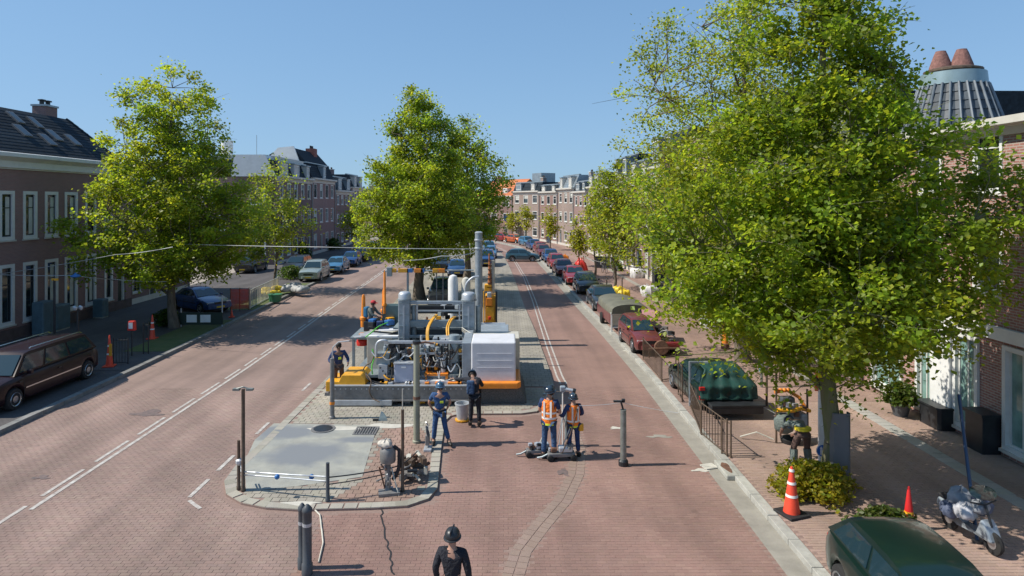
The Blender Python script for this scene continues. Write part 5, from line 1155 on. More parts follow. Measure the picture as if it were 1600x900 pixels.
hose('cable', M_wire, [(622,566,22.2),(632,556,22.3),(640,557,22.3),(648,549,22.3)], .025); hose('cable', M_beige, [(704,595,22.1),(716,592,22.0),(719,578,22.1),(714,568,22.2)], .022)
hose('green_cable', mat('green_cable', (.1,.5,.05), .5), [(571,527,22.9),(580,520,23.0),(592,510,23.4),(606,504,24)], .022); hose('green_cable', MATS['green_cable'], [(582,585,22.2),(581,572,22.3),(584,560,22.4),(582,545,22.5)], .022)
for i in range(5): hose('black_hose' if i % 2 else 'cable', M_black if i % 2 else M_beige, [(722,512+i,24),(735,520+i*1.5,23.7),(752,524+i*1.5,23.5),(776,526+i*1.6,23.4)], .022)
MATL = [M_steel, M_lsteel, M_dsteel, M_blackm, M_steel2, M_rust, M_yel, M_black, M_darkgrey]
mbox('dark_backing', M_blackm, 622, 720, 552, 604, 23.5, .7); mbox('dark_backing', M_darkgrey, 640, 722, 512, 540, 25.0, .5); mbox('engine_rack', M_blackm, 642, 720, 478, 490, 26.3, .3)  # dark backing boxes, added so the gaps behind the clutter read dark
for i in range(230):               # engine clutter: valves, elbows, couplings, manifolds
    px = rr.uniform(600, 722); py = rr.uniform(536, 600); Y = rr.uniform(22.35, 23.5)
    if 653 > px > 612 and py > 562: Y = rr.uniform(22.6, 24)
    k = rr.random(); m_ = rr.choice(MATL); c = Vector((X(px,Y),Y,max(.98,Z(py,Y))))
    if k < .35:
        d = rr.choice([Vector((rr.uniform(.15,.6),0,0)), Vector((0,rr.uniform(.2,.6),0)), Vector((0,0,rr.uniform(.15,.5)))]); MB().tube([c, c+d*.6, c+d], [.03*rr.uniform(.7,1.6)]*3, 8).build('pipe', m_, mc, world=True, smooth=60)
    elif k < .6: MB().cbox(c, (rr.uniform(.07,.25),rr.uniform(.07,.2),rr.uniform(.06,.22)), rr.uniform(-.4,.4)).build('valve_block', m_, mc, world=True, bev=.01)
    elif k < .8: MB().lathe([(.03,-.08),(.07,-.07),(.07,.05),(.04,.07),(.04,.14)], c, 10, Matrix.Rotation(rr.choice([0,R(90)]),4,rr.choice('XY'))).build('coupling', m_, mc, world=True, smooth=40)
    else:
        e = c+Vector((rr.uniform(-.4,.4), rr.uniform(-.2,.2), rr.uniform(-.25,.25))); MB().tube([c, c.lerp(e,.5)+Vector((0,-.08,-rr.uniform(.05,.2))), e], .016, 6).build('hose', rr.choice([M_black,M_hose,M_beige,M_rust]), mc, world=True, smooth=60)
for k in range(46):                # loose hoses and cables looping over the front
    px = rr.uniform(596, 722); py = rr.uniform(540, 594); Y = rr.uniform(22.05, 22.5)
    if 610 < px < 652 and py > 560: continue
    dx = rr.uniform(-22, 22); dy = rr.uniform(-8, 16); hose('hose', rr.choice([M_black, M_black, M_beige, M_wire, M_hose, M_brownm, M_lsteel]), [(px,py,Y),(px+dx*.4,min(600,py+dy*.3+rr.uniform(4,12)),Y-.1),(px+dx,min(602,py+dy),Y)], rr.choice([.014,.018,.026]), 6)
for k in range(16):
    px = rr.uniform(598, 720); y0_ = rr.uniform(532, 560); y1_ = y0_+rr.uniform(15, 45); Y = rr.uniform(22.5, 23.2); mcyl('standpipe', rr.choice([M_steel,M_lsteel,M_steel2]), px, y0_, min(600,y1_), Y, rr.uniform(.035,.09), n=12)
for k in range(14): mbox('beam_clutter', rr.choice([M_yel,M_orange,M_lsteel,M_blackm,M_paintw]), (q0 := rr.uniform(590,725)), q0+rr.uniform(3,12), 598, 603, 21.85, .2)
mbox('beam_flange', M_lsteel, 520, 735, 602, 604, 21.66, .1); mbox('beam_flange', M_dsteel, 520, 735, 625, 627.5, 21.64, .1)
for k in range(26): MB().cyl((X(524+k*8.2,21.7),21.7,Z(607.5,21.7)),(X(524+k*8.2,21.7),21.675,Z(607.5,21.7)),.022,6).build('bolt', M_lsteel, mc, world=True)
for i in range(40):                # more on the upper deck between the columns
    px = rr.uniform(640, 722); py = rr.uniform(484, 528); Y = rr.uniform(24.9, 26.2); c = Vector((X(px,Y),Y,max(2.07,Z(py,Y)-.3)))
    MB().cbox(c, (rr.uniform(.06,.3),rr.uniform(.06,.2),rr.uniform(.05,.18)), rr.uniform(-.6,.6)).build('fitting', rr.choice(MATL), mc, world=True)
# rear left platform with loose sheets, and its seat
MB().box((-6.1,25.4,1.5),(-4.2,28,1.58)).build('rear_platform', M_steel, mc, world=True)
for a, c in ((-6.0,25.6),(-4.4,25.6),(-6.0,27.8),(-4.4,27.8)): MB().box((a-.05,c-.05,.1),(a+.05,c+.05,1.5)).build('platform_leg', M_steel, mc, world=True)
for i in range(5):
    o = MB().cbox((-5.4+.22*i,25.5+.12*i,1.62+.05*i),(1.1,.75,.025),rr.uniform(-.5,.5),rr.uniform(-.12,.12)).build('loose_sheet', rr.choice([M_lsteel,M_beige,M_white]), mc, world=True)
MB().cbox((-5.5,26.5,1.85),(.5,.5,.4)).build('seat', M_blackm, mc, world=True, bev=.03)
MB().cbox((-4.75,27.2,2.1),(.75,.5,1.0)).build('green_locker', mat('green_grey_paint', (.13,.2,.19), .5, var=.1, grime=.3), mc, world=True, bev=.02)
for i in range(10): MB().cbox((-5.15+rr.uniform(-.4,.5),26.4+rr.uniform(-.5,.5),1.75+rr.uniform(0,.4)),(.25,.3,.2),rr.uniform(-1,1)).build('seat_gear', rr.choice([M_blue,M_blackm,M_navy,M_yel]), mc, world=True, bev=.02)
# orange uprights
def upright(x, y, z0, z1, r): 
    b = MB(); b.lathe([(r,z0),(r,z0+.3),(r*1.3,z0+.32),(r*1.3,z0+.4),(r*.8,z0+.45),(r*.6,z1-.1),(r*.3,z1)], (x,y,0), 12); return b.build('orange_upright', M_orange, mc, world=True, smooth=40)
upright(X(601,27), 27, Z(490,27), Z(422,27), .075); upright(X(600,27.2), 27.2, Z(500,27), Z(452,27), .12); upright(X(568,26.7), 26.7, 1.75, Z(460,26.7), .12); 
MB().lathe([(.22,0),(.24,.1),(.22,.22),(.1,.26)], (X(566,26.2),26.2,1.1), 12).build('red_drum', M_red, mc, world=True, smooth=40); MB().box((X(562,26.2),26,1.36),(X(575,26.2),26.3,1.6)).build('orange_case', M_orange, mc, world=True, bev=.02)
# overhead gantry wire bar carrying coloured clamps
MB().cyl((X(598,27),27,Z(424,27)),(X(740,27),27,Z(422,27)),.03,8).build('gantry_bar', M_steel, mc, world=True)
for px, m_, w in ((612,M_yel,14),(630,M_yel,16),(640,M_blue,9),(654,M_orange,14),(660,M_blue,6),(680,M_yel,8),(690,M_orange,10)): mbox('bar_clamp', m_, px-w/2, px+w/2, 420, 426, 26.95, .1)
mbox('bar_clamp', M_steel, 604, 612, 418, 432, 26.9, .2)
for px in (637, 682, 692): MB().cyl((X(px,27),27.05,2.07 if px > 640 else 1.6),(X(px,27),27.05,Z(424,27)),.05 if px == 637 else .025,8).build('gantry_post', M_steel if px == 637 else M_dsteel, mc, world=True)
for px, top, r in ((708,429,.22),(728,433,.2)): 
    MB().lathe([(r,.05),(r,Z(top+8,28)),(r*.7,Z(top+2,28)),(r*.2,Z(top,28))], (X(px,28),28,0), 14).build('rear_tank', M_paintw if px < 715 else M_beige, mc, world=True, smooth=40)
hose('curved_pipe', M_lsteel, [(727,470,27),(728,446,27),(738,434,27),(748,432,27)], .05)
for i in range(22): MB().cbox((X(rr.uniform(690,745),26.5),26.3+rr.uniform(-.3,1),rr.uniform(1.9,2.7)),(.2,.2,.16),rr.uniform(-1,1)).build('fitting', rr.choice(MATL), mc, world=True)
# ------------------------------------------------ tall steel post and yellow drill rig behind the hopper
Yp = 30.8; px_ = X(748,Yp)
tp = thing('steel_post', 'thick tall grey steel post with bands rising behind the white hopper', 'post', (px_, Yp, MEDZ))
MB().lathe([(.19,0),(.18,3.2),(.175,Z(370,Yp)),(.175,Z(363,Yp)-.1)], n=20).build('post_tube', M_steel2, tp, smooth=40)
for z_ in (1.0, Z(391,Yp), Z(378,Yp)): MB().lathe([(.2,0),(.21,.02),(.21,.07),(.2,.09)], (0,0,z_), 20).build('clamp_ring', M_lsteel, tp, smooth=40)
MB().lathe([(.185,0),(.185,.05),(.12,.09)], (0,0,Z(363,Yp)-.1), 20).build('post_cap', M_lsteel, tp, smooth=40)
for a in range(4): MB().cbox((.26*math.cos(a*PI/2+.7),.26*math.sin(a*PI/2+.7),.12),(.16,.03,.24),a*PI/2+.7).build('foot_gusset', M_steel, tp)
MB().cyl((0,0,-.01),(0,0,.03),.36,16).build('foot_plate', M_steel, tp)
Yr = 31.6; rg = thing('drilling_rig', 'small yellow drilling rig with rusty mast standing right of the tall steel post', 'drilling rig', (X(767,Yr), Yr, MEDZ))
def rb(name, m, x0, x1, y0, y1, d=.5, off=0, bev=.02): return MB().box((X(x0,Yr+off),Yr+off,Z(y1,Yr+off)),(X(x1,Yr+off),Yr+off+d,Z(y0,Yr+off))).build(name, m, rg, world=True, bev=bev)
rb('rig_body', M_yel, 758, 775, 462, 508, .9); rb('rig_hood', M_orange, 760, 769, 466, 478, .3, -.15); rb('rig_panel', M_yel, 760, 772, 480, 500, .2, -.1); rb('rig_cap', M_lsteel, 761, 768, 457, 466, .25, -.1, .04); rb('rig_top', M_yel, 757, 768, 445, 455, .5, .2)
for (x0, x1) in ((755,757),(774,777)): rb('mast_rail', M_yel if x0 < 760 else M_blackm, x0, x1, 455, 517, .1, -.1)
rb('rig_foot', M_black, 756, 777, 506, 518, .8, -.05); rb('rig_light', M_red, 763, 767, 495, 500, .1, -.2)
MB().tube([(X(765,Yr),Yr+.3,Z(455,Yr)),(X(765,Yr),Yr+.3,Z(425,Yr)),(X(764,Yr),Yr+.3,Z(397,Yr))], [.11,.07,.03], 8).build('mast', mat('rusty_orange', (.5,.16,.05), .6, col2=(.2,.08,.04), vscale=5), rg, world=True)
for k in range(7): MB().cbox((X(765,Yr),Yr+.3,Z(450-k*7,Yr)),(.26-.02*k,.2,.04)).build('mast_collar', M_rust, rg, world=True)
MB().cyl((X(770,Yr),Yr+.4,Z(460,Yr)),(X(770,Yr),Yr+.4,Z(408,Yr)),.09,10).build('exhaust_stack', M_beige, rg, world=True)
# ================================================================ POSTS, RAILS, WIRES
def post(label, px, pb, top, r, m, z0=MEDZ, name='street_post', cap=None, bands=(), cat='post'):
    x, y = gp(px, pb); h = 7-(top-314)*y/1000-z0; t = thing(name, label, cat, (x, y, z0))
    MB().lathe([(r*1.25,0),(r*1.25,.06),(r,.08),(r*.92,h)], n=14).build('pole', m, t, smooth=40)
    for z_, c in bands: MB().lathe([(r*1.12,z_),(r*1.12,z_+.08)], n=14).build('band', c, t, smooth=40)
    return t, h
M_pgrey = mat('galvanised_pole', (.26,.28,.26), .5, .5, var=.2, vscale=6, grime=.3); M_olive = mat('olive_grey_pole', (.28,.29,.22), .6, .1, var=.15, grime=.25)
t, h = post('dark thin post topped by a double arm lamp at the left end of the rail', 380, 770, 608, .045, M_brownm, cap=None)
b = MB(); b.tube([(-.18,0,h),(0,0,h+.05),(.18,0,h)], .02, 6); b.box((-.24,-.05,h-.03),(-.08,.05,h+.02)); b.box((.08,-.05,h-.03),(.24,.05,h+.02)); b.build('lamp_arm', M_pgrey, t)
t, h = post('short dark post leaning beside the double arm lamp post', 373, 768, 688, .04, M_brownm); MB().lathe([(.05,0),(.09,.05),(.09,.12),(.03,.16)], (0.02,0,h*.5), 10).build('lamp_cup', M_lsteel, t)
post('low dark bollard post in the middle of the white rail', 512, 786, 723, .045, M_darkgrey)
t, h = post('tall rusty thin post at the right end of the rail', 629, 771, 640, .04, M_brownm, bands=((1.3,M_rust),)); MB().lathe([(.012,0),(.012,.5)], (0,0,h), 6).build('rod', M_beige, t)
t, h = post('pale olive lamp post standing in front of the paving machine', 651, 694, 536, .095, M_olive, bands=((1.25,M_rust),)); b = MB(); b.tube([(0,0,h-.02),(.25,0,h+.03),(.5,0,h-.02)], .03, 6); b.build('short_arm', M_rust, t); MB().lathe([(.11,0),(.12,.08),(.05,.1)], (0,0,h-.02), 12).build('post_head', M_blackm, t)
t, h = post('dark post with an orange band before the man in navy jacket', 519, 656, 560, .075, M_dsteel, bands=((.45,M_orange),)); MB().tube([(0,0,h),(.02,0,h+.35),(.2,0,h+.52),(.55,0,h+.56)], .02, 6).build('curved_arm', M_lsteel, t)
t, h = post('free standing grey lamp stub in the right carriageway with a dark bracket on top', 974, 727, 640, .085, M_pgrey, z0=0)
MB().lathe([(.13,0),(.13,.12),(.1,.16)], n=14).build('black_foot', M_blackm, t); b = MB(); b.tube([(0,0,h-.02),(-.06,0,h+.2)], .025, 6); b.box((-.26,-.04,h+.2),(-.0,.04,h+.24)); b.cbox((.0,0,h+.24),(.08,.08,.08)); b.build('bracket', M_blackm, t)
for px, top, w, lab in ((472,786,.07,'left of the two dark bollards at the bottom edge'),(480,788,.085,'right of the two dark bollards at the bottom edge')):
    Y = 12.2 if px < 475 else 12.0; z_ = 7-(top-314)*Y/1000; t = thing('bollard', lab, 'bollard', (X(px,Y), Y, 0), group='dark bollards at the bottom edge')
    MB().lathe([(w*1.2,0),(w*1.2,.2),(w,.22),(w,z_-.15),(w*1.15,z_-.13),(w*1.1,z_-.08),(w*.6,z_-.03),(w*.3,z_)], n=16).build('bollard_body', M_darkgrey, t, smooth=40)
    MB().lathe([(w*1.03,z_-.4),(w*1.03,z_-.34)], n=16).build('groove_ring', M_lsteel, t)
# white rail with blue floats, then two slack black cables
def wire(name, label, pts, r, m, sag=0, cat='cable', n=6, group=None):
    Q = []
    for i in range(len(pts)-1):
        a, c = Vector(pts[i]), Vector(pts[i+1])
        for k in range(8): t = k/8; p = a.lerp(c, t); p.z -= sag*4*t*(1-t); Q.append(p)
    Q.append(Vector(pts[-1])); return tag(MB().tube(Q, r, n).build(name, m, None, smooth=60), label, cat, group)
def at(px, py, Y): return (X(px,Y), Y, Z(py,Y))
for z_, nm in (((737,745),'upper'),((742,752),'lower')):
    q = [at(374,z_[0]-12,15.7), at(380,z_[0],15.35), at(440,z_[0]+4,15.1), at(511,z_[1],14.85)]
    r_ = wire('rail_pipe', nm+' white rail pipe between the double arm post and the low bollard post', q, .017, M_lsteel, cat='rail')
for px in (433, 487): tag(MB().ball(at(px,745,15.0), .062, 12).build('float_ball', M_blue, None, smooth=60), ('left' if px < 450 else 'right')+' of the two blue balls threaded on the white rail', 'ball')
wire('slack_cable', 'upper black cable from the low post to the rusty post', [at(511,746,14.85), at(600,733,15.3), at(629,725,15.4), at(652,705,16)], .016, M_blackm, .02)
wire('slack_cable', 'lower black cable from the low post past the pump', [at(511,757,14.85), at(600,741,15.3), at(629,733,15.4)], .014, M_blackm, .02)
# overhead wires
wire('overhead_wire', 'long overhead wire from the left house to the tall steel post', [at(128,377,36.8), at(272,381,33), at(500,386,28.5), at(741,389,28.4)], .013, M_wire, .02)
wire('overhead_wire', 'lower overhead wire rising from the left edge towards the tall steel post', [at(-30,432,31), at(180,398,30), at(270,386,29)], .014, M_wire, .05)
wire('overhead_wire', 'slack wire from the tall steel post down to the left', [at(741,395,28.4), at(690,400,28.5), at(630,407,29)], .014, M_wire, .05)
wire('overhead_wire', 'dark wire across the right pavement to the hanging basket pole', [at(925,406,52), at(968,412,50), at(1025,421,46), at(1100,424,40)], .03, M_blackm, .1)
wire('overhead_wire', 'wire with a blue lamp in front of the nearest left house', [at(-20,428,30), at(118,430,30), at(175,436,32), at(262,440,33)], .014, M_wire, .05)
l_ = tag(MB().lathe([(.03,.14),(.05,.1),(.2,.02),(.22,-.03),(.1,-.08)], at(118,431,30), 14).build('wire_lamp', M_blue, None, smooth=40), 'small blue lamp hanging on the wire before the left house', 'lamp')
wire('ground_cable', 'beige cable lying on the bricks right of the two bollards', [(*gp(484,790),.02),(*gp(500,806),.02),(*gp(505,850),.02),(*gp(498,880),.02)], .018, M_beige)
wire('guide_line', 'thin pale string from the workers to the lamp stub and the kerb', [at(905,634,17), at(972,629,17), at(1060,645,16.5)], .006, M_wire, .02, cat='string')
# ================================================================ STREET THINGS
def cone(label, px, pb, h, m=M_cone, z0=.12, bands=2, base=True, r=None, bm=M_black, group=None, name='traffic_cone'):
    x, y = gp(px, pb); t = thing(name, label, 'traffic cone', (x, y, z0), random.uniform(-.4,.4), group=group); r = r or h*.17
    MB().lathe([(r,.05),(r*.96,.09),(r*.2,h*.97),(r*.12,h)], n=18).build('cone_body', m, t, smooth=50)
    if base: MB().box((-r*1.5,-r*1.5,0),(r*1.5,r*1.5,.055)).build('cone_base', bm, t, bev=.012)
    for k in range(bands):
        f = .38+.26*k; rr_ = r*.96+(r*.2-r*.96)*f; MB().lathe([(rr_+.012,h*f-.0),(rr_-.0,h*(f+.05))], n=18).build('pale_band', M_refl if m is M_cone else M_yel, t, smooth=50)
    return t
cone('orange red traffic cone on a black base at the foot of the guarded tree', 1237, 812, 1.05, bands=3)
cone('red traffic cone behind the dark green car roof', 1420, 836, .9, mat('scarlet_cone', (.6,.02,.02), .45, grime=.1), bands=1, base=False, r=.12)
cone('tall red and yellow cone behind the rear of the maroon van', 171, 577, 1.3, M_cone, bands=2, base=True, bm=M_cone, r=.14)
MB().box((.02,-.12,.45),(.12,-.06,.95)).build('yellow_panel', M_yel, bpy.data.objects['traffic_cone.002'])
cone('yellow and red warning cone before the dark shrub on the left', 238, 533, 1.2, M_cone, bands=2, bm=M_cone, r=.14)
cone('small red cone at the corner of the red netting', 362, 499, .5, M_cone, bands=0, bm=M_cone)
x, y = gp(1133, 549); t = thing('beacon_cone', 'orange and yellow bent beacon standing on the right pavement under the leaves', 'beacon', (x,y,.12))
MB().lathe([(.19,0),(.19,.25),(.16,.27)], n=14).build('beacon_foot', M_rust, t, smooth=40); MB().lathe([(.15,.27),(.13,.7),(.1,1.1),(.05,1.2)], n=14).build('beacon_body', M_orange, t, smooth=40); MB().tube([(.12,0,.6),(.2,0,.8),(.14,0,1.05)], .05, 8).build('beacon_handle', M_yel, t, smooth=60)
x, y = gp(1190, 585); t = thing('blue_post', 'short pale blue post on the right pavement behind the tarp covered car', 'post', (x,y,.12)); MB().lathe([(.1,0),(.1,1.1),(.06,1.16)], n=14).build('post_tube', mat('pale_blue_paint',(.16,.33,.42),.5,var=.15,grime=.2), t, smooth=40); MB().lathe([(.11,.9),(.11,1.0)], n=14).build('band', M_lsteel, t)
x, y = gp(1218, 600); t = thing('warning_lamp', 'orange warning lamp on a thin brown post under the leaves', 'lamp', (x,y,.12)); MB().cyl((0,0,0),(0,0,1.15),.03,8).build('post_tube', M_brownm, t); MB().box((-.1,-.06,1.15),(.1,.06,1.3)).build('lamp_case', M_black, t, bev=.02); MB().lathe([(.14,0),(.13,.12),(.06,.2)], (0,0,1.3), 14).build('lamp_dome', M_orange, t, smooth=40)
# hand rails made of thin bars
def railing(name, label, a, c, h, m, step=.22, z0=.12, cat='fence', posts=True, rails=(.06,.96), r=.012, spikes=False):
    a, c = Vector(a), Vector(c); L = (c-a).length; rz = math.atan2((c-a).y, (c-a).x); t = thing(name, label, cat, (a.x, a.y, z0), rz)
    for f in rails: MB().cyl((0,0,h*f),(L,0,h*f),r*1.4,6).build('rail', m, t)
    n = max(1, int(L/step)); b0 = None
    for i in range(1, n):
        if b0 is None: b0 = MB().cyl((0,0,h*rails[0]),(0,0,h*(rails[-1]+(.08 if spikes else 0))),r,6).build('bar', m, t); b0.location = (L*i/n,0,0)
        else: inst(b0, 'bar', t, (L*i/n,0,0))
    for x_ in (0, L): MB().cyl((x_,0,0),(x_,0,h*1.04),r*2,8).build('post', m, t)
    return t
railing('railing', 'brown thin barred railing on the right kerb before the wreck', gp(1005,566), gp(1034,601), .95, M_brownm, .2)
railing('railing', 'cross railing behind the wreck with a gap under it', gp(1034,601), gp(1056,597), .95, M_brownm, .5)
railing('railing', 'upright pair of posts left of the tarp covered car', gp(1060,622), gp(1066,634), 1.25, M_brownm, .3)
railing('railing', 'brown railing between the kerb and the tarp covered car', gp(1096,686), gp(1136,720), .98, M_brownm, .17)
railing('railing', 'second brown railing in line with the tarp covered car', gp(1078,640), gp(1095,684), .8, M_brownm, .2)
railing('railing', 'brown looped hoop fence before the tarp covered car', gp(1128,716), gp(1142,722), .95, M_brownm, .12)
t = thing('metal_frame', 'tall blue grey metal frame left of the tarp covered car', 'frame', (*gp(1078,640),.12)); b = MB()
for x_ in (0,.42): b.box((x_-.03,-.03,0),(x_+.03,.03,1.5))
b.box((.031,-.028,1.44),(.389,.028,1.5)); b.box((.031,-.028,.9),(.389,.028,.94)); b.build('frame_tube', M_steel2, t); MB().box((.46,.0,.9),(.62,.03,1.5)).build('white_plate', M_paintw, t)
railing('railing', 'dark spiked railing between the red cone and the red lantern on the left', gp(177,573), gp(200,573), 1.05, M_blackm, .12, spikes=True)
railing('railing', 'dark posts behind the red lantern on the left pavement', gp(224,557), gp(232,557), 1.35, M_blackm, .2)
railing('railing', 'pale picket fence of thin stakes beside the red netting', gp(390,486), gp(434,462), 1.25, M_beige, .3, r=.03)
# red netting
a, c = Vector(gp(360,488)), Vector(gp(389,487)); t = thing('safety_net', 'red orange safety netting strung beside the left kerb', 'netting', (a.x,a.y,.12), math.atan2((c-a).y,(c-a).x)); L = (c-a).length
M_net = mat('red_net', (.7,.07,.04), .7)
b = MB()
for k in range(15): z_ = .1+k*.085; b.box((0,-.006,z_),(L,.006,z_+.03))
for k in range(16): x_ = L*k/15; b.box((x_-.015,-.004,.1),(x_+.015,.009,1.3))
o = b.build('net', M_net, t, kind='stuff')
for x_ in (0,L*.5,L): MB().cyl((x_,0.02,0),(x_,.02,1.4),.03,6).build('stake', M_brownm, t)
x, y = gp(206, 560); t = thing('red_lantern', 'red lantern with a pale face on a post of the left railing', 'lantern', (x,y,.12)); MB().cyl((0,0,0),(0,0,1.35),.025,8).build('post_tube', M_blackm, t); MB().prism([(-.17,1.12),(.17,1.12),(.15,1.55),(-.12,1.55)], -.09, .09, 'y').build('lantern_case', M_red, t, bev=.03); MB().box((-.09,-.105,1.22),(.09,-.092,1.48)).build('lantern_face', M_paintw, t)
x, y = gp(172, 560); 
t = thing('street_lamp', 'thin dark street lamp with a cluster of small heads on the left pavement', 'street lamp', (-17.9, 26.9, .12)); MB().tube([(0,0,0),(0,0,2.0),(0,0,2.35)], [.05,.04,.03], 8).build('pole', M_blackm, t)
for k in range(4): a_ = k*PI/2; MB().lathe([(.03,-.08),(.07,-.02),(.07,.05),(.02,.09)], (.14*math.cos(a_),.14*math.sin(a_),2.38), 10).build('lamp_head', M_lsteel, t, smooth=40); MB().tube([(0,0,2.25),(.14*math.cos(a_),.14*math.sin(a_),2.3)], .012, 5).build('arm', M_blackm, t)
x, y = gp(83, 560); t = thing('sign_pole', 'dark pole with a small yellow tag before the nearest left house', 'pole', (-20.5, 29.2, .12)); MB().cyl((0,0,0),(0,0,3.3),.05,10).build('pole', M_blackm, t); MB().cbox((.05,-.03,3.3),(.3,.03,.1)).build('yellow_tag', M_yel, t)
for (px, pb, w, h, lab) in ((62,520,.9,1.7,'tall blue grey utility cabinet against the nearest left house'),(85,517,1.1,1.35,'rounded blue grey cabinet right of the tall utility cabinet'),(152,498,.6,1.1,'small grey green cabinet between two ground floor windows')):
    Y = 24000/(787-px); t = thing('utility_cabinet', lab, 'cabinet', (-23.8, Y, .12)); MB().box((-.3,-w/2,.06),(.3,w/2,h)).build('cabinet_body', mat('blue_grey_cabinet',(.09,.15,.18),.5,var=.2,grime=.2), t, bev=.05); MB().box((-.28,-w/2+.03,0),(.28,w/2-.03,.058)).build('cabinet_foot', M_conc, t); MB().box((.301,-w/2+.06,.15),(.312,-.01,h-.1)).build('cabinet_door', MATS['blue_grey_cabinet'], t); MB().box((.301,.01,.15),(.312,w/2-.06,h-.1)).build('cabinet_door', MATS['blue_grey_cabinet'], t)
t = thing('barrier_board', 'dark long barrier board with two white plates before the deep blue car', 'barrier', (*gp(318,514),.12)); MB().box((-1.35,-.03,.12),(1.05,.03,.78)).build('board', mat('dark_green_board',(.015,.03,.02),.6), t); 
for x_ in (-.65,.1): MB().box((x_-.26,-.045,.25),(x_+.3,-.032,.66)).build('white_plate', M_paintw, t)
for x_ in (-1.25,1.0): MB().cyl((x_,.05,0),(x_,.05,1.7 if x_ > 0 else 1.0),.035,8).build('post', M_lsteel, t)
# yellow sacks and green bucket heap on the left verge
t = thing('sack_heap', 'heap of yellow plastic sacks and sheeting on the left verge by the thin tree', 'sacks', (gp(441,468)[0]-.9, gp(441,468)[1], .12))
M_sack = mat('yellow_sack', (.75,.55,.03), .5, var=.15, vscale=6); rs = random.Random(3)
def sack(m, c, r, t, seed, name='sack', sz=.8):
    rq = random.Random(seed); b = MB(); b.ball(c, r, 20, sz=sz); ph = [rq.uniform(0,6) for _ in range(6)]; b.v = [((lambda q, k: (c[0]+q[0]*k+rq.gauss(0,r*.03), c[1]+q[1]*k+rq.gauss(0,r*.03), c[2]+max(-r*sz*.55, q[2]*k*1.05)+rq.gauss(0,r*.02)))((v[0]-c[0],v[1]-c[1],v[2]-c[2]), 1+.22*math.sin(3*math.atan2(v[1]-c[1],v[0]-c[0])+ph[0])*abs(math.cos(v[2]*3/r+ph[1]))+.12*math.sin(7*math.atan2(v[1]-c[1],v[0]-c[0])+ph[2]+v[2]*4/r))) for v in b.v]; return b.build(name, m, t, smooth=70)
for k in range(9):
    b = MB(); n = 18; vs = []; hs_ = (rs.uniform(.3,.42), rs.uniform(.22,.3), rs.uniform(.12,.18)); Tq = Matrix.Translation((rs.uniform(-.5,.4), rs.uniform(0,2), .18+.14*(k % 3))) @ Matrix.Rotation(rs.uniform(0,3),4,'Z') @ Matrix.Rotation(rs.uniform(-.5,.5),4,'X')
    for i in range(9):
        ph_ = -PI/2+PI*i/8
        for j in range(n):
            a = 2*PI*j/n; e = lambda v, p: math.copysign(abs(v)**p, v); vs.append(Tq @ Vector((hs_[0]*e(math.cos(ph_),.5)*e(math.cos(a),.6)*(1+.08*rs.random()), hs_[1]*e(math.cos(ph_),.5)*e(math.sin(a),.6)*(1+.08*rs.random()), hs_[2]*math.sin(ph_)*(1+.3*rs.random()))))
    b.add(vs, [(i*n+j, i*n+(j+1) % n, (i+1)*n+(j+1) % n, (i+1)*n+j) for i in range(8) for j in range(n)]); b.build('sack', M_sack, t, smooth=70)
for k in range(4): sack(mat('grey_sheeting',(.35,.36,.36),.6,var=.3,vscale=4), (rs.uniform(.4,2.0), rs.uniform(1,3), .35), .5, t, k+20, 'sheeting', .6)
t = thing('green_tub', 'small green tub at the foot of the yellow sacks', 'tub', (*gp(430,474),.12)); MB().lathe([(.38,0),(.45,.5),(.4,.5),(.36,.1)], n=14).build('tub_body', mat('green_tub_paint',(.04,.18,.09),.5), t, smooth=40); MB().lathe([(.47,.48),(.47,.52)], n=14).build('tub_rim', MATS['green_tub_paint'], t)
t = thing('street_pole', 'pale blue grey pole beside the thin half bare tree', 'pole', (*gp(431,455),.12)); MB().lathe([(.12,0),(.12,1),(.08,1.05),(.06,6.2)], n=12).build('pole', mat('pale_blue_grey_pole',(.25,.36,.38),.5), t, smooth=40); MB().lathe([(.09,6.0),(.12,6.1),(.05,6.3)], n=12).build('pole_cap', M_lsteel, t)
# tarp covered car
t = thing('covered_car', 'squat dark green car under a draped green tarp, red lights at its left', 'car', (7.15, 22.5, .12), R(2))
M_tarp = mat('green_tarp', (.008,.045,.036), .55, var=.3, vscale=3, bump=.3, bscale=6); M_tarpd = mat('dark_slate_tarp', (.06,.085,.09), .6, var=.2)
cc = make_car('hatch', P_['green'], 'x')
for o in list(cc.children): o.parent = t; o.scale = (1.1,-1,.92)
bpy.data.objects.remove(cc)
for o in t.children: o.scale = (-1.1,-1,.92)
n, m_ = 26, 26; vs = []
for i in range(n+1):
    for j in range(m_+1):
        u, v = i/n*2-1, j/m_
        if v < .35: y_, z_ = -.7-.75*v/.35, 1.40-.06*(v/.35)**2          # over the roof
        elif v < .72: k_ = (v-.35)/.37; y_, z_ = -1.45-.43*k_, 1.34-.42*k_    # down the rear glass
        else: k_ = (v-.72)/.28; y_, z_ = -1.9-.1*k_, .92-.42*k_               # over the tailgate
        w_ = .62 if v < .35 else .62+.3*min(1,(v-.35)/.37); sag = .055*math.cos(u*PI*.5)*math.sin(v*19)*(v > .3)+.03*math.sin(u*13+v*5)*(v > .3)+.012*math.sin(u*31+v*11)
        vs.append((u*w_*1.02, y_-.05-sag, z_+.03+.012*math.sin(u*9+v*4)))
fs = [(i*(m_+1)+j, (i+1)*(m_+1)+j, (i+1)*(m_+1)+j+1, i*(m_+1)+j+1) for i in range(n) for j in range(m_)]
b = MB(); b.add(vs, fs); o = b.build('tarp', M_tarp, t, smooth=75, fix=True); sm = o.modifiers.new('solid','SOLIDIFY'); sm.thickness = .012
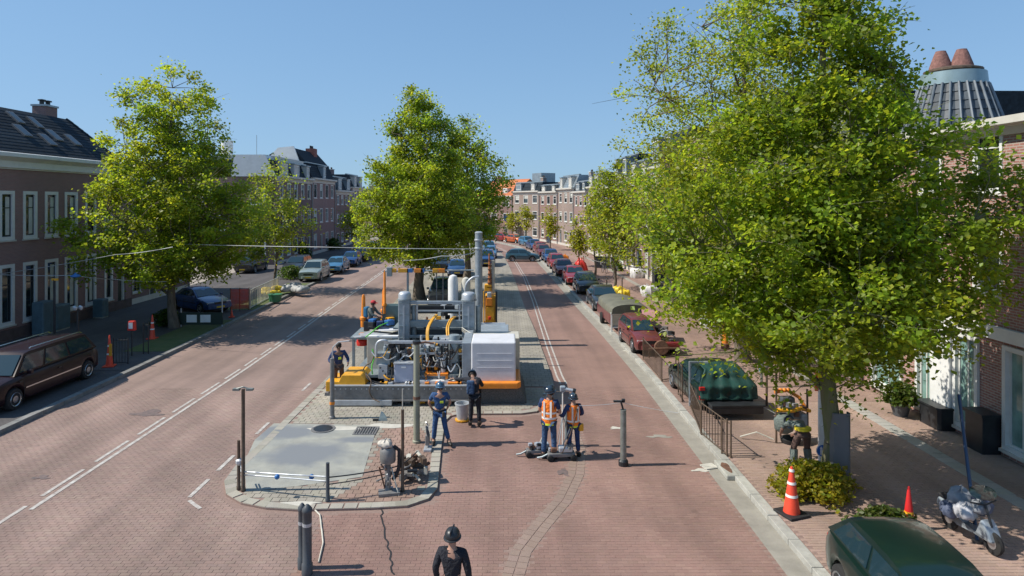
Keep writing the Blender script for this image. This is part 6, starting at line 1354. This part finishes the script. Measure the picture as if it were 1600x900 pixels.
MB().box((-.72,-2.45,.40),(1.0,-1.98,.47)).build('rear_shelf', M_blackm, t, bev=.02); MB().box((-.7,-2.35,.15),(.98,-2.05,.38)).build('rear_bumper', M_blackm, t, bev=.03)
for z_ in (.56,.86): MB().cbox((-.86,-1.95,z_),(.18,.1,.12)).build('tail_light', M_tail, t, bev=.02)
wire('tow_strap', 'pale strap trailing from the tarp covered car over the bricks', [(8.2,20.6,.45),(8.8,20.3,.16),(9.4,20.1,.15)], .012, M_wire, .0, cat='strap')
# maroon wreck
t = thing('wrecked_car', 'maroon wrecked car with its right half torn open, nearest of the right kerb row', 'car', (6.75, 30.2, .12), R(3))
M_dm = mat('dull_maroon', (.17,.035,.035), .35, .2, var=.25, vscale=4, coat=.4, grime=.35)
cc = make_car('hatch', M_dm, 'x'); 
for o in list(cc.children):
    if (o.name.startswith(('side_window','mirror','trim_strip','door_gap','door_handle','headlight','tail_light')) and sum(v.co.x for v in o.data.vertices) > 0) or o.name.startswith('licence'):
        bpy.data.objects.remove(o); continue
    o.parent = t; o.scale = (.74,.98,.98); o.location = (-.38,0,0)
bpy.data.objects.remove(cc)
MB().prism([(-.05,-1.85),(.98,-1.8),(1.0,1.9),(-.05,2.0)], .3, .46).build('floor_pan', P_['maroon'], t); MB().box((.0,-1.92,.42),(1.0,-1.7,.62)).build('torn_bumper', P_['red'], t, bev=.05)
b = MB(); b.add([(.1,.9,1.0),(1.05,.7,1.15),(1.15,1.9,1.35),(.3,2.1,1.5),(.1,.9,.96),(1.05,.7,1.11),(1.15,1.9,1.31),(.3,2.1,1.46),(.7,1.3,1.5)], [(0,1,8),(1,2,8),(2,3,8),(3,0,8),(4,7,6,5),(0,4,5,1),(1,5,6,2),(2,6,7,3),(3,7,4,0)]); b.build('lifted_panel', mat('dusty_pink_panel',(.3,.15,.14),.4,var=.2), t, smooth=30)
for k in range(26):
    c = Vector((rs.uniform(.0,.95), rs.uniform(-1.6,1.0), rs.uniform(.5,.85))); e = c+Vector((rs.uniform(-.45,.45), rs.uniform(-.4,.4), rs.uniform(-.1,.45)))
    (MB().tube([c,c.lerp(e,.5)+Vector((0,0,.08)),e], .03, 6) if k % 2 else MB().cbox(c,(.2,.25,.16),rs.random())).build('wreck_part', rs.choice([M_blackm,M_rust,M_dsteel,M_blackm]), t)
MB().lathe([(.3,-.1),(.33,0),(.3,.1)], n=16, T=Matrix.Translation((.1,-1.95,.4)) @ Matrix.Rotation(R(80),4,'X')).build('loose_wheel', M_rust, t, smooth=40)
for (x_, y_) in ((.85,1.4),(.85,-1.2)): MB().lathe([(.2,-.1),(.3,-.09),(.32,0),(.3,.09),(.2,.1)], n=16, T=Matrix.Translation((x_,y_,.32)) @ Matrix.Rotation(R(90),4,'Y')).build('wheel', M_tyre, t, smooth=40)
MB().tube([(-.5,-2.1,.4),(.2,-2.2,.42),(.9,-2.1,.4)], .04, 6).build('tow_bar', M_rust, t); 
for x_ in (-.5,-.2): MB().cyl((x_,-2.15,.4),(x_,-2.15,0),.03,6).build('tow_leg', M_rust, t)
# olive hull on white frame
t = thing('covered_trailer', 'olive grey hooded trailer with white frame and dark opening, between the sedan and the wreck', 'trailer', (6.55, 35.6, .12), R(2))
n = 12; b = MB(); vs = []
for y_, k in ((-2.0,.93),(-1.9,1.0),(0,1.04),(1.6,1.0),(2.1,.9)):
    for i in range(n+1): a_ = PI*i/n; vs.append((-1.02*k*math.cos(a_), y_, (.95 if abs(math.cos(a_)) > .99 else 1.05+.42*math.sin(a_)**.7*k)))
fs = [(j*(n+1)+i, j*(n+1)+i+1, (j+1)*(n+1)+i+1, (j+1)*(n+1)+i) for j in range(4) for i in range(n)]+[tuple(range(n+1)), tuple(4*(n+1)+i for i in range(n,-1,-1))]
b.add(vs, fs); b.build('hood', mat('olive_grey_tarp',(.13,.13,.10),.7,var=.2,vscale=2,grime=.2), t, smooth=50)
MB().box((-1.0,-1.75,.35),(1.0,2.0,1.0)).build('trailer_body', P_['maroon'], t, bev=.05)
b = MB(); b.box((-1.0,-1.98,.92),(1.0,-1.88,1.02)); b.box((-.98,-1.96,.0),(-.9,-1.88,.919)); b.box((.9,-1.96,.2),(.98,-1.88,.919)); b.box((-.16,-1.96,.25),(-.08,-1.88,.919)); b.box((-.899,-1.955,.2),(.899,-1.885,.27)); b.build('white_frame', M_paintw, t, bev=.01)
MB().box((-.07,-1.9,.3),(.6,-1.76,.88)).build('dark_opening', M_black, t); MB().box((-.88,-1.86,.3),(-.17,-1.76,.9)).build('front_panel', M_beige, t)
for s in (-1,1): MB().lathe([(.2,-.1),(.3,-.09),(.32,0),(.3,.09),(.2,.1)], n=16, T=Matrix.Translation((s*.98,.5,.32)) @ Matrix.Rotation(R(90),4,'Y')).build('wheel', M_tyre, t, smooth=40)
# guard board on the big tree trunk, its sign pole and the small round sign
t = thing('tree_guard', 'grey folded guard board strapped to the trunk of the big near tree', 'guard board', (8.17, 15.60, .25))
MB().prism([(-.24,-.02),(-.2,-.16),(.14,-.2),(.22,-.12),(.22,.0),(.18,.0),(.18,-.09),(.12,-.16),(-.17,-.12),(-.2,-.02)], .0, 1.62).build('board', mat('dark_grey_board',(.12,.13,.14),.6,var=.08,grime=.15), t, bev=.008)
for z_ in (.2,.8,1.4): MB().lathe([(.27,z_),(.27,z_+.03)], (0,.1,0), 18).build('strap', M_blackm, t, smooth=40)
x, y = gp(1283, 727); t = thing('marker_post', 'white post with red squares and a round blue sign beside the guarded tree', 'sign post', (x, y, .12))
MB().box((-.07,-.04,.0),(.09,.04,2.5)).build('white_post', M_paintw, t, bev=.01); MB().cyl((.12,.05,0),(.12,.05,2.6),.04,10).build('steel_tube', M_pgrey, t)
for z_ in (2.05,1.75,1.25): MB().box((-.0,-.05,z_),(.08,-.041,z_+.17)).build('red_square', M_orange, t)
MB().box((-.16,-.02,1.85),(-.09,.02,2.4)).build('red_strip', M_cone, t)
T = Matrix.Translation((0,-.08,.30)) @ Matrix.Rotation(R(90),4,'X'); sg = MB().lathe([(.17,-.01),(.17,.012)], n=24, T=T).build('round_sign', M_paintw, t)
MB().lathe([(.155,.011),(.155,.018)], n=24, T=T).build('blue_face', mat('sign_blue',(.02,.14,.5),.4), sg)
ar = MB()
for x_ in (-.05,.05): ar.prism([(x_-.018,.2),(x_+.018,.2),(x_+.018,.36),(x_+.035,.36),(x_,.42),(x_-.035,.36),(x_-.018,.36)], -.104, -.099, 'y')
ar.build('white_arrows', M_paintw, sg); MB().box((-.02,-.06,.0),(.02,-.02,.14)).build('sign_foot', M_lsteel, t)
# yellow handled machine used by the bent man
x, y = gp(1238, 700); t = thing('trench_rammer', 'machine with orange yellow handles and grey tank in front of the bent man', 'rammer', (x, y, .12), R(5))
for s in (-.42,.52): MB().tube([(s,.1,.0),(s*.98,.12,1.5 if s > 0 else 2.1)], .03, 8).build('upright_pole', M_brownm, t)
MB().tube([(-.42,.05,.95),(0,.0,.93),(.25,-.02,1.0),(.55,.05,.9)], .055, 8).build('handle_bar', M_yel, t, smooth=60); MB().tube([(-.3,.4,1.35),(.1,.45,1.38),(.4,.35,1.2),(.5,.2,.95)], .05, 8).build('handle_bar', M_orange, t, smooth=60)
for k in range(4): MB().ball((-.25+.12*k,.4,1.4), .065, 10).build('knob', M_orange, t, smooth=60)
MB().lathe([(.12,0),(.25,.1),(.27,.35),(.2,.5),(.08,.55)], (-.22,.05,.3), 14).build('tank', M_greyc, t, smooth=50); MB().cbox((.12,.2,.75),(.35,.35,.45)).build('engine', M_dsteel, t, bev=.04); MB().cbox((-.0,.3,1.1),(.4,.25,.3)).build('engine_cover', M_darkgrey, t, bev=.05); MB().cbox((.35,.1,.5),(.2,.3,.7)).build('side_tank', M_steel2, t, bev=.06)
MB().lathe([(.25,0),(.28,.12),(.1,.2)], (.0,.1,.0), 14).build('foot', M_black, t, smooth=40); MB().tube([(-.5,.1,.1),(-.9,.3,.25),(-1.3,.5,.06)], .02, 6).build('hose', M_beige, t)
for k in range(8): MB().cbox((rs.uniform(-.2,.4),rs.uniform(-.05,.3),rs.uniform(.6,1.1)),(.14,.12,.12),rs.random()).build('engine_part', rs.choice([M_blackm,M_rust,M_lsteel,M_green if False else M_dsteel]), t)
# workers' trolleys and total station
def trolley(label, px, py, rz, s=1.0):
    x, y = gp(px, py); t = thing('survey_trolley', label, 'trolley', (x, y, 0), rz); t.scale = (s,)*3
    MB().box((-.35,-.12,.1),(.35,.12,.2)).build('trolley_bed', M_dsteel, t, bev=.02); MB().cbox((.1,0,.28),(.36,.22,.14)).build('motor', M_lsteel, t, bev=.03); MB().cbox((-.2,.02,.27),(.16,.2,.12)).build('pump', M_rust, t, bev=.03)
    for x_ in (-.3,.3): MB().lathe([(.05,-.16),(.08,-.15),(.08,.15),(.05,.16)], n=12, T=Matrix.Translation((x_,0,.08)) @ Matrix.Rotation(R(90),4,'X')).build('wheel', M_tyre, t, smooth=40)
    for y_ in (-.1,.1): MB().tube([(.0,y_,.2),(.22,y_,.7),(.4,y_*.9,1.25)], .017, 7).build('handle_tube', M_brownm if y_ < 0 else M_beige, t)
    MB().tube([(.4,-.09,1.25),(.42,0,1.28),(.4,.09,1.25)], .02, 7).build('grip', M_black, t)
    for k in range(6): MB().cbox((rs.uniform(-.3,.3),rs.uniform(-.1,.1),rs.uniform(.22,.36)),(.1,.08,.07),rs.random()).build('bracket', rs.choice([M_lsteel,M_dsteel,M_blackm]), t)
    MB().tube([(-.35,0,.15),(-.5,0,.08),(-.62,.04,.05)], .025, 6).build('nose_blade', M_steel, t)
    return t
trolley('survey trolley with brown handles at the left foot of the taller vest man', 842, 712, R(8)); trolley('survey trolley standing between the feet of the two vest men', 877, 718, R(5), 1.05)
x, y = gp(880, 712); t = thing('total_station', 'grey instrument on a pale pole above the heads of the vest men', 'instrument', (1.68, 18.2, 0)); 
MB().tube([(0,0,0),(0,0,1.6)], .02, 8).build('pole', M_paintw, t); MB().cbox((0,0,1.66),(.16,.14,.16)).build('instrument_body', M_steel2, t, bev=.03); MB().cyl((.05,-.02,1.66),(.28,-.05,1.62),.05,12).build('lens_tube', M_lsteel, t, smooth=40); MB().cyl((.28,-.05,1.62),(.36,-.06,1.6),.075,12).build('lens_hood', M_blackm, t, smooth=40)
for k in range(3): a_ = k*2.1; MB().tube([(0,0,.9),(.3*math.cos(a_),.3*math.sin(a_),0)], .013, 6).build('tripod_leg', M_lsteel, t)
MB().cyl((.12,.1,.2),(.12,.1,.95),.06,14).build('canister', M_steel, t, smooth=40)
# pump and its junk by the rail
x, y = gp(606, 772); t = thing('water_pump', 'rusty standing pump with a bundle of pale cloth on top by the rail', 'pump', (x, y, MEDZ))
MB().lathe([(.16,0),(.1,.06),(.07,.12),(.07,.7),(.1,.72)], n=12).build('pump_stand', M_dsteel, t, smooth=40); MB().lathe([(.17,.72),(.19,.78),(.19,1.0),(.14,1.08)], n=14).build('pump_head', M_dsteel, t, smooth=40)
sack(mat('pale_cloth',(.5,.46,.4),.8,var=.2,vscale=8), (-.05,0,1.15), .17, t, 5, 'cloth_bundle', .6); MB().tube([(.14,0,1.1),(.27,0,1.0),(.27,0,.6),(.2,0,.4),(.12,0,.3)], .045, 8).build('suction_hose', M_black, t, smooth=60)
for k in range(10): MB().tube([(rs.uniform(-.1,.1),rs.uniform(-.1,.1),rs.uniform(0,.7)),(rs.uniform(-.2,.2),rs.uniform(-.2,.1),rs.uniform(0,.7))], .02, 6).build('pipe', rs.choice([M_rust,M_dsteel,M_lsteel]), t)
MB().cbox((.05,-.1,.04),(.5,.3,.06),.2).build('foot_plate', M_dsteel, t)
x, y = gp(640, 752); t = thing('scrap_motor', 'heap of rusty motor parts and rods on the ground right of the pump', 'motor', (x, y, MEDZ))
for k in range(26):
    c = Vector((rs.uniform(-.25,.5),rs.uniform(-.3,.4),rs.uniform(.08,.5))); m2 = rs.choice([M_rust,M_dsteel,M_beige,M_blackm,M_brownm])
    (MB().cbox(c,(rs.uniform(.08,.3),rs.uniform(.08,.25),rs.uniform(.05,.18)),rs.random()*3) if k % 2 else MB().cyl(c,c+Vector((rs.uniform(-.3,.3),rs.uniform(-.2,.2),rs.uniform(-.08,.1))),rs.uniform(.02,.08),10)).build('motor_part', m2, t, bev=0)
wire('long_rod', 'long dark rod slanting over the scrap motor', [at(588,752,15.3), at(640,728,15.8), at(655,708,16.3)], .02, M_dsteel, 0, cat='rod')
x, y = gp(623, 778); t = thing('shovel', 'shovel leaning on the scrap motor, blade on the bricks', 'shovel', (x, y, .01)); MB().tube([(0,0,.05),(-.22,.25,.62)], .018, 8).build('shaft', M_beige, t); b = MB(); b.add([(-.1,-.02,.03),(.12,-.05,.0),(.16,-.28,.01),(.05,-.38,.02),(-.08,-.28,.03)], [(0,1,2,3,4)]); o = b.build('blade', M_darkgrey, t, fix=False); sd_ = o.modifiers.new('solid','SOLIDIFY'); sd_.thickness = .008
x, y = gp(668, 705); t = thing('disc_cutter', 'upright grey disc cutter standing beside the blue clad man', 'cutter', (x, y, MEDZ)); MB().lathe([(.02,-.01),(.16,-.012),(.16,.012),(.02,.01)], n=20, T=Matrix.Translation((0,0,.5)) @ Matrix.Rotation(R(72),4,'Y')).build('disc', M_darkgrey, t, smooth=40); MB().cbox((0,0,.28),(.12,.2,.3)).build('cutter_body', M_dsteel, t, bev=.03); MB().tube([(0,.05,.35),(0,.1,.65),(-.05,.02,.75)], .02, 7).build('handle', M_lsteel, t); MB().cbox((.02,-.05,.04),(.22,.34,.08)).build('sled', M_lsteel, t, bev=.02)
x, y = gp(597, 660); t = thing('hand_blade', 'small pale fan shaped blade tool standing on the slabs before the machine', 'tool', (x, y, MEDZ)); b = MB(); b.prism([(-.12,.0),(.16,.0),(.14,.12),(.04,.27),(-.03,.3)], -.01, .01, 'y'); b.build('blade', mat('pale_blue_steel',(.35,.45,.5),.3,.5), t); MB().cbox((-.2,0,.03),(.18,.06,.06)).build('handle', M_blackm, t)
x, y = gp(723, 659); t = thing('bucket', 'pale grey plastic bucket between the leaning man and the blue clad man', 'bucket', (x-.02, y+.1, MEDZ)); MB().lathe([(.17,0),(.23,.48),(.245,.49),(.245,.52),(.2,.52),(.17,.1)], n=18).build('bucket_body', M_lsteel, t, smooth=40); MB().tube([(-.23,0,.5),(0,-.02,.3),(.23,0,.5)], .01, 6).build('bucket_handle', M_blackm, t); MB().lathe([(.23,-.03),(.23,.01)], n=16).build('yellow_mat', M_yel, t)
# drain box and lifted slab on the right kerb
x, y = gp(1136, 738); t = thing('kerb_drain', 'open kerb drain with grey rim and rusty inside on the right kerb', 'drain', (x-.02, y, .0)); MB().box((-.16,-.5,.0),(.16,.5,.135)).build('drain_rim', M_conc, t, bev=.03); MB().prism(blob(0,0,.1,.3,seed=2), .13, .142).build('drain_mouth', M_rust, t)
x, y = gp(1108, 730); tag(MB().cbox((x,y,.02),(.36,.3,.03),.3).build('loose_slab', M_damp2, None), 'pale loose slab lying beside the kerb drain', 'slab')
# blue pole, covered scooter at bottom right
t = thing('leaning_pole', 'dark blue pole leaning at the right edge before the pier base', 'pole', (9.55, 12.9, .12)); MB().tube([(0,0,0),(.25,.6,1.2),(.62,1.4,2.55)], .035, 10).build('pole', mat('dark_blue_paint',(.02,.05,.11),.4), t, smooth=60); MB().cyl((0,0,0),(0,0,.05),.1,12).build('pole_foot', M_blackm, t)
t = thing('parked_scooter', 'parked scooter under grey bags with a dark oval screen, bottom right corner', 'scooter', (9.45, 12.95, .12), R(8)); t.scale = (.8,.8,.85)
for y_ in (-.65,.62): w_ = MB().lathe([(.14,-.05),(.24,-.05),(.26,0),(.24,.05),(.14,.05)], n=18, T=Matrix.Translation((0,y_,.26)) @ Matrix.Rotation(R(90),4,'Y')).build('wheel', M_tyre, t, smooth=40); MB().cyl((-.06,y_,.26),(.06,y_,.26),.12,12).build('rim', M_rim, w_)
b = MB(); b.prism([(-.75,.3),(-.6,.62),(-.45,.75),(-.3,.4),(.2,.35),(.3,.7),(.85,.72),(.9,.55),(.6,.3)], -.18, .18, 'x'); b.build('scooter_body', M_steel2, t, bev=.05)
MB().prism([(.2,.71),(.88,.73),(.85,.82),(.25,.8)], -.16, .16, 'x').build('seat', M_black, t, bev=.03); MB().tube([(0,-.6,.6),(0,-.42,1.05)], .03, 8).build('steering_column', M_blackm, t); MB().tube([(-.36,-.36,1.1),(0,-.42,1.04),(.36,-.36,1.1)], .02, 8).build('handlebar', M_blackm, t)
MB().lathe([(.01,-.01),(.34,-.012),(.36,0),(.34,.012),(.01,.01)], n=24, T=Matrix.Translation((.0,-.35,1.3)) @ Matrix.Rotation(R(35),4,'X'), sy=.55).build('oval_screen', mat('dark_green_screen',(.02,.035,.035),.15,coat=.5), t, smooth=40)
for k, (c, r_) in enumerate([((-.25,-.1,.75),.25),((.22,.0,.8),.27),((.0,.3,.9),.28),((.3,.35,.6),.24),((-.28,.3,.6),.24),((0,-.25,.9),.2)]): sack(mat('grey_bag_%d' % (k % 3), [(.42,.43,.46),(.08,.1,.16),(.25,.27,.3)][k % 3], .7, var=.2, vscale=8), c, r_, t, 60+k, 'bag', .8)
# bicycles and small stuff on the far right pavement
def bicycle(label, x, y, rz, m, z0=.12):
    t = thing('bicycle', label, 'bicycle', (x, y, z0), rz, 'bicycles on the right pavement')
    for x_ in (-.52,.52): 
        pts = [(x_+.33*math.cos(a*PI/9),0,.34+.33*math.sin(a*PI/9)) for a in range(19)]; w_ = MB().tube(pts, .022, 5, cap=False).build('wheel', M_tyre, t)
        sp = MB(); 
        for a in range(6): sp.tube([(x_-.31*math.cos(a*PI/6),0,.34-.31*math.sin(a*PI/6)),(x_+.31*math.cos(a*PI/6),0,.34+.31*math.sin(a*PI/6))], .004, 3)
        sp.build('spokes', M_chrome, w_)
    b = MB()
    for p, q in (((-.52,.34),(-.05,.32)),((-.05,.32),(-.18,.85)),((-.18,.8),(.36,.82)),((-.05,.32),(.38,.7)),((.36,.95),(.52,.34)),((-.52,.34),(-.17,.75))): b.cyl((p[0],0,p[1]),(q[0],0,q[1]),.02,6)
    b.build('frame', m, t); MB().cbox((-.19,0,.9),(.24,.13,.06)).build('saddle', M_black, t, bev=.02); MB().tube([(.28,-.26,1.02),(.36,0,1.0),(.28,.26,1.02)], .015, 6).build('handlebar', M_chrome, t); MB().cbox((.62,0,.85),(.3,.3,.22)).build('basket', M_dsteel, t)
    return t
bk = bicycle('dark bicycle leaning near the house wall by the white bag', 11.6, 43, R(100), M_blackm)
for x, y, rz, lab in ((11.9,44.2,80,'bicycle with its wheel against the dark bicycle'),(11.5,46,95,'third bicycle of the cluster past the white bag'),(9.9,57,70,'bicycle beside the dark bins on the far pavement'),(10.2,58.5,85,'bicycle behind the one by the dark bins'),(9.6,61,100,'far bicycle near the red tarp'),(12.2,41,110,'bicycle nearest to us in the wall cluster'),(10.0,66,80,'most distant bicycle in front of the terrace')):
    place(copy_tree(bk), (x, y, .12), R(rz), lab)
def bag(label, px, py, r, m, seed, cat='bag', name='big_bag', sz=.9):
    x, y = gp(px, py); t = thing(name, label, cat, (x, y, .12)); rq = random.Random(seed); n = 28; b = MB(); vs = []
    peak = sz > 1; H_ = r*(2.0 if peak else 1.5); prof = [(1.05,0),(1.0,.15),(.9,.4),(.78,.65),(.5,.82),(.2,.95),(.03,1.0)] if peak else [(.9,0),(1.0,.15),(1.0,.5),(.95,.8),(.7,.93),(.35,.9),(.05,.86)]
    ph = [rq.uniform(0,6) for _ in range(4)]
    for pr, pz in prof:
        for k in range(n):
            a = 2*PI*k/n; q = (abs(math.cos(a))**4+abs(math.sin(a))**4)**-.25; f = 1+.09*math.sin(7*a+ph[0]+pz*2)+.06*math.sin(11*a+ph[1]); vs.append((r*pr*q*f*math.cos(a+.4)+.15*r*pz*math.sin(ph[2]), r*pr*q*f*math.sin(a+.4)*.85, H_*pz*(1+.06*math.sin(3*a+ph[3]))))
    fs = [(i*n+k, i*n+(k+1) % n, (i+1)*n+(k+1) % n, (i+1)*n+k) for i in range(len(prof)-1) for k in range(n)]+[tuple(range(n-1,-1,-1)), tuple((len(prof)-1)*n+k for k in range(n))]
    b.add(vs, fs); b.build('bag_body', m, t, smooth=50)
    for k in range(4):
        a = k*PI/2+.8; MB().tube([(r*.7*math.cos(a),r*.6*math.sin(a),H_*.8),(r*.5*math.cos(a),r*.45*math.sin(a),H_*1.12),(r*.4*math.cos(a+.5),r*.4*math.sin(a+.5),H_*.8)], .02, 5).build('bag_handle', m, t)
    return t
M_wbag = mat('white_bag', (.6,.6,.6), .7, var=.15, vscale=5)
bag('white builder bag beside the bicycles on the right pavement', 1016, 466, .55, M_wbag, 1); bag('pale bag with yellow lid near the house corner', 996, 436, .6, M_wbag, 2); bag('yellow sack on the pavement edge beside the grey sedan', 974, 468, .4, M_sack, 3, sz=.6); bag('second yellow sack right of the grey sedan', 966, 462, .38, M_sack, 4, sz=.6)
bag('red tarp bundle standing beyond the slender tree', 908, 425, .6, M_red, 5, 'tarp', 'tarp_bundle', 1.1); bag('red tarp peak beside the bright red sedan', 918, 446, .45, M_red, 6, 'tarp', 'tarp_bundle', 1.3); bag('orange bundle beyond the red parked cars', 880, 412, .6, M_orange, 7, 'bundle', 'tarp_bundle', 1.0)
bag('pale pointed sheet behind the olive trailer', 968, 492, .4, mat('cream_sheet',(.55,.5,.42),.7), 8, 'sheet', 'sheet_bundle', 1.3); bag('pale lump of sheeting behind the leafy trees', 1115, 515, .6, M_wbag, 9, 'bag', 'big_bag', .7)
for i, (px, py, lab) in enumerate(((935,420,'left of the dark bins beyond the slender tree'),(947,421,'middle of the dark bins beyond the slender tree'),(960,422,'right of the dark bins beyond the slender tree'),(1028,450,'lone dark bin beside the house wall'))):
    x, y = gp(px, py); t = thing('waste_bin', lab, 'bin', (x,y,.12), group='dark bins on the right pavement'); MB().prism([(-.3,0),(.3,0),(.36,1.1),(-.36,1.1)], -.35, .35, 'y').build('bin_body', M_darkgrey, t, bev=.03); MB().box((-.4,-.4,1.101),(.4,.4,1.18)).build('bin_lid', M_blackm, t, bev=.03)
t = thing('basket_pole', 'thin pole carrying a hanging flower basket before the white shop fronts', 'pole', (*gp(1020,458),.12)); MB().cyl((0,0,0),(0,0,4.2),.06,8).build('pole', M_pgrey, t); MB().tube([(0,0,3.6),(-.5,0,3.7)], .03, 6).build('arm', M_blackm, t); MB().lathe([(.08,0),(.28,.2),(.3,.3)], (-.5,0,3.0), 12).build('basket', M_darkgrey, t, smooth=40)
for px, py, h, lab in ((1190,590,4.0,'tall thin grey lamp pole rising into the leaves of the big near tree'),(760,372,6.0,'distant lamp pole with a blue disc left of the road end'),(791,372,6.0,'distant lamp pole with a blue disc before the orange roofed house')):
    x, y = gp(px, py+ (20 if px > 1000 else 0)); t = thing('lamp_pole', lab, 'lamp pole', (x,y,.05)); MB().cyl((0,0,0),(0,0,h),.09 if py < 400 else .05,8).build('pole', M_pgrey, t)
    if py < 400: MB().lathe([(.5,-.05),(.5,.05)], (0,-.2,3.6), 14, Matrix.Rotation(R(90),4,'X')).build('blue_disc', M_blue, t)
    else: MB().lathe([(.12,0),(.12,.1),(.03,.14)], (0,0,h), 10).build('pole_cap', M_lsteel, t)
# stakes and cages round the young trees, little marker lights
for px, py, lab in ((948,468,'left stake of the slender tree'),(972,470,'right stake of the slender tree'),(1198,640,'slim brown stake left of the handled machine'),(905,430,'stake beside the tiny street tree')):
    x, y = gp(px, py); t = thing('tree_stake', lab, 'stake', (x,y,.12)); MB().cyl((0,0,0),(0,0,1.5),.04,8).build('stake_pole', M_brownm, t); MB().lathe([(.055,1.3),(.055,1.36)], n=8).build('stake_band', M_dsteel, t)
t = thing('planter_cage', 'small dark planter with a rusty cage at the foot of the slender tree', 'planter', (*gp(945,455),.12)); MB().box((-.5,-.5,0),(.5,.5,.45)).build('planter_box', M_darkgrey, t, bev=.03); MB().box((-.45,-.45,.451),(.45,.45,.47)).build('soil', M_earth, t)
